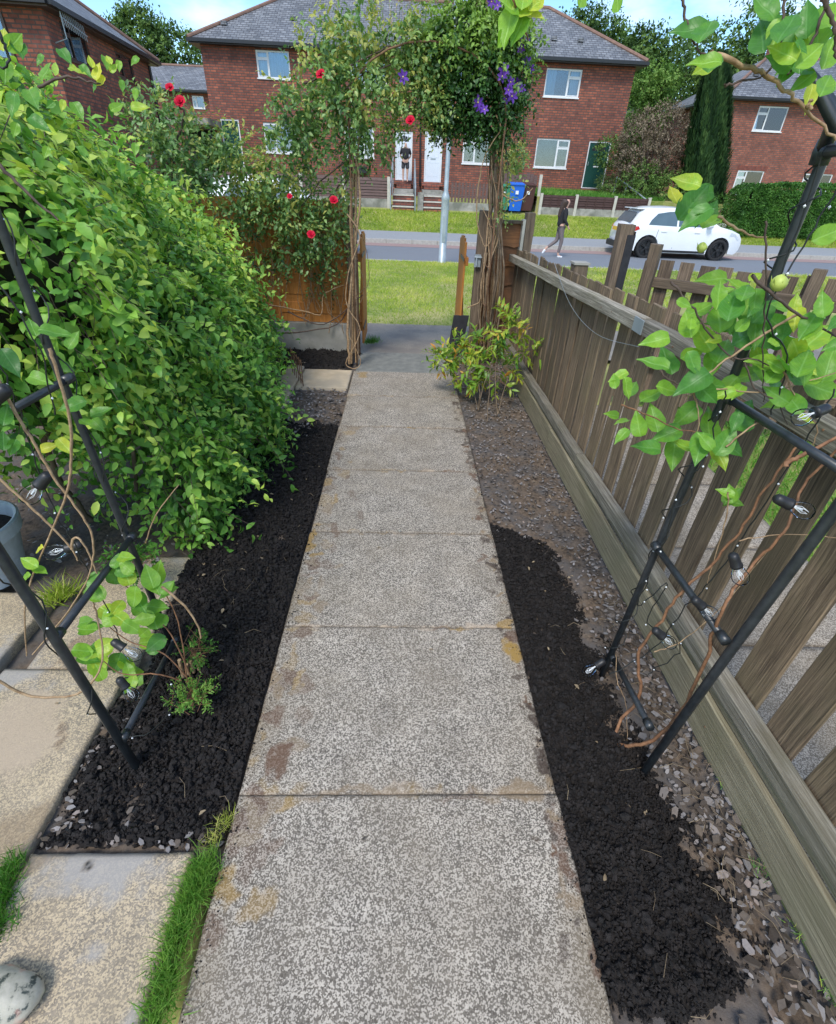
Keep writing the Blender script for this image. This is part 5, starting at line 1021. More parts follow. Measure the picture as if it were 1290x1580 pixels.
# ------------------------------------------------------------------ boundary panels and gate
lf = thing('panel_fence', 'orange brown timber panel on a concrete gravel board left of the gate', 'fence', (-1.5, 5.02, 0))
z = .27; i = 0
while z < 1.19: rail(lf, 'slat', (-3.2, 5.02-.008*(i % 2), z+.045), (-.50, 5.02-.008*(i % 2), z+.045), .014, .098, 'orangeslat' if 'orangeslat' in M else 'orange', 10, .001, .002); z += .083; i += 1
MB().box(-3.2, -.50, 4.985, 5.05, 1.195, 1.225).build('capping', M['orange'], lf); MB().box(-3.2, -.505, 4.99, 5.045, -.05, .262).build('gravel_board', M['conc'], lf, bevel=.006)
for x in (-1.2, -2.2): MB().box(x-.02, x+.02, 4.985, 5.005, .27, 1.19).build('batten', M['orange'], lf)
# gate posts
for (x, lab, zt) in ((-.475, 'brown gate post wrapped by climbing stems left of the opening', 1.25), (.70, 'brown gate post smothered in old vine stems right of the opening', 1.25)):
    p_ = thing('gate_post', lab, 'post', (x, 4.98, 0)); inst(boardmesh('post', .095, .095, zt, 'oldpost', ch=.006), 'timber', p_, (x, 4.98, 0))
def gate(label, x, side):
    g_ = thing('garden_gate', label, 'gate', (x, 5.04, .05), None); n = 5
    for i in range(n):
        y0 = 5.06+i*.102; h = 1.0+.05*math.sin(math.pi*(i+.5)/n); MB().box(x-.009, x+.009, y0, y0+.098, .06, h-.02).build('board', M['orange'], g_, bevel=.003)
    s = side
    for z_ in (.18, .80): MB().box(min(x+s*.0095, x+s*.035), max(x+s*.0095, x+s*.035), 5.07, 5.56, z_, z_+.07).build('ledge', M['orange'], g_, bevel=.003)
    MB().beam((x+s*.022, 5.08, .25), (x+s*.022, 5.54, .79), .024, .06, up=(0, -1, 1)).build('brace', M['orange'], g_)
    for z_ in (.2, .84): MB().box(x-.012*s-.003, x-.012*s+.003, 5.03, 5.35, z_, z_+.03).build('hinge', M['blackmetal'], g_)
    return g_
gate('left leaf of the orange stained gate standing open towards the road', -.40, -1); gg = gate('right leaf of the orange stained gate standing open towards the road', .565, 1)
q = PY(736, 402, 4.93); lk = MB(); lk.box(q.x-.025, q.x+.03, 4.90, 4.93, q.z-.05, q.z+.05); lk.tube([(q.x-.03, 4.89, q.z+.03), (q.x+.035, 4.89, q.z+.03)], .008); lk.tube([(q.x-.01, 4.885, q.z+.03), (q.x-.01, 4.87, q.z-.04)], .006); tag(lk.build('gate_latch', M['galv']), 'grey steel latch fixed to the right gate post', 'latch')
q = PY(553, 362, 4.9); lk = MB(); lk.box(q.x-.05, q.x+.0, 4.90, 4.93, q.z-.04, q.z+.04); tag(lk.build('gate_latch', M['galv']), 'small grey latch plate on the left gate post', 'latch')
# right wavy panel
rp_ = thing('panel_fence', 'narrow brown overlap panel with wavy edged boards right of the gate', 'fence', (.9, 5.14, 0))
z = -.02; i = 0
while z < 1.10:
    hgt = .19; V = []; n = 12
    for j in range(n+1):
        x = .755+.305*j/n; w = .006*math.sin(j*1.1+i*2.1)+U(-.002, .002); yb = 5.105+U(0, .001); V += [(x, yb, z+w), (x, yb+.012, z+w), (x, yb+.030, z+hgt), (x, yb+.022, z+hgt)]
    Fs = []
    for j in range(n):
        a = j*4
        for k_ in range(4): Fs.append((a+k_, a+4+k_, a+4+(k_+1) % 4, a+(k_+1) % 4))
    Fs += [(0, 1, 2, 3), (n*4+3, n*4+2, n*4+1, n*4)]
    mk('overlap_board', V, Fs, M['brownpanel'], rp_); z += .165; i += 1
MB().box(.745, 1.07, 5.09, 5.16, 1.155, 1.18).build('capping', M['oldpost'], rp_)
MB().box(1.065, 1.09, 5.08, 5.16, -.05, 1.19).build('frame_post', M['concpost'], rp_); 
p_ = thing('gate_post', 'square weathered timber post at the corner of the picket fence', 'post', (1.14, 5.2, 0)); inst(boardmesh('post', .085, .085, 1.24, 'oldpost', ch=.006), 'timber', p_, (1.145, 5.18, 0))
m = MB(); a = PY(690, 546, 4.98); b = PY(700, 490, 5.06); m.add([(a.x, 4.99, -.02), (a.x+.14, 5.0, -.02), (b.x+.15, 5.05, .36), (b.x-.0, 5.04, .36), (a.x, 5.02, -.02), (a.x+.14, 5.03, -.02), (b.x+.15, 5.08, .36), (b.x, 5.07, .36)], [(0, 1, 2, 3), (7, 6, 5, 4), (0, 4, 5, 1), (1, 5, 6, 2), (2, 6, 7, 3), (3, 7, 4, 0)])
tag(m.build('leaning_board', M['charred']), 'dark offcut board leaning at the foot of the right gate leaf', 'board')
# ------------------------------------------------------------------ rusty garden arch over the gate with climbers
ga = thing('garden_arch', 'rusty tubular arch smothered with climbing rose and clematis over the gate', 'garden arch', (.12, 4.7, 0))
for y_ in (4.52, 4.86):
    xl, xr = -.42, .72; pts = [(xl, y_, 0), (xl, y_, 1.0), (xl, y_, 1.75)]+[((xl+xr)/2-math.cos(q)*(xr-xl)/2, y_, 1.85+math.sin(q)*.38) for q in [math.pi*i/12 for i in range(13)]]+[(xr, y_, 1.75), (xr, y_, 1.0), (xr, y_, 0)]
    MB().tube(pts, .0065, 8).build('hoop', M['rust'], ga, True)
for z_ in np.arange(.25, 1.8, .3):
    for x in (-.42, .72): MB().tube([(x, 4.52, z_), (x, 4.86, z_)], .005, 6).build('rung', M['rust'], ga)
for q in np.linspace(.2, 2.94, 8): MB().tube([(.15-math.cos(q)*.57, 4.52, 1.85+math.sin(q)*.38), (.15-math.cos(q)*.57, 4.86, 1.85+math.sin(q)*.38)], .005, 6).build('rung', M['rust'], ga)
def stems(name, mat, parent, paths, r0=.008, jit=.008, n=5):
    for p_ in paths:
        s_ = smooth_path(p_, 6, jit); o = MB().tube(s_, [r0*(1-.5*i/len(s_)) for i in range(len(s_))], n, False).build(name, mat, parent, True)
    return o
def fol(name, bl, n, nleaf, ls, mat, parent, droop=.5, tb=.45, tv=.22, inner=.35, tmpl=None, split_n=0, length=3.2, me=None, spread=.6, tint_z=None):
    P, Nn = blobs(bl, n//nleaf, inner); A = list(sprays(P, Nn, ls*length, nleaf, droop, spread, ls, tb, tv, .6))
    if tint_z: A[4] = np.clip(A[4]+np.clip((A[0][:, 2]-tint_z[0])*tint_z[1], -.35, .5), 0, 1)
    if split_n: split(A[0], A[1], A[2], A[3], A[4], leaf_s(.55), me, mat, parent, split_n, 'leaf', name)
    else: mass(name, A[0], A[1], A[2], A[3], A[4], tmpl or leaf_s(.55), mat, parent, 'stuff')
    return A
LM_rose = leafmesh('leaf', leaf_t(.58), M['rose']); LM_cl = leafmesh('leaf', leaf_t(.52), M['clema'])
def EL(px, py, Y, rx, rz, ry=.22):
    c = PY(px, py, Y); return (c.x, c.y, c.z, rx, ry, rz)
def flower(name, label, cat, p_, r, mat, grp, n=5, rings=2, face=(0, -1, .2)):
    pw = .52 if rings > 1 else .26; t = thing(name, label, cat, p_, grp); f = Vector(face).normalized(); u = f.orthogonal().normalized(); w = f.cross(u)
    for rg in range(rings):
        for i in range(n):
            q = 2*math.pi*(i+.5*rg)/n+U(-.15, .15); rr = r*(1-.35*rg); tl = .25+.5*rg+U(-.1, .1); dr = (u*math.cos(q)+w*math.sin(q)); dd = (dr*math.cos(tl)+f*math.sin(tl)); nn2 = (f*math.cos(tl)-dr*math.sin(tl)); sd_ = dd.cross(nn2); P0 = Vector(p_)
            V = [P0, P0+dd*rr*.5+sd_*rr*pw+nn2*rr*.08, P0+dd*rr*.55, P0+dd*rr*.5-sd_*rr*pw+nn2*rr*.08, P0+dd*rr*.9+sd_*rr*pw*.75+nn2*rr*.05, P0+dd*rr*(1.0+.1*(rings < 2))-nn2*rr*.10, P0+dd*rr*.9-sd_*rr*pw*.75+nn2*rr*.05]
            mk('petal', V, [(0, 1, 2), (0, 2, 3), (1, 4, 5, 2), (2, 5, 6, 3)], M[mat], t, True)
    MB().lathe([(0, -.02*r), (r*.16, 0), (r*.12, r*.12), (0, r*.16)], p_, f, 8).build('centre', M['yellow'] if mat == 'purple' else M[mat], t, True); return t
rs = thing('climbing_rose', 'climbing rose with red flowers covering the left of the arch and panel', 'climbing rose', (-.5, 4.75, 0))
RB = [EL(505, 95, 4.7, .22, .22), EL(520, 160, 4.6, .26, .24), EL(465, 170, 4.7, .20, .18), EL(470, 230, 4.65, .22, .16), EL(545, 215, 4.6, .14, .16), EL(560, 130, 4.6, .16, .20), EL(600, 80, 4.7, .20, .13), EL(640, 60, 4.7, .2, .12), EL(560, 55, 4.7, .16, .14), EL(580, 215, 4.6, .07, .12), EL(520, 40, 4.8, .08, .16), EL(440, 205, 4.7, .10, .12)]
RB2 = [EL(420, 270, 4.75, .30, .16), EL(365, 245, 4.8, .16, .16), EL(385, 320, 4.75, .28, .15), EL(455, 320, 4.75, .2, .13), EL(490, 360, 4.78, .22, .17), EL(515, 310, 4.75, .12, .16), EL(440, 390, 4.8, .14, .12), EL(510, 400, 4.8, .10, .10)]
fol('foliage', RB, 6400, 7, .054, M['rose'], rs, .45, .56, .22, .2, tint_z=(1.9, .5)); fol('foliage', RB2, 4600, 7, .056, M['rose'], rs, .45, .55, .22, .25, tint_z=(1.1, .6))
fol('foliage', [EL(500, 440, 4.9, .18, .12, .1), EL(400, 400, 4.9, .15, .2, .1), EL(360, 350, 4.85, .2, .1, .1)], 380, 7, .045, M['rose'], rs, .45, .35, .2, .2)
pl = [[PY(543, 560, 4.6), PY(545, 450, 4.6), PY(541, 330, 4.6), PY(545, 230, 4.6), PY(520, 130, 4.65)], [PY(550, 560, 4.55), PY(548, 400, 4.58), PY(552, 250, 4.6), PY(560, 150, 4.6)], [PY(540, 562, 4.5), PY(537, 500, 4.5), PY(548, 380, 4.55), PY(556, 300, 4.55), PY(543, 200, 4.6)]]
stems('main_stem', M['vine'], rs, pl, .013, .006, 6)
bp = []
for _ in range(26):
    a = (U(395, 545), U(470, 520)); bp.append([PY(a[0], a[1], 4.95), PY(a[0]+U(-30, 40), a[1]-U(40, 90), 4.9), PY(a[0]+U(-60, 60), a[1]-U(100, 210), 4.8)])
stems('thin_stems', M['vine'], rs, bp, .0042, .008)
stems('arching_cane', M['twig'], rs, [[PY(545, 240, 4.6), PY(500, 275, 4.65), PY(465, 318, 4.7)], [PY(545, 255, 4.6), PY(520, 290, 4.65), PY(495, 322, 4.7)], [PY(552, 240, 4.6), PY(535, 280, 4.65), PY(520, 315, 4.7)], [PY(430, 515, 4.85), PY(520, 500, 4.8), PY(545, 440, 4.7)], [PY(445, 480, 4.85), PY(500, 500, 4.8), PY(560, 455, 4.7)], [PY(470, 130, 4.6), PY(540, 100, 4.6), PY(610, 70, 4.6), PY(690, 75, 4.65)], [PY(510, 180, 4.6), PY(545, 125, 4.6), PY(620, 95, 4.6)]], .007, .006)
stems('pale_cane', M['vine'], rs, [[PY(415, 470, 4.88), PY(470, 480, 4.82), PY(495, 485, 4.8), PY(500, 455, 4.8), PY(530, 440, 4.75)], [PY(535, 330, 4.5), PY(555, 365, 4.5), PY(538, 420, 4.5), PY(535, 470, 4.48), PY(556, 510, 4.45), PY(534, 560, 4.42), PY(550, 568, 4.42), PY(556, 555, 4.44), PY(540, 520, 4.45)]], .006, .003)
for px_, py_, lab in ((495, 115, 'red rose against the brick wall above the left arch foliage'), (633, 186, 'red rose hanging below the middle of the arch'), (480, 362, 'red rose low in front of the orange brown panel'), (515, 309, 'round crimson rose just left of the arch post'), (447, 303, 'small half hidden crimson rose bud above the panel top')):
    q = PY(px_, py_, 4.42 if py_ > 250 else 4.36); flower('rose_flower', lab, 'rose', q, .034 if px_ != 447 else .022, 'petal', 'red roses on the climber', 6, 4, (U(-.3, .3), -.8, .6))
rs2 = thing('rose_bush', 'loose rose bush with two crimson flowers beside the top of the big hedge', 'rose bush', (-2.2, 4.6, 0)); fol('foliage', [EL(255, 205, 4.6, .30, .20), EL(285, 235, 4.6, .26, .16), EL(240, 180, 4.7, .2, .14), EL(300, 265, 4.5, .2, .12), EL(345, 220, 4.75, .10, .12)], 2800, 7, .054, M['rose'], rs2, .4, .5, .2, .3, tint_z=(1.7, .5))
stems('stem', M['twig'], rs2, [[(-2.1, 4.6, 0), (-2.0, 4.6, .9), PY(270, 240, 4.6), PY(255, 180, 4.6)], [(-2.2, 4.6, 0), (-2.1, 4.6, 1.0), PY(280, 200, 4.55), PY(277, 165, 4.5)]], .012)
for px_, py_, lab in ((278, 157, 'bright crimson rose at the top of the far left rose bush'), (262, 135, 'crimson rose bud standing highest on the far left rose bush')): flower('rose_flower', lab, 'rose', PY(px_, py_, 4.45), .042 if py_ > 140 else .03, 'petal', 'red roses on the bush', 6, 4, (U(-.3, .3), -.8, .6))
cl = thing('clematis', 'dense dark clematis clump with purple flowers on the right of the arch', 'clematis', (.7, 4.75, 0))
CB = [EL(735, 105, 4.75, .36, .34, .28), EL(700, 70, 4.7, .24, .24, .25), EL(770, 75, 4.75, .26, .26, .25), EL(760, 150, 4.7, .24, .24, .22), EL(700, 150, 4.7, .2, .2, .2), EL(720, 45, 4.75, .3, .18, .25), EL(785, 50, 4.8, .14, .2), EL(800, 110, 4.8, .08, .2, .1), EL(720, 175, 4.72, .20, .08, .15), EL(775, 195, 4.7, .09, .1, .1)]
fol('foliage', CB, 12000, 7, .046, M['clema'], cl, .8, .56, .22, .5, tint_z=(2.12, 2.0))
fol('inner_foliage', [(b[0], b[1], b[2], b[3]*.6, b[4]*.6, b[5]*.6) for b in CB], 3000, 7, .055, M['clema'], cl, .5, .12, .1, .3)  # inner leaves tinted dark, shade of the clump put into colour
fol('foliage', [EL(655, 95, 4.7, .17, .16), EL(640, 140, 4.65, .16, .14), EL(665, 160, 4.65, .12, .12), EL(615, 160, 4.65, .06, .08), EL(603, 190, 4.65, .035, .09), EL(640, 60, 4.7, .2, .10), EL(680, 175, 4.65, .08, .1), EL(795, 250, 4.8, .05, .15, .05), EL(775, 320, 4.8, .05, .12, .05), EL(790, 165, 4.8, .07, .15, .08)], 4200, 7, .044, M['rose'], cl, .6, .68, .2, .2)
P, Nn = blobs([EL(690, 10, 4.8, .45, .14), EL(740, -10, 4.8, .4, .15), EL(610, 30, 4.8, .25, .12)], 80, .3); A = sprays(P, Nn*.3+np.array([0, 0, 1.]), .16, 8, -.2, .3, .032, .75, .2); mass('shoots', *A[:5], leaf_s(.45), M['rose'], cl, 'stuff'); twigs('shoot_stems', A[5], .002, M['vine'], cl)
vp = []
for i in range(26):
    x0 = U(738, 760); x1 = U(758, 778); vp.append([PY(x0, U(520, 560), U(4.7, 4.9)), PY(x0*.5+x1*.5+U(-14, 14), 430, U(4.65, 4.9)), PY(x1+U(-9, 6), 320, U(4.7, 4.9)), PY(x1+U(-12, 6), U(170, 240), U(4.7, 4.9))])
stems('old_stem', M['vine'], cl, vp[:15], .0065, .008); stems('bark_strands', M['bark'], cl, vp[15:], .0095, .008)
stems('loose_stem', M['vine'], cl, [[PY(765, 178, 4.6), PY(772, 200, 4.58), PY(752, 232, 4.58), PY(742, 262, 4.58)], [PY(742, 262, 4.58), PY(735, 330, 4.6), PY(748, 380, 4.6), PY(758, 360, 4.6), PY(745, 320, 4.6)], [PY(720, 475, 4.6), PY(740, 465, 4.58), PY(742, 440, 4.58), PY(752, 390, 4.58)], [PY(775, 300, 4.6), PY(800, 310, 4.6), PY(822, 290, 4.6)]], .006, .003)
CLL = ['lowest left purple flower under the dark clematis clump', 'lowest right purple flower of the pair under the dark clump', 'topmost flower of the purple cluster right of the dark clump', 'right hand flower in the middle of the big purple cluster', 'lower flower at the centre of the big purple cluster', 'lowest right flower of the big purple cluster', 'small flower at the centre of the big purple cluster', 'upper purple flower against the slate roof right of the arch', 'purple flower just below the eaves line right of the arch', 'second purple flower hanging over the gutter right of the arch', 'lowest purple flower dangling over the brick wall right of the arch', 'purple flower between the big cluster and the dangling ones',
'left purple flower on top of the arch at the picture edge', 'right purple flower on top of the arch at the picture edge', 'single dark purple flower alone under the middle of the arch', 'highest purple flower on the shoots right of the arch', 'purple flower hanging below the dark leaves above the old stems', 'left hand purple flower at the top of the big cluster']
for i, (px_, py_) in enumerate([(735, 158), (745, 170), (775, 118), (785, 140), (780, 152), (792, 148), (788, 128), (803, 75), (815, 95), (818, 105), (805, 138), (800, 128), (757, 4), (768, 8), (620, 118), (812, 60), (740, 165), (778, 108)]):
    labs = CLL[i]
    flower('clematis_flower', labs, 'clematis flower', PY(px_+U(-3, 3), py_, 4.44 if px_ < 800 else 4.6)+Vector((0, U(-.04, .04), 0)), U(.028, .044), 'purple', 'purple clematis flowers', 6, 1, (U(-.6, .6), -1, U(-.5, .3)))
# ------------------------------------------------------------------ plants of the garden
# nandina by the fence
nd = thing('nandina_shrub', 'yellow green nandina with bronze leaf tips at the far end of the right bed', 'shrub', (.75, 3.75, 0))
nb = [EL(700, 540, 3.85, .13, .09, .14), EL(745, 530, 3.8, .15, .10, .15), EL(790, 505, 3.75, .16, .10, .15), EL(760, 565, 3.75, .16, .08, .14), EL(815, 540, 3.7, .13, .08, .12), EL(720, 578, 3.75, .11, .07, .1), EL(760, 585, 3.7, .13, .06, .1), EL(690, 560, 3.85, .09, .06, .1)]
P, Nn = blobs(nb, 135, .3); A = sprays(P, Nn*.8+np.array([0, 0, .35]), .12, 9, .3, .5, .085, .50, .2, .9)
A = list(A); A[4] = np.clip(A[4]-.04+(rng.random(len(A[4])) > .95)*.45, 0, 1)
split(A[0], A[1], A[2], A[3], A[4], leaf_s(.3, .06, .2), leafmesh('leaf', leaf_t(.30, .06, .22), M['nand']), M['nand'], nd, 300, 'leaf', 'foliage'); twigs('twigs', A[5], .0018, M['vinered'], nd, 2)
b1, b2 = PZ(738, 632, 0), PZ(768, 640, 0)
for i, pts in enumerate([[b1, PY(748, 590, 3.6), PY(770, 530, 3.75)], [b1, PY(740, 600, 3.6), PY(730, 560, 3.75)], [PZ(752, 650, 0), PY(755, 600, 3.5), PY(757, 560, 3.7)], [b2, PY(765, 560, 3.7), PY(790, 500, 3.75)], [b1, PY(728, 600, 3.65), PY(705, 550, 3.8)], [b2, PY(785, 580, 3.7), PY(812, 540, 3.7)]]):
    stems('stem', M['bark'], nd, [pts], .0038, .003)
q = PY(795, 482, 3.7); m = MB()
for _ in range(26): c = q+Vector((random.gauss(0, .016), random.gauss(0, .016), random.gauss(0, .026))); m.lathe([(0, -.005), (.005, 0), (0, .006)], c, (U(-1, 1), U(-1, 1), 1), 5)
m.build('flower_panicle', M['straw'], nd)['kind'] = 'stuff'
# the big hedge on the left
hd = thing('leafy_hedge', 'big overhanging hedge of broad green leaves left of the path', 'hedge', (-1.6, 2.9, 0))
HB = []
for y_, lo in ((2.15, -.84), (2.55, -.82), (2.95, -.82), (3.4, -.92), (3.85, -1.05), (4.2, -1.2)): HB.append((lo-.40, y_, .34, .40, .36, .36))
for y_, f_, z_ in ((1.95, -.98, .82), (2.4, -.98, .82), (2.9, -1.0, .80), (3.4, -1.05, .76), (3.85, -1.14, .70), (4.2, -1.24, .62)): HB.append((f_-.48, y_, z_, .48, .42, .45))
for y_, f_, z_ in ((1.85, -1.08, 1.30), (2.3, -1.18, 1.32), (2.8, -1.24, 1.22), (3.3, -1.30, 1.08), (3.8, -1.38, .97), (4.2, -1.45, .86)): HB.append((f_-.55, y_, z_, .55, .42, .50))
for y_, f_, z_ in ((1.75, -1.5, 1.25), (2.2, -1.7, 1.40), (3.0, -1.8, 1.30), (3.8, -1.9, 1.05)): HB.append((f_-.3, y_, z_, .6, .5, .52))
HB += [(-1.55, 1.72, .95, .42, .30, .36), (-1.9, 1.65, 1.1, .4, .32, .5), (-1.25, 1.78, 1.15, .32, .28, .4), (-1.02, 1.95, .40, .22, .18, .26), (-1.0, 1.86, .22, .16, .12, .17)]
P, Nn = blobs(HB, 5600, .86, .06)
P = P+Nn*((fbm(P[:, 1]+P[:, 0]*.7+5, P[:, 2]+3, 3.2, 3)-.5)*.42+(rng.random(len(P)) > .96)*.10)[:, None]; cut = ~((P[:, 0] < -1.08) & (P[:, 1] < 2.05) & (P[:, 2] < .55+.18*fbm(P[:, 0], P[:, 1], 4, 2))); P, Nn = P[cut], Nn[cut]
vis = (P[:, 0] > -2.15) & ((Nn[:, 0] > -.35) | (Nn[:, 2] > .2) | (Nn[:, 1] < -.2)); P, Nn = P[vis], Nn[vis]
A = list(sprays(P, Nn*.75+np.array([.12, -.1, 0]), .24, 10, .95, .5, .063, .49, .22, .6))
sun_tint = np.clip((A[0][:, 2]-.75)*.28, -.12, .32)+(fbm(A[0][:, 1]*1.0, A[0][:, 2]*1.0+A[0][:, 0], 3.0, 3)-.5)*.5; A[4] = np.clip(A[4]+sun_tint+(rng.random(len(sun_tint)) > .985)*.4, 0, 1)  # higher leaves tinted lighter as painted sunlight, plus random patches
A[0][:, 2] = np.maximum(A[0][:, 2], .01)
LM_h = leafmesh('leaf', leaf_t(.56, .10, .16), M['hedge'])
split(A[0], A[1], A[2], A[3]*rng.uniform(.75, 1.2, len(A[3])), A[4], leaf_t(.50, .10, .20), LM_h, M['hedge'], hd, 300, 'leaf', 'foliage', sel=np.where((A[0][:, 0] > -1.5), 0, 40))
twigs('twigs', A[5], .0016, M['twig'], hd, 2)
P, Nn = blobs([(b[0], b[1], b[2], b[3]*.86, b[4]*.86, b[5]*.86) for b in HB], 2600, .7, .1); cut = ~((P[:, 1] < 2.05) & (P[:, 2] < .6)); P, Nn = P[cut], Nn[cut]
A = sprays(P, Nn, .2, 7, .6, .5, .06, .15, .1, .5); mass('inner_foliage', *A[:5], leaf_s(.55), M['hedge'], hd, 'stuff')  # second layer of leaves, tinted dark to paint shade into gaps
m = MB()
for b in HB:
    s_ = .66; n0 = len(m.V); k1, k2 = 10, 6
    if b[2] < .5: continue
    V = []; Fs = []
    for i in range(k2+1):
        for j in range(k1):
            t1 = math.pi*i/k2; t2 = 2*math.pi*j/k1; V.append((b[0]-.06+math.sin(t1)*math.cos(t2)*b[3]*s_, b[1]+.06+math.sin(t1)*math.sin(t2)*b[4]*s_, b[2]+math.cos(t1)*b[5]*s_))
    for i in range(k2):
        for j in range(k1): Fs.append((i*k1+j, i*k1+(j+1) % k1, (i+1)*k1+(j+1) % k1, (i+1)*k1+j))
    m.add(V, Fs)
m.build('shade_core', M['core'], hd)['kind'] = 'stuff'  # dark lumps added inside the hedge to imitate shadow between leaves
for i in range(9):
    x, y_ = U(-1.7, -1.25), U(2.0, 4.0); stems('branch', M['bark'], hd, [[(x, y_, -.05), (x+U(-.1, .1), y_+U(-.1, .1), .4), (x+U(0, .35), y_+U(-.3, .2), .8)]], U(.010, .02))
stems('bare_twig', M['vine'], hd, [[PY(225, 838, 1.62), PY(238, 800, 1.62), PY(262, 765, 1.66), PY(276, 748, 1.7)]], .003, .001)
# ground litter and dark soil beneath the hedge
tri_chip(500, lambda: (U(-2.2, -.95), U(1.6, 2.8)), .01, .03, 'leaf_litter', hd)
# ------------------------------------------------------------------ near garden arch of black tube
na = thing('metal_garden_arch', 'black tubular garden arch straddling the path close to the viewer', 'garden arch', (0, .95, 0))
LFx, LFy, LBx, LBy = -.748, .773, -.835, 1.235; RFx, RFy, RBx, RBy = .742, .76, .748, 1.124
def hoop(xl, yl, xr, yr, zb, tlx, trx, ztop):
    c = (xl+tlx+xr+trx)/2; pts = [(xl, yl, zb), (xl+tlx*.5, yl, .55), (xl+tlx, yl, 1.1), (xl+tlx*1.05, yl, 1.55)]
    cx_, hx = (xl+tlx*1.05+xr+trx*1.05)/2, (xr+trx*1.05-xl-tlx*1.05)/2
    for i in range(1, 16):
        q = math.pi*i/16; f = i/16; pts.append((cx_-math.cos(q)*hx, yl*(1-f)+yr*f, 1.6+math.sin(q)*ztop))
    pts += [(xr+trx*1.05, yr, 1.55), (xr+trx, yr, 1.1), (xr+trx*.5, yr, .55), (xr, yr, zb)]; return pts
MB().tube(hoop(LFx, LFy, RFx, RFy, -.12, -.065, .11, .62), .0115, 12).build('hoop', M['blackmetal'], na, True)
MB().tube(hoop(LBx, LBy, RBx, RBy, -.12, -.035, .04, .62), .0105, 12).build('hoop', M['blackmetal'], na, True)
def rung(a, b): 
    a, b = Vector(a), Vector(b); m = MB().tube([a, b], .0095, 10); d = (b-a).normalized()
    for p_ in (a+d*.012, b-d*.012): m.tube([p_-d*.014, p_+d*.014], .0125, 10)
    m.build('rung', M['blackmetal'], na, True)
for (a, b, ya, yb) in (((85, 985), (205, 826), .773, 1.235), ((190, 1140), (272, 985), .773, 1.235), ((-10, 648), (110, 582), 1.02, 1.235)): rung(PY(*a, ya), PY(*b, yb))
rung(PY(1120, 990, .76), PY(1010, 840, 1.124)); rung(PY(1003, 1122, .78), PY(945, 1012, 1.124)); rung(PX(1340, 752, .82), PY(1120, 612, 1.124)); rung(PY(1270, 235, 1.124), PY(1440, 215, .76))
# pointed steel leaf finial
a = PY(1243, 97, 1.08); b = PY(1310, 222, 1.02); d = (b-a); s_ = d.cross(Vector((0, 1, 0))).normalized(); V = []; Fs = []
for i in range(9):
    t_ = i/8; w = .014*math.sin(math.pi*min(1, t_*.75+.02))**.8+.0005; c = a+d*t_
    V += [c+s_*w, c+Vector((0, -.007, 0))*min(1, t_*6), c-s_*w, c+Vector((0, .004, 0))]
for i in range(8):
    for j in range(4): Fs.append((i*4+j, i*4+(j+1) % 4, (i+1)*4+(j+1) % 4, (i+1)*4+j))
mk('leaf_finial', V, Fs, M['blackmetal'], na, True)
MB().tube([PY(1270, 235, 1.124), PY(1282, 200, 1.1), PY(1300, 165, 1.06)], [.014, .012, .010], 10).build('bracket', M['blackmetal'], na, True)
MB().lathe([(0, -.022), (.016, -.02), (.018, 0), (.016, .02), (0, .022)], PY(1270, 235, 1.124), (0, 0, 1), 12).build('joint', M['blackmetal'], na, True)
for p_ in (PY(1270, 235, 1.124),): pass
# string lights
sl_ = thing('string_lights', 'black cable of clear filament bulbs wound round the near garden arch', 'string lights', (0, 1, 0))
def helix(a, b, turns, r, n=None):
    a, b = Vector(a), Vector(b); d = (b-a).normalized(); u = d.orthogonal().normalized(); w = d.cross(u); n = n or int(turns*9); o = []
    for i in range(n+1):
        t_ = i/n; q = 2*math.pi*turns*t_+.6*math.sin(7*t_); rr = r*(1+.5*math.sin(11*t_)); o.append(a+(b-a)*t_+(u*math.cos(q)+w*math.sin(q))*rr)
    return o
cab = [helix((RBx, RBy, .08), PY(1120, 600, 1.124), 7, .020), helix(PY(1195, 420, 1.124), PY(1262, 250, 1.124), 2.5, .018), helix((LBx, LBy, .45), (-.86, 1.235, 1.35), 5, .014), helix((LFx-.02, LFy, .2), (LFx-.06, LFy, .85), 3, .016)]
cab += [smooth_path([PY(*p_, 1.0) for p_ in [(1120, 600), (1090, 700), (1050, 760), (1020, 850)]], 8, .004), smooth_path([PY(*p_, .98) for p_ in [(1290, 600), (1230, 700), (1165, 800), (1110, 880), (1060, 935), (1010, 1000), (940, 1040)]], 7, .004),
        smooth_path([PY(*p_, 1.0) for p_ in [(1290, 290), (1240, 380), (1185, 480), (1215, 560), (1190, 640)]], 7, .003), smooth_path([PY(*p_, 1.05) for p_ in [(1270, 240), (1215, 400), (1180, 470)]], 6, .003), smooth_path([PY(*p_, 1.05) for p_ in [(0, 560), (30, 640), (62, 735), (90, 800), (120, 850), (160, 930), (190, 1000)]], 6, .004), smooth_path([PY(*p_, 1.05) for p_ in [(0, 440), (60, 540), (85, 640)]], 6, .003),
        smooth_path([PY(*p_, .85) for p_ in [(190, 1138), (230, 1130), (270, 1085), (262, 1050)]], 6, .002), smooth_path([PY(*p_, 1.02) for p_ in [(1000, 890), (985, 935), (1030, 900), (1000, 960), (1050, 1000), (1000, 1040)]], 8, .005)]
for c in cab: MB().tube(c, .0017, 5, False).build('cable', M['wire'], sl_, True)
m = MB()
for c in cab:
    for i in range(3, len(c), 7): m.lathe([(0, -.0035), (.0028, 0), (0, .0035)], c[i]+Vector((U(-.006, .006), -.004, U(-.006, .006))), (0, 0, 1), 6)
m.build('fairy_light_beads', M['upvc'], sl_)['kind'] = 'stuff'
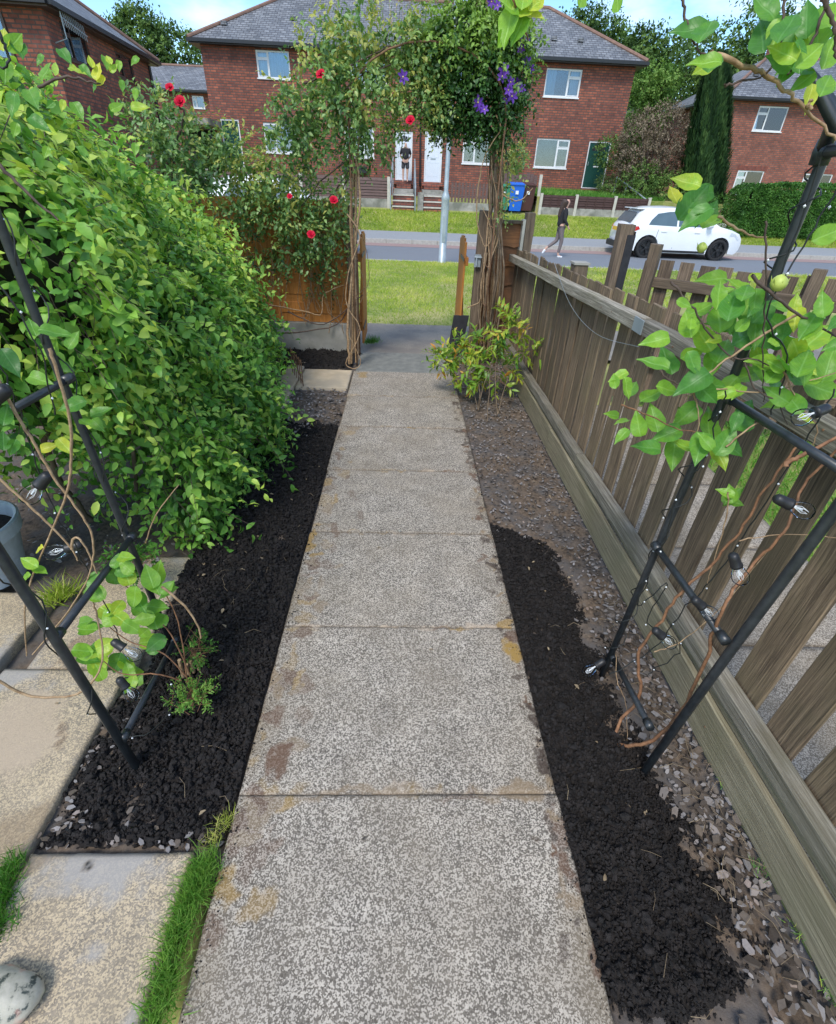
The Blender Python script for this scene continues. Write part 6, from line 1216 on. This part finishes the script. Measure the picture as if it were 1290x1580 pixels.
def bulb(label, sp, gp, Y, k=1.0):
    a = PY(*sp, Y); b = PY(*gp, Y-.01); d = (b-a).normalized(); t = thing('light_bulb', label, 'light bulb', a, 'clear filament bulbs of the string lights')
    MB().lathe([(0, -.018*k), (.008*k, -.018*k), (.013*k, -.012*k), (.0145*k, 0), (.0145*k, .020*k), (.016*k, .022*k), (.016*k, .028*k), (0, .028*k)], a, d, 16).build('socket', M['blackplastic'], t, True)
    MB().lathe([(.011*k, .029*k), (.013*k, .035*k), (.019*k, .050*k), (.0225*k, .064*k), (.0225*k, .074*k), (.018*k, .084*k), (.009*k, .090*k), (0, .0915*k)], a, d, 22).build('glass', M['bulb'], t, True)
    u = d.orthogonal().normalized(); m = MB(); m.tube([a+d*.03*k, a+d*.062*k], .0022, 6)
    for q in range(4): e_ = u*math.cos(q*1.57)+d.cross(u)*math.sin(q*1.57); m.tube([a+d*.040*k+e_*.002, a+d*.060*k+e_*.009*k, a+d*.078*k+e_*.004*k], .0006, 4)
    m.build('filament', M['upvc'], t)
for lab, s_, g_, Y_, k_ in (('clear bulb hanging before the hedge at the left edge above the grey pot', (70, 738), (42, 770), 1.05, 1.0), ('clear bulb lying sideways just right of the grey pot', (118, 842), (80, 853), 1.1, 1.0), ('clear bulb half hidden among the leaves of the left seedling plant', (180, 993), (210, 1012), .95, .85), ('clear bulb hanging low over bare soil by the left leg of the black arch', (187, 1052), (208, 1078), .92, .85), ('bulb with only its black socket showing at the left edge', (2, 606), (-18, 622), 1.0, 1.1),
        ('clear bulb pointing right in front of the fence, highest of the lower right ones', (1205, 772), (1240, 788), .80, .78), ('clear bulb hanging downwards before the picket gaps', (1133, 862), (1143, 892), .82, .80), ('clear bulb lying along the middle rung of the right arch leg', (1075, 928), (1100, 950), .84, .78), ('clear bulb lying over the greenish gravel board', (1014, 975), (1044, 1000), .86, .78), ('small clear bulb resting on the dark compost at the arch foot', (928, 1022), (910, 1034), 1.06, .8), ('shiny bulb among the honeysuckle stems near the right edge', (1270, 632), (1248, 640), .95, .8)): bulb(lab, s_, g_, Y_, k_)
# ------------------------------------------------------------------ honeysuckle on the right leg of the near arch
hs = thing('honeysuckle', 'honeysuckle with broad bright leaves climbing the right leg of the near arch', 'honeysuckle', (.75, 1.0, 0))
LM_y = leafmesh('leaf', leaf_h(.60, .10, .16), M['honey']); HL = []
def L_(px, py, ang, ln, w=.5, Y=None, n=1, tilt=0): HL.append((px, py, ang, ln, w, Y))
Yv = lambda: U(.94, 1.12)
# (px, py, direction in degrees in the picture (0 = right, 90 = up), length px, tint)
for a in [(1012, 525, 190, 44, .75), (1030, 555, 100, 50, .4), (1010, 560, 150, 46, .45), (955, 580, 200, 30, .8), (975, 600, 60, 34, .6), (948, 588, 95, 26, .7), (968, 598, 290, 34, .6), (1062, 500, 95, 48, .75), (1085, 520, 120, 52, .8), (1110, 490, 80, 60, .7), (1115, 540, 60, 55, .55), (1130, 470, 70, 60, .35), (1100, 560, 250, 46, .5), (1070, 590, 210, 60, .3), (1150, 520, 30, 66, .3), (1190, 520, 10, 60, .25), (1200, 500, 140, 50, .3),
          (1060, 640, 220, 50, .5), (1030, 670, 200, 46, .45), (1000, 690, 170, 44, .4), (1040, 700, 260, 48, .55), (1080, 690, 250, 52, .5), (1110, 700, 290, 50, .85), (1120, 680, 60, 52, .5), (1095, 655, 80, 56, .45), (1150, 640, 50, 66, .35), (1130, 690, 320, 40, .4), (960, 650, 190, 26, .6), (985, 655, 110, 40, .7), (1010, 645, 100, 46, .65), (960, 672, 220, 30, .6), (945, 640, 170, 24, .6), (1005, 610, 30, 40, .6), (1030, 600, 350, 40, .6), (1070, 560, 300, 40, .5),
          (1225, 620, 110, 44, .55), (1200, 610, 150, 44, .5), (1240, 560, 60, 56, .6), (1260, 520, 45, 60, .75), (1225, 540, 130, 54, .7), (1250, 580, 10, 56, .6), (1280, 560, 80, 60, .5), (1270, 600, 340, 60, .6), (1270, 470, 95, 40, .6), (1180, 560, 170, 54, .7), (1150, 580, 190, 54, .65), (1170, 545, 100, 40, .75), (1100, 430, 180, 46, .75), (1110, 455, 75, 50, .6), (1125, 455, 50, 40, .55), (1150, 450, 60, 44, .45), (1140, 440, 130, 40, .8), (1165, 470, 240, 40, .3), (1180, 480, 45, 50, .35),
          (1060, 280, 150, 44, .9), (1080, 300, 190, 46, .4), (1070, 312, 50, 64, .35), (1085, 325, 30, 50, .6), (1095, 330, 60, 44, .4), (1085, 330, 240, 40, .45), (1100, 340, 40, 46, .75), (1075, 335, 210, 50, .3), (1040, 300, 100, 34, .95), (1280, 360, 20, 50, .7), (1120, 760, 150, 26, .6), (1130, 765, 50, 36, .6), (1125, 775, 200, 22, .6), (1135, 775, 340, 24, .6), (1128, 762, 95, 30, .6),
          (1065, 45, 178, 52, .35), (1090, 45, 62, 60, .4), (1100, 95, 65, 50, .45), (1090, 95, 175, 48, .7), (1085, 105, 215, 36, .85), (1190, 45, 110, 62, .35), (1175, 55, 95, 60, .3), (1215, 40, 60, 64, .3), (1225, 60, 70, 66, .45), (1235, 90, 85, 48, .35), (1240, 100, 65, 54, .5), (1250, 85, 40, 50, .75), (1205, 95, 165, 44, .45), (1215, 108, 240, 40, .4), (1262, 60, 80, 60, .6), (1285, 20, 90, 60, .65), (1270, 30, 45, 60, .5), (1280, 80, 70, 50, .7), (1250, 150, 265, 40, .85), (1275, 130, 60, 50, .5), (1245, 30, 100, 50, .3), (1180, 10, 130, 50, .4), (1240, 125, 210, 36, .5)]:
    L_(*a)
for _ in range(70):
    cx_, cy_, sp = random.choice([(1060, 520, 40), (1110, 500, 45), (1060, 670, 40), (1110, 620, 45), (1240, 560, 45), (1180, 540, 50), (1200, 600, 40), (1270, 500, 35), (1230, 60, 40), (1150, 450, 25)]); L_(cx_+random.gauss(0, sp*.6), cy_+random.gauss(0, sp*.6), U(0, 360), U(24, 48), U(.3, .9))
cr = Vector((RM[0, 0], RM[1, 0], RM[2, 0])); cu = -Vector((RM[0, 1], RM[1, 1], RM[2, 1])); cf = Vector((RM[0, 2], RM[1, 2], RM[2, 2]))
def place_leaves(lst, parent, me, yf, jit=.35, name='leaf'):
    P = []; D = []; Nn = []; sz = []; ti = []
    for px, py, an, ln, w, Y in lst:
        y_ = Y or yf(py); p_ = PY(px, py, y_); fwd = y_/float(ray(px, py)[1]); q = R(an); d = (cr*math.cos(q)+cu*math.sin(q)+cf*U(-jit, jit)).normalized()
        v = Vector(ray(px, py)).normalized(); nn2 = (-v*.75+Vector((0, 0, .55))+Vector((U(-.5, .5), U(-.5, .5), U(-.3, .3))))
        P.append(p_-d*fwd*ln*.5); D.append(d); Nn.append(nn2); sz.append(fwd*ln*1.08); ti.append(min(1, max(0, w+U(-.08, .08))))
    P, D, Nn = map(np.array, (P, D, Nn)); leaf_objs(name, parent, P, D, Nn, np.array(sz), np.array(ti), me); return P
PL = place_leaves(HL, hs, LM_y, lambda py: U(.98, 1.13) if py > 250 else U(.88, 1.02))
def branch(parent, mat, r, pts, Y, jit=.002, name='stem'):
    ps = [PY(p_[0], p_[1], p_[2] if len(p_) > 2 else Y) for p_ in pts]; stems(name, mat, parent, [ps], r, jit)
branch(hs, M['vine'], .0042, [(1095, 82), (1140, 98), (1180, 115), (1215, 143), (1247, 171), (1290, 216)], .96)
branch(hs, M['twig'], .0022, [(1052, -5), (1060, 35), (1075, 70), (1090, 85)], .96); branch(hs, M['twig'], .0022, [(1208, -5), (1205, 60), (1208, 105)], .93); branch(hs, M['twig'], .0024, [(1278, -5), (1262, 45), (1240, 90), (1215, 115)], .93); branch(hs, M['twig'], .0035, [(1270, -5), (1280, 20), (1288, 60), (1290, 90)], .9)
branch(hs, M['twig'], .002, [(1118, 132), (1150, 124), (1180, 116)], .96); branch(hs, M['twig'], .002, [(1180, 116), (1188, 105), (1196, 98)], .96); branch(hs, M['vine'], .003, [(1250, 168), (1246, 160), (1254, 155)], .955)
branch(hs, M['vine'], .0028, [(1108, 335), (1135, 352), (1160, 363), (1183, 366)], 1.04); branch(hs, M['twig'], .0022, [(1183, 340), (1182, 400), (1180, 480), (1178, 560), (1178, 620)], 1.02)
branch(hs, M['twig'], .0036, [(1160, 425), (1185, 448), (1230, 484), (1265, 502), (1292, 520)], 1.0); branch(hs, M['vine'], .003, [(1230, 485), (1180, 515), (1120, 555), (1070, 595), (1050, 610)], 1.02); branch(hs, M['twig'], .0024, [(1007, 545), (1020, 575), (1045, 592), (1090, 600)], 1.03)
branch(hs, M['twig'], .0024, [(1035, 435), (1065, 470), (1100, 520), (1130, 550), (1180, 560), (1240, 595)], 1.02); branch(hs, M['vine'], .0022, [(1060, 610), (1110, 600), (1180, 605), (1290, 575)], 1.02); branch(hs, M['vine'], .002, [(1070, 605), (1078, 640), (1076, 680)], 1.02); branch(hs, M['vinered'], .002, [(960, 625), (1000, 640), (1040, 660), (1090, 670)], 1.04)
branch(hs, M['vine'], .0022, [(1120, 690), (1180, 650), (1235, 690), (1290, 690)], 1.0); branch(hs, M['twig'], .002, [(1150, 560), (1165, 600), (1200, 620), (1215, 655)], 1.0); branch(hs, M['vine'], .002, [(1200, 550), (1230, 620), (1260, 660), (1250, 700)], 1.0); branch(hs, M['vine'], .002, [(1125, 760), (1120, 800), (1100, 870), (1092, 900)], .95)
for pts in ([(945, 1150), (1000, 1145, .8), (1045, 1105, .8), (1085, 1030, .8), (1100, 980, .8), (1120, 930, .8), (1165, 870, .85), (1210, 820, .85), (1240, 750, .9), (1295, 690, .9)], [(935, 1155), (960, 1110, .9), (988, 1070, .92), (985, 1010, .95), (1015, 965, .95), (1050, 915, .95), (1100, 868, .95), (1140, 820, .95), (1190, 740, .95), (1240, 680, .95)], [(1210, 718, .85), (1240, 700, .85), (1295, 672, .85)]):
    branch(hs, M['vinered'], .0058, pts, .86, .003, 'woody_stem')
branch(hs, M['vine'], .0018, [(1010, 1005), (1050, 990), (1120, 930), (1200, 830)], .9); branch(hs, M['vine'], .0016, [(1140, 835), (1200, 825), (1290, 830)], .85)
branch(hs, M['vine'], .0016, [(950, 1010, 1.1), (952, 1050, 1.0), (965, 1085, .95), (968, 1150, .86)], .95)
for (px_, py_, r_, Y_) in ((1202, 437, .015, 1.0), (1083, 382, .009, 1.02)):
    q = PY(px_, py_, Y_); MB().lathe([(0, -r_), (r_*.5, -r_*.85), (r_*.88, -r_*.4), (r_, 0), (r_*.86, r_*.45), (r_*.5, r_*.85), (0, r_*1.05)], q, (U(-.3, .3), 0, 1), 14).build('bud', M['bud'], hs, True)
    m = MB()
    for k_ in range(7):
        a_ = k_*.9; d_ = Vector((math.cos(a_), math.sin(a_)*.8, U(-.4, .3))); s2 = d_.orthogonal().normalized(); m.add([q+d_*r_*.96-s2*r_*.3, q+d_*r_*.98+s2*r_*.3, q+d_*r_*1.22+Vector((0, 0, r_*.7))], [(0, 1, 2)])
    m.build('sepals', M['bud'], hs)['kind'] = 'stuff'
q = PX(1196, 526, 1.02); tag(MB().box(q.x-.04, q.x+.07, q.y-.055, q.y+.05, q.z-.004, q.z+.004).build('metal_plate', M['galv']), 'pale metal sheet resting on the fence rail among the honeysuckle', 'metal sheet')
# hanging spray near the camera at the top middle
hp = thing('overhanging_spray', 'yellowing leaf spray on a dark stalk hanging into view above the arch', 'leaf spray', PY(800, 20, 1.4))
place_leaves([(812, 12, 20, 44, .8, 1.4), (822, 22, 330, 34, .95, 1.4), (790, 12, 150, 40, .75, 1.4), (784, 40, 255, 50, .7, 1.4), (800, 45, 240, 40, .6, 1.4), (808, -4, 80, 40, .75, 1.4), (828, 4, 50, 36, .95, 1.4), (774, 62, 250, 30, .75, 1.4), (898, 0, 70, 26, .6, 1.3), (953, 4, 100, 26, .6, 1.3)], hp, leafmesh('leaf', leaf_h(.7, .10, .1), M['honey']), None)
stems('stalk', M['vinered'], hp, [[PY(785, -20, 1.4), PY(799, 16, 1.4), PY(808, 40, 1.42), PY(815, 62, 1.44)]], .003, .001)
# ------------------------------------------------------------------ left seedling plant and climbers on the left leg
lc = thing('honeysuckle', 'sparse honeysuckle with tan canes climbing the left leg of the near arch', 'honeysuckle', (-.85, 1.0, 0))
LL = [(85, 512, 0, 50, .55, 1.1), (50, 505, 110, 34, .5, 1.1), (112, 525, 60, 34, .5, 1.1), (60, 585, 345, 44, .6, 1.1), (15, 558, 300, 50, .15, 1.0), (112, 625, 200, 46, .45, 1.1), (155, 635, 30, 36, .5, 1.15), (150, 655, 320, 34, .5, 1.15), (130, 650, 150, 30, .6, 1.1), (75, 690, 20, 30, .95, 1.05), (100, 688, 310, 34, .9, 1.05), (45, 868, 150, 34, .7, 1.0), (62, 880, 350, 28, .6, 1.0), (40, 890, 200, 24, .7, 1.0), (60, 848, 200, 26, 1, 1.0), (8, 640, 90, 40, .3, 1.0), (5, 680, 100, 36, .3, 1.0), (20, 690, 250, 30, .4, 1.0),
      (4, 60, 95, 60, .95, 1.0), (22, 65, 60, 56, .7, 1.0), (30, 75, 300, 54, .35, 1.0), (8, 110, 270, 50, .5, 1.0), (50, 150, 300, 60, .5, 1.1), (20, 160, 250, 54, .4, 1.1), (100, 85, 310, 44, .35, 1.2), (150, 110, 80, 40, .95, 1.3), (168, 92, 120, 24, .95, 1.3), (155, 125, 200, 30, .98, 1.3), (175, 105, 40, 24, .8, 1.3), (140, 95, 100, 26, .9, 1.3), (70, 110, 60, 44, .6, 1.2), (60, 190, 330, 50, .4, 1.2), (120, 170, 300, 44, .5, 1.3), (215, 165, 10, 40, .8, 1.4), (180, 165, 40, 34, .7, 1.4)]
for _ in range(26): LL.append((U(0, 220), U(90, 260), U(200, 360), U(20, 34), U(.4, .9), U(1.35, 1.6)))
LL = [(l[0], l[1], l[2], l[3]*(.66 if l[1] < 300 else .9), l[4], l[5]) for l in LL]; place_leaves(LL, lc, LM_y, None)
for pts in ([(-5, 735), (40, 775), (83, 816), (111, 847), (120, 865)], [(76, 538), (91, 583), (109, 657), (109, 728), (99, 773), (71, 839), (48, 895), (38, 944), (41, 1012, 1.1)], [(-5, 580), (28, 644), (51, 680), (81, 733), (99, 758), (132, 804), (144, 837), (142, 870), (132, 900), (100, 950), (50, 1010)], [(-5, 1048, .8), (40, 1072, .8), (100, 1075, .8), (135, 1060, .82), (158, 1020, .85), (152, 960, .9), (144, 930, .9)], [(111, 847), (113, 832), (122, 831), (135, 850), (150, 885)], [(250, 905, .95), (285, 935, .95), (305, 965, .95), (310, 985, .95)]):
    branch(lc, M['vine'], .0038, pts, 1.02, .001, 'cane')
branch(lc, M['twig'], .004, [(-5, 250), (45, 300), (90, 340)], 1.2); branch(lc, M['twig'], .003, [(60, 135), (100, 118), (135, 125), (165, 135)], 1.3); branch(lc, M['wire'], .0025, [(-5, 48), (8, 70), (12, 95), (-5, 108)], .95)
sp = thing('young_shrub', 'young shrub with rounded lime green leaves at the foot of the left arch leg', 'shrub', (-.85, 1.05, 0)); pts = []
for c in ((150, 905), (130, 960), (170, 950), (190, 890), (235, 895), (210, 930), (245, 945), (180, 945), (215, 965), (165, 990), (230, 990), (190, 1030), (150, 1030), (215, 1045), (205, 1060), (250, 915), (135, 1010), (185, 870)):
    for k_ in range(3): pts.append((c[0]+U(-12, 12), c[1]+U(-12, 12), U(0, 360), U(22, 38), U(.4, .85), U(1.0, 1.12)))
place_leaves(pts, sp, leafmesh('leaf', leaf_h(.72, .08, .14), M['honey']), None)
for pts in ([(300, 1060, 1.0), (270, 990, 1.02), (230, 940, 1.05), (190, 900, 1.06)], [(300, 1060, 1.0), (255, 1010, 1.02), (200, 990, 1.04), (160, 960, 1.04)], [(290, 1060, 1.0), (275, 960, 1.04), (245, 900, 1.06)], [(280, 1050, 1.0), (240, 1040, .98), (190, 1040, .97), (160, 1020, .97)]): branch(sp, M['vinered'], .0026, pts, 1, .001)
for i in range(4): q = PZ(283+i*8, 1045-i*4, 0); MB().tube([q, q+Vector((U(-.01, .01), U(-.01, .01), U(.06, .11)))], .006, 7).build('cut_stub', M['vine'], sp)
def fine(name, label, px, py, Y, n, ls, r, mat, tb, base, w=.3):
    t = thing(name, label, 'shrub', base); c = PY(px, py, Y); P, Nn = blobs([(c.x, c.y, c.z, r[0], r[1], r[2])], n, .2); A = sprays(P, Nn+np.array([0, 0, .4]), ls*2.2, 9, .1, .5, ls, tb, .2, .7); mass('foliage', *A[:5], leaf_s(w), mat, t, 'stuff'); twigs('twigs', A[5], .001, M['vinered'], t, 2); return t
q = PZ(290, 1100, 0); fine('low_shrub', 'small bright green fine leaved shrub in the left bed', 296, 1072, .96, 90, .017, (.065, .05, .03), M['wetgrass'], .75, q)
q = PZ(300, 1020, 0); fine('low_shrub', 'sparse dark fine leaved sprig behind the bright low shrub', 302, 1000, 1.12, 60, .015, (.05, .05, .07), M['wetgrass'], .4, q, .35)
q = PZ(205, 880, 0); fine('low_shrub', 'dark green box like shrub behind the lower left rung', 205, 862, 1.5, 70, .026, (.09, .08, .06), M['wetgrass'], .35, q, .4)
# grey pot
pc = Vector((-1.71, 1.59, 0)); t = thing('plant_pot', 'pale grey plastic plant pot cut off by the left edge', 'plant pot', pc); M['pot'] = flat('grey_pot_plastic', (.40, .46, .52), .5)
MB().lathe([(0, 0), (.115, 0), (.155, .20), (.158, .205), (.172, .215), (.178, .27), (.170, .275), (.160, .27), (.150, .20), (0, .20)], pc, n=40).build('pot', M['pot'], t, True).data.set_sharp_from_angle(angle=R(40)); MB().lathe([(.151, .215), (.08, .235), (0, .24)], pc, n=24).build('potting_soil', M['compost'], t)
# painted stone
def paintmat():
    m, t, b = newmat('painted_stone'); v = objc(t); f = noise_n(t, v, 22, 5, .6); c = ramp(t, f, [(.36, (.05, .06, .05)), (.40, (.36, .34, .27)), (.60, (.50, .46, .38)), (.70, (.40, .42, .30))]); f2 = noise_n(t, v, 14, 3, .5); c = mixc(t, ramp(t, f2, [(.60, G(0)), (.66, G(.6))]), c, (.50, .22, .16)); t.links.new(c, b.inputs['Base Color']); b.inputs['Roughness'].default_value = .5; bump(t, b, f, .3); return m
M['paint'] = paintmat(); q = PZ(15, 1560, 0); P = nrm(rng.normal(size=(1, 3))); V = []; Fs = []; k1, k2 = 22, 12
for i in range(k2+1):
    for j in range(k1):
        a_, b_ = math.pi*i/k2, 2*math.pi*j/k1; wob = 1+.08*math.sin(3*b_+1)+.05*math.sin(5*b_+a_*3); V.append((q.x-.02+math.sin(a_)*math.cos(b_)*.078*wob, q.y+.01+math.sin(a_)*math.sin(b_)*.058*wob, .022+math.cos(a_)*.038))
for i in range(k2):
    for j in range(k1): Fs.append((i*k1+j, i*k1+(j+1) % k1, (i+1)*k1+(j+1) % k1, (i+1)*k1+j))
tag(mk('painted_stone', V, Fs, M['paint'], None, True), 'rounded stone painted white and red at the bottom left corner', 'stone')
# fallen leaves
P = np.array([(U(-.92, -.46), U(.6, 3.0), .012) for _ in range(26)]+[(U(.48, .95), U(.3, 4.6), .012) for _ in range(40)]+[(U(-.42, .45), U(.4, 4.5), .004) for _ in range(7)]+[(U(-1.35, -.95), U(.3, 1.7), .006) for _ in range(14)]); k_ = len(P)
fl = mass('fallen_leaves', P, np.stack([rng.normal(size=k_), rng.normal(size=k_), rng.normal(0, .15, k_)], 1), np.array([0, 0, 1.])+rng.normal(0, .3, (k_, 3)), rng.uniform(.012, .028, k_), rng.random(k_), leaf_s(.5, .1, .2), M['straw']); tag(fl, 'dry brown fallen leaves scattered over the beds and slabs', kind='stuff')
# small wire hoop edging by the far end of the left bed
t = thing('wire_edging', 'rusty little wire edging panel by the beige slab', 'garden edging', PZ(468, 590, 0)); a = PZ(468, 596, 0); b = PZ(452, 575, 0)
for i in range(6):
    p_ = a.lerp(b, i/5); MB().tube([p_, p_+Vector((0, 0, .22))], .004, 6).build('upright', M['rust'], t)
MB().tube([a+Vector((0, 0, .2)), b+Vector((0, 0, .2))], .004, 6).build('wire', M['rust'], t); MB().tube([a+Vector((0, 0, .02)), b+Vector((0, 0, .22))], .004, 6).build('wire', M['rust'], t)
# pebble on the path
q = PZ(617, 820, 0); tag(MB().lathe([(0, -.002), (.006, 0), (.008, .004), (.005, .008), (0, .009)], q, n=8).build('pebble', M['conc'], None, True), 'tiny pale pebble lying on a joint in the middle of the path', 'pebble')
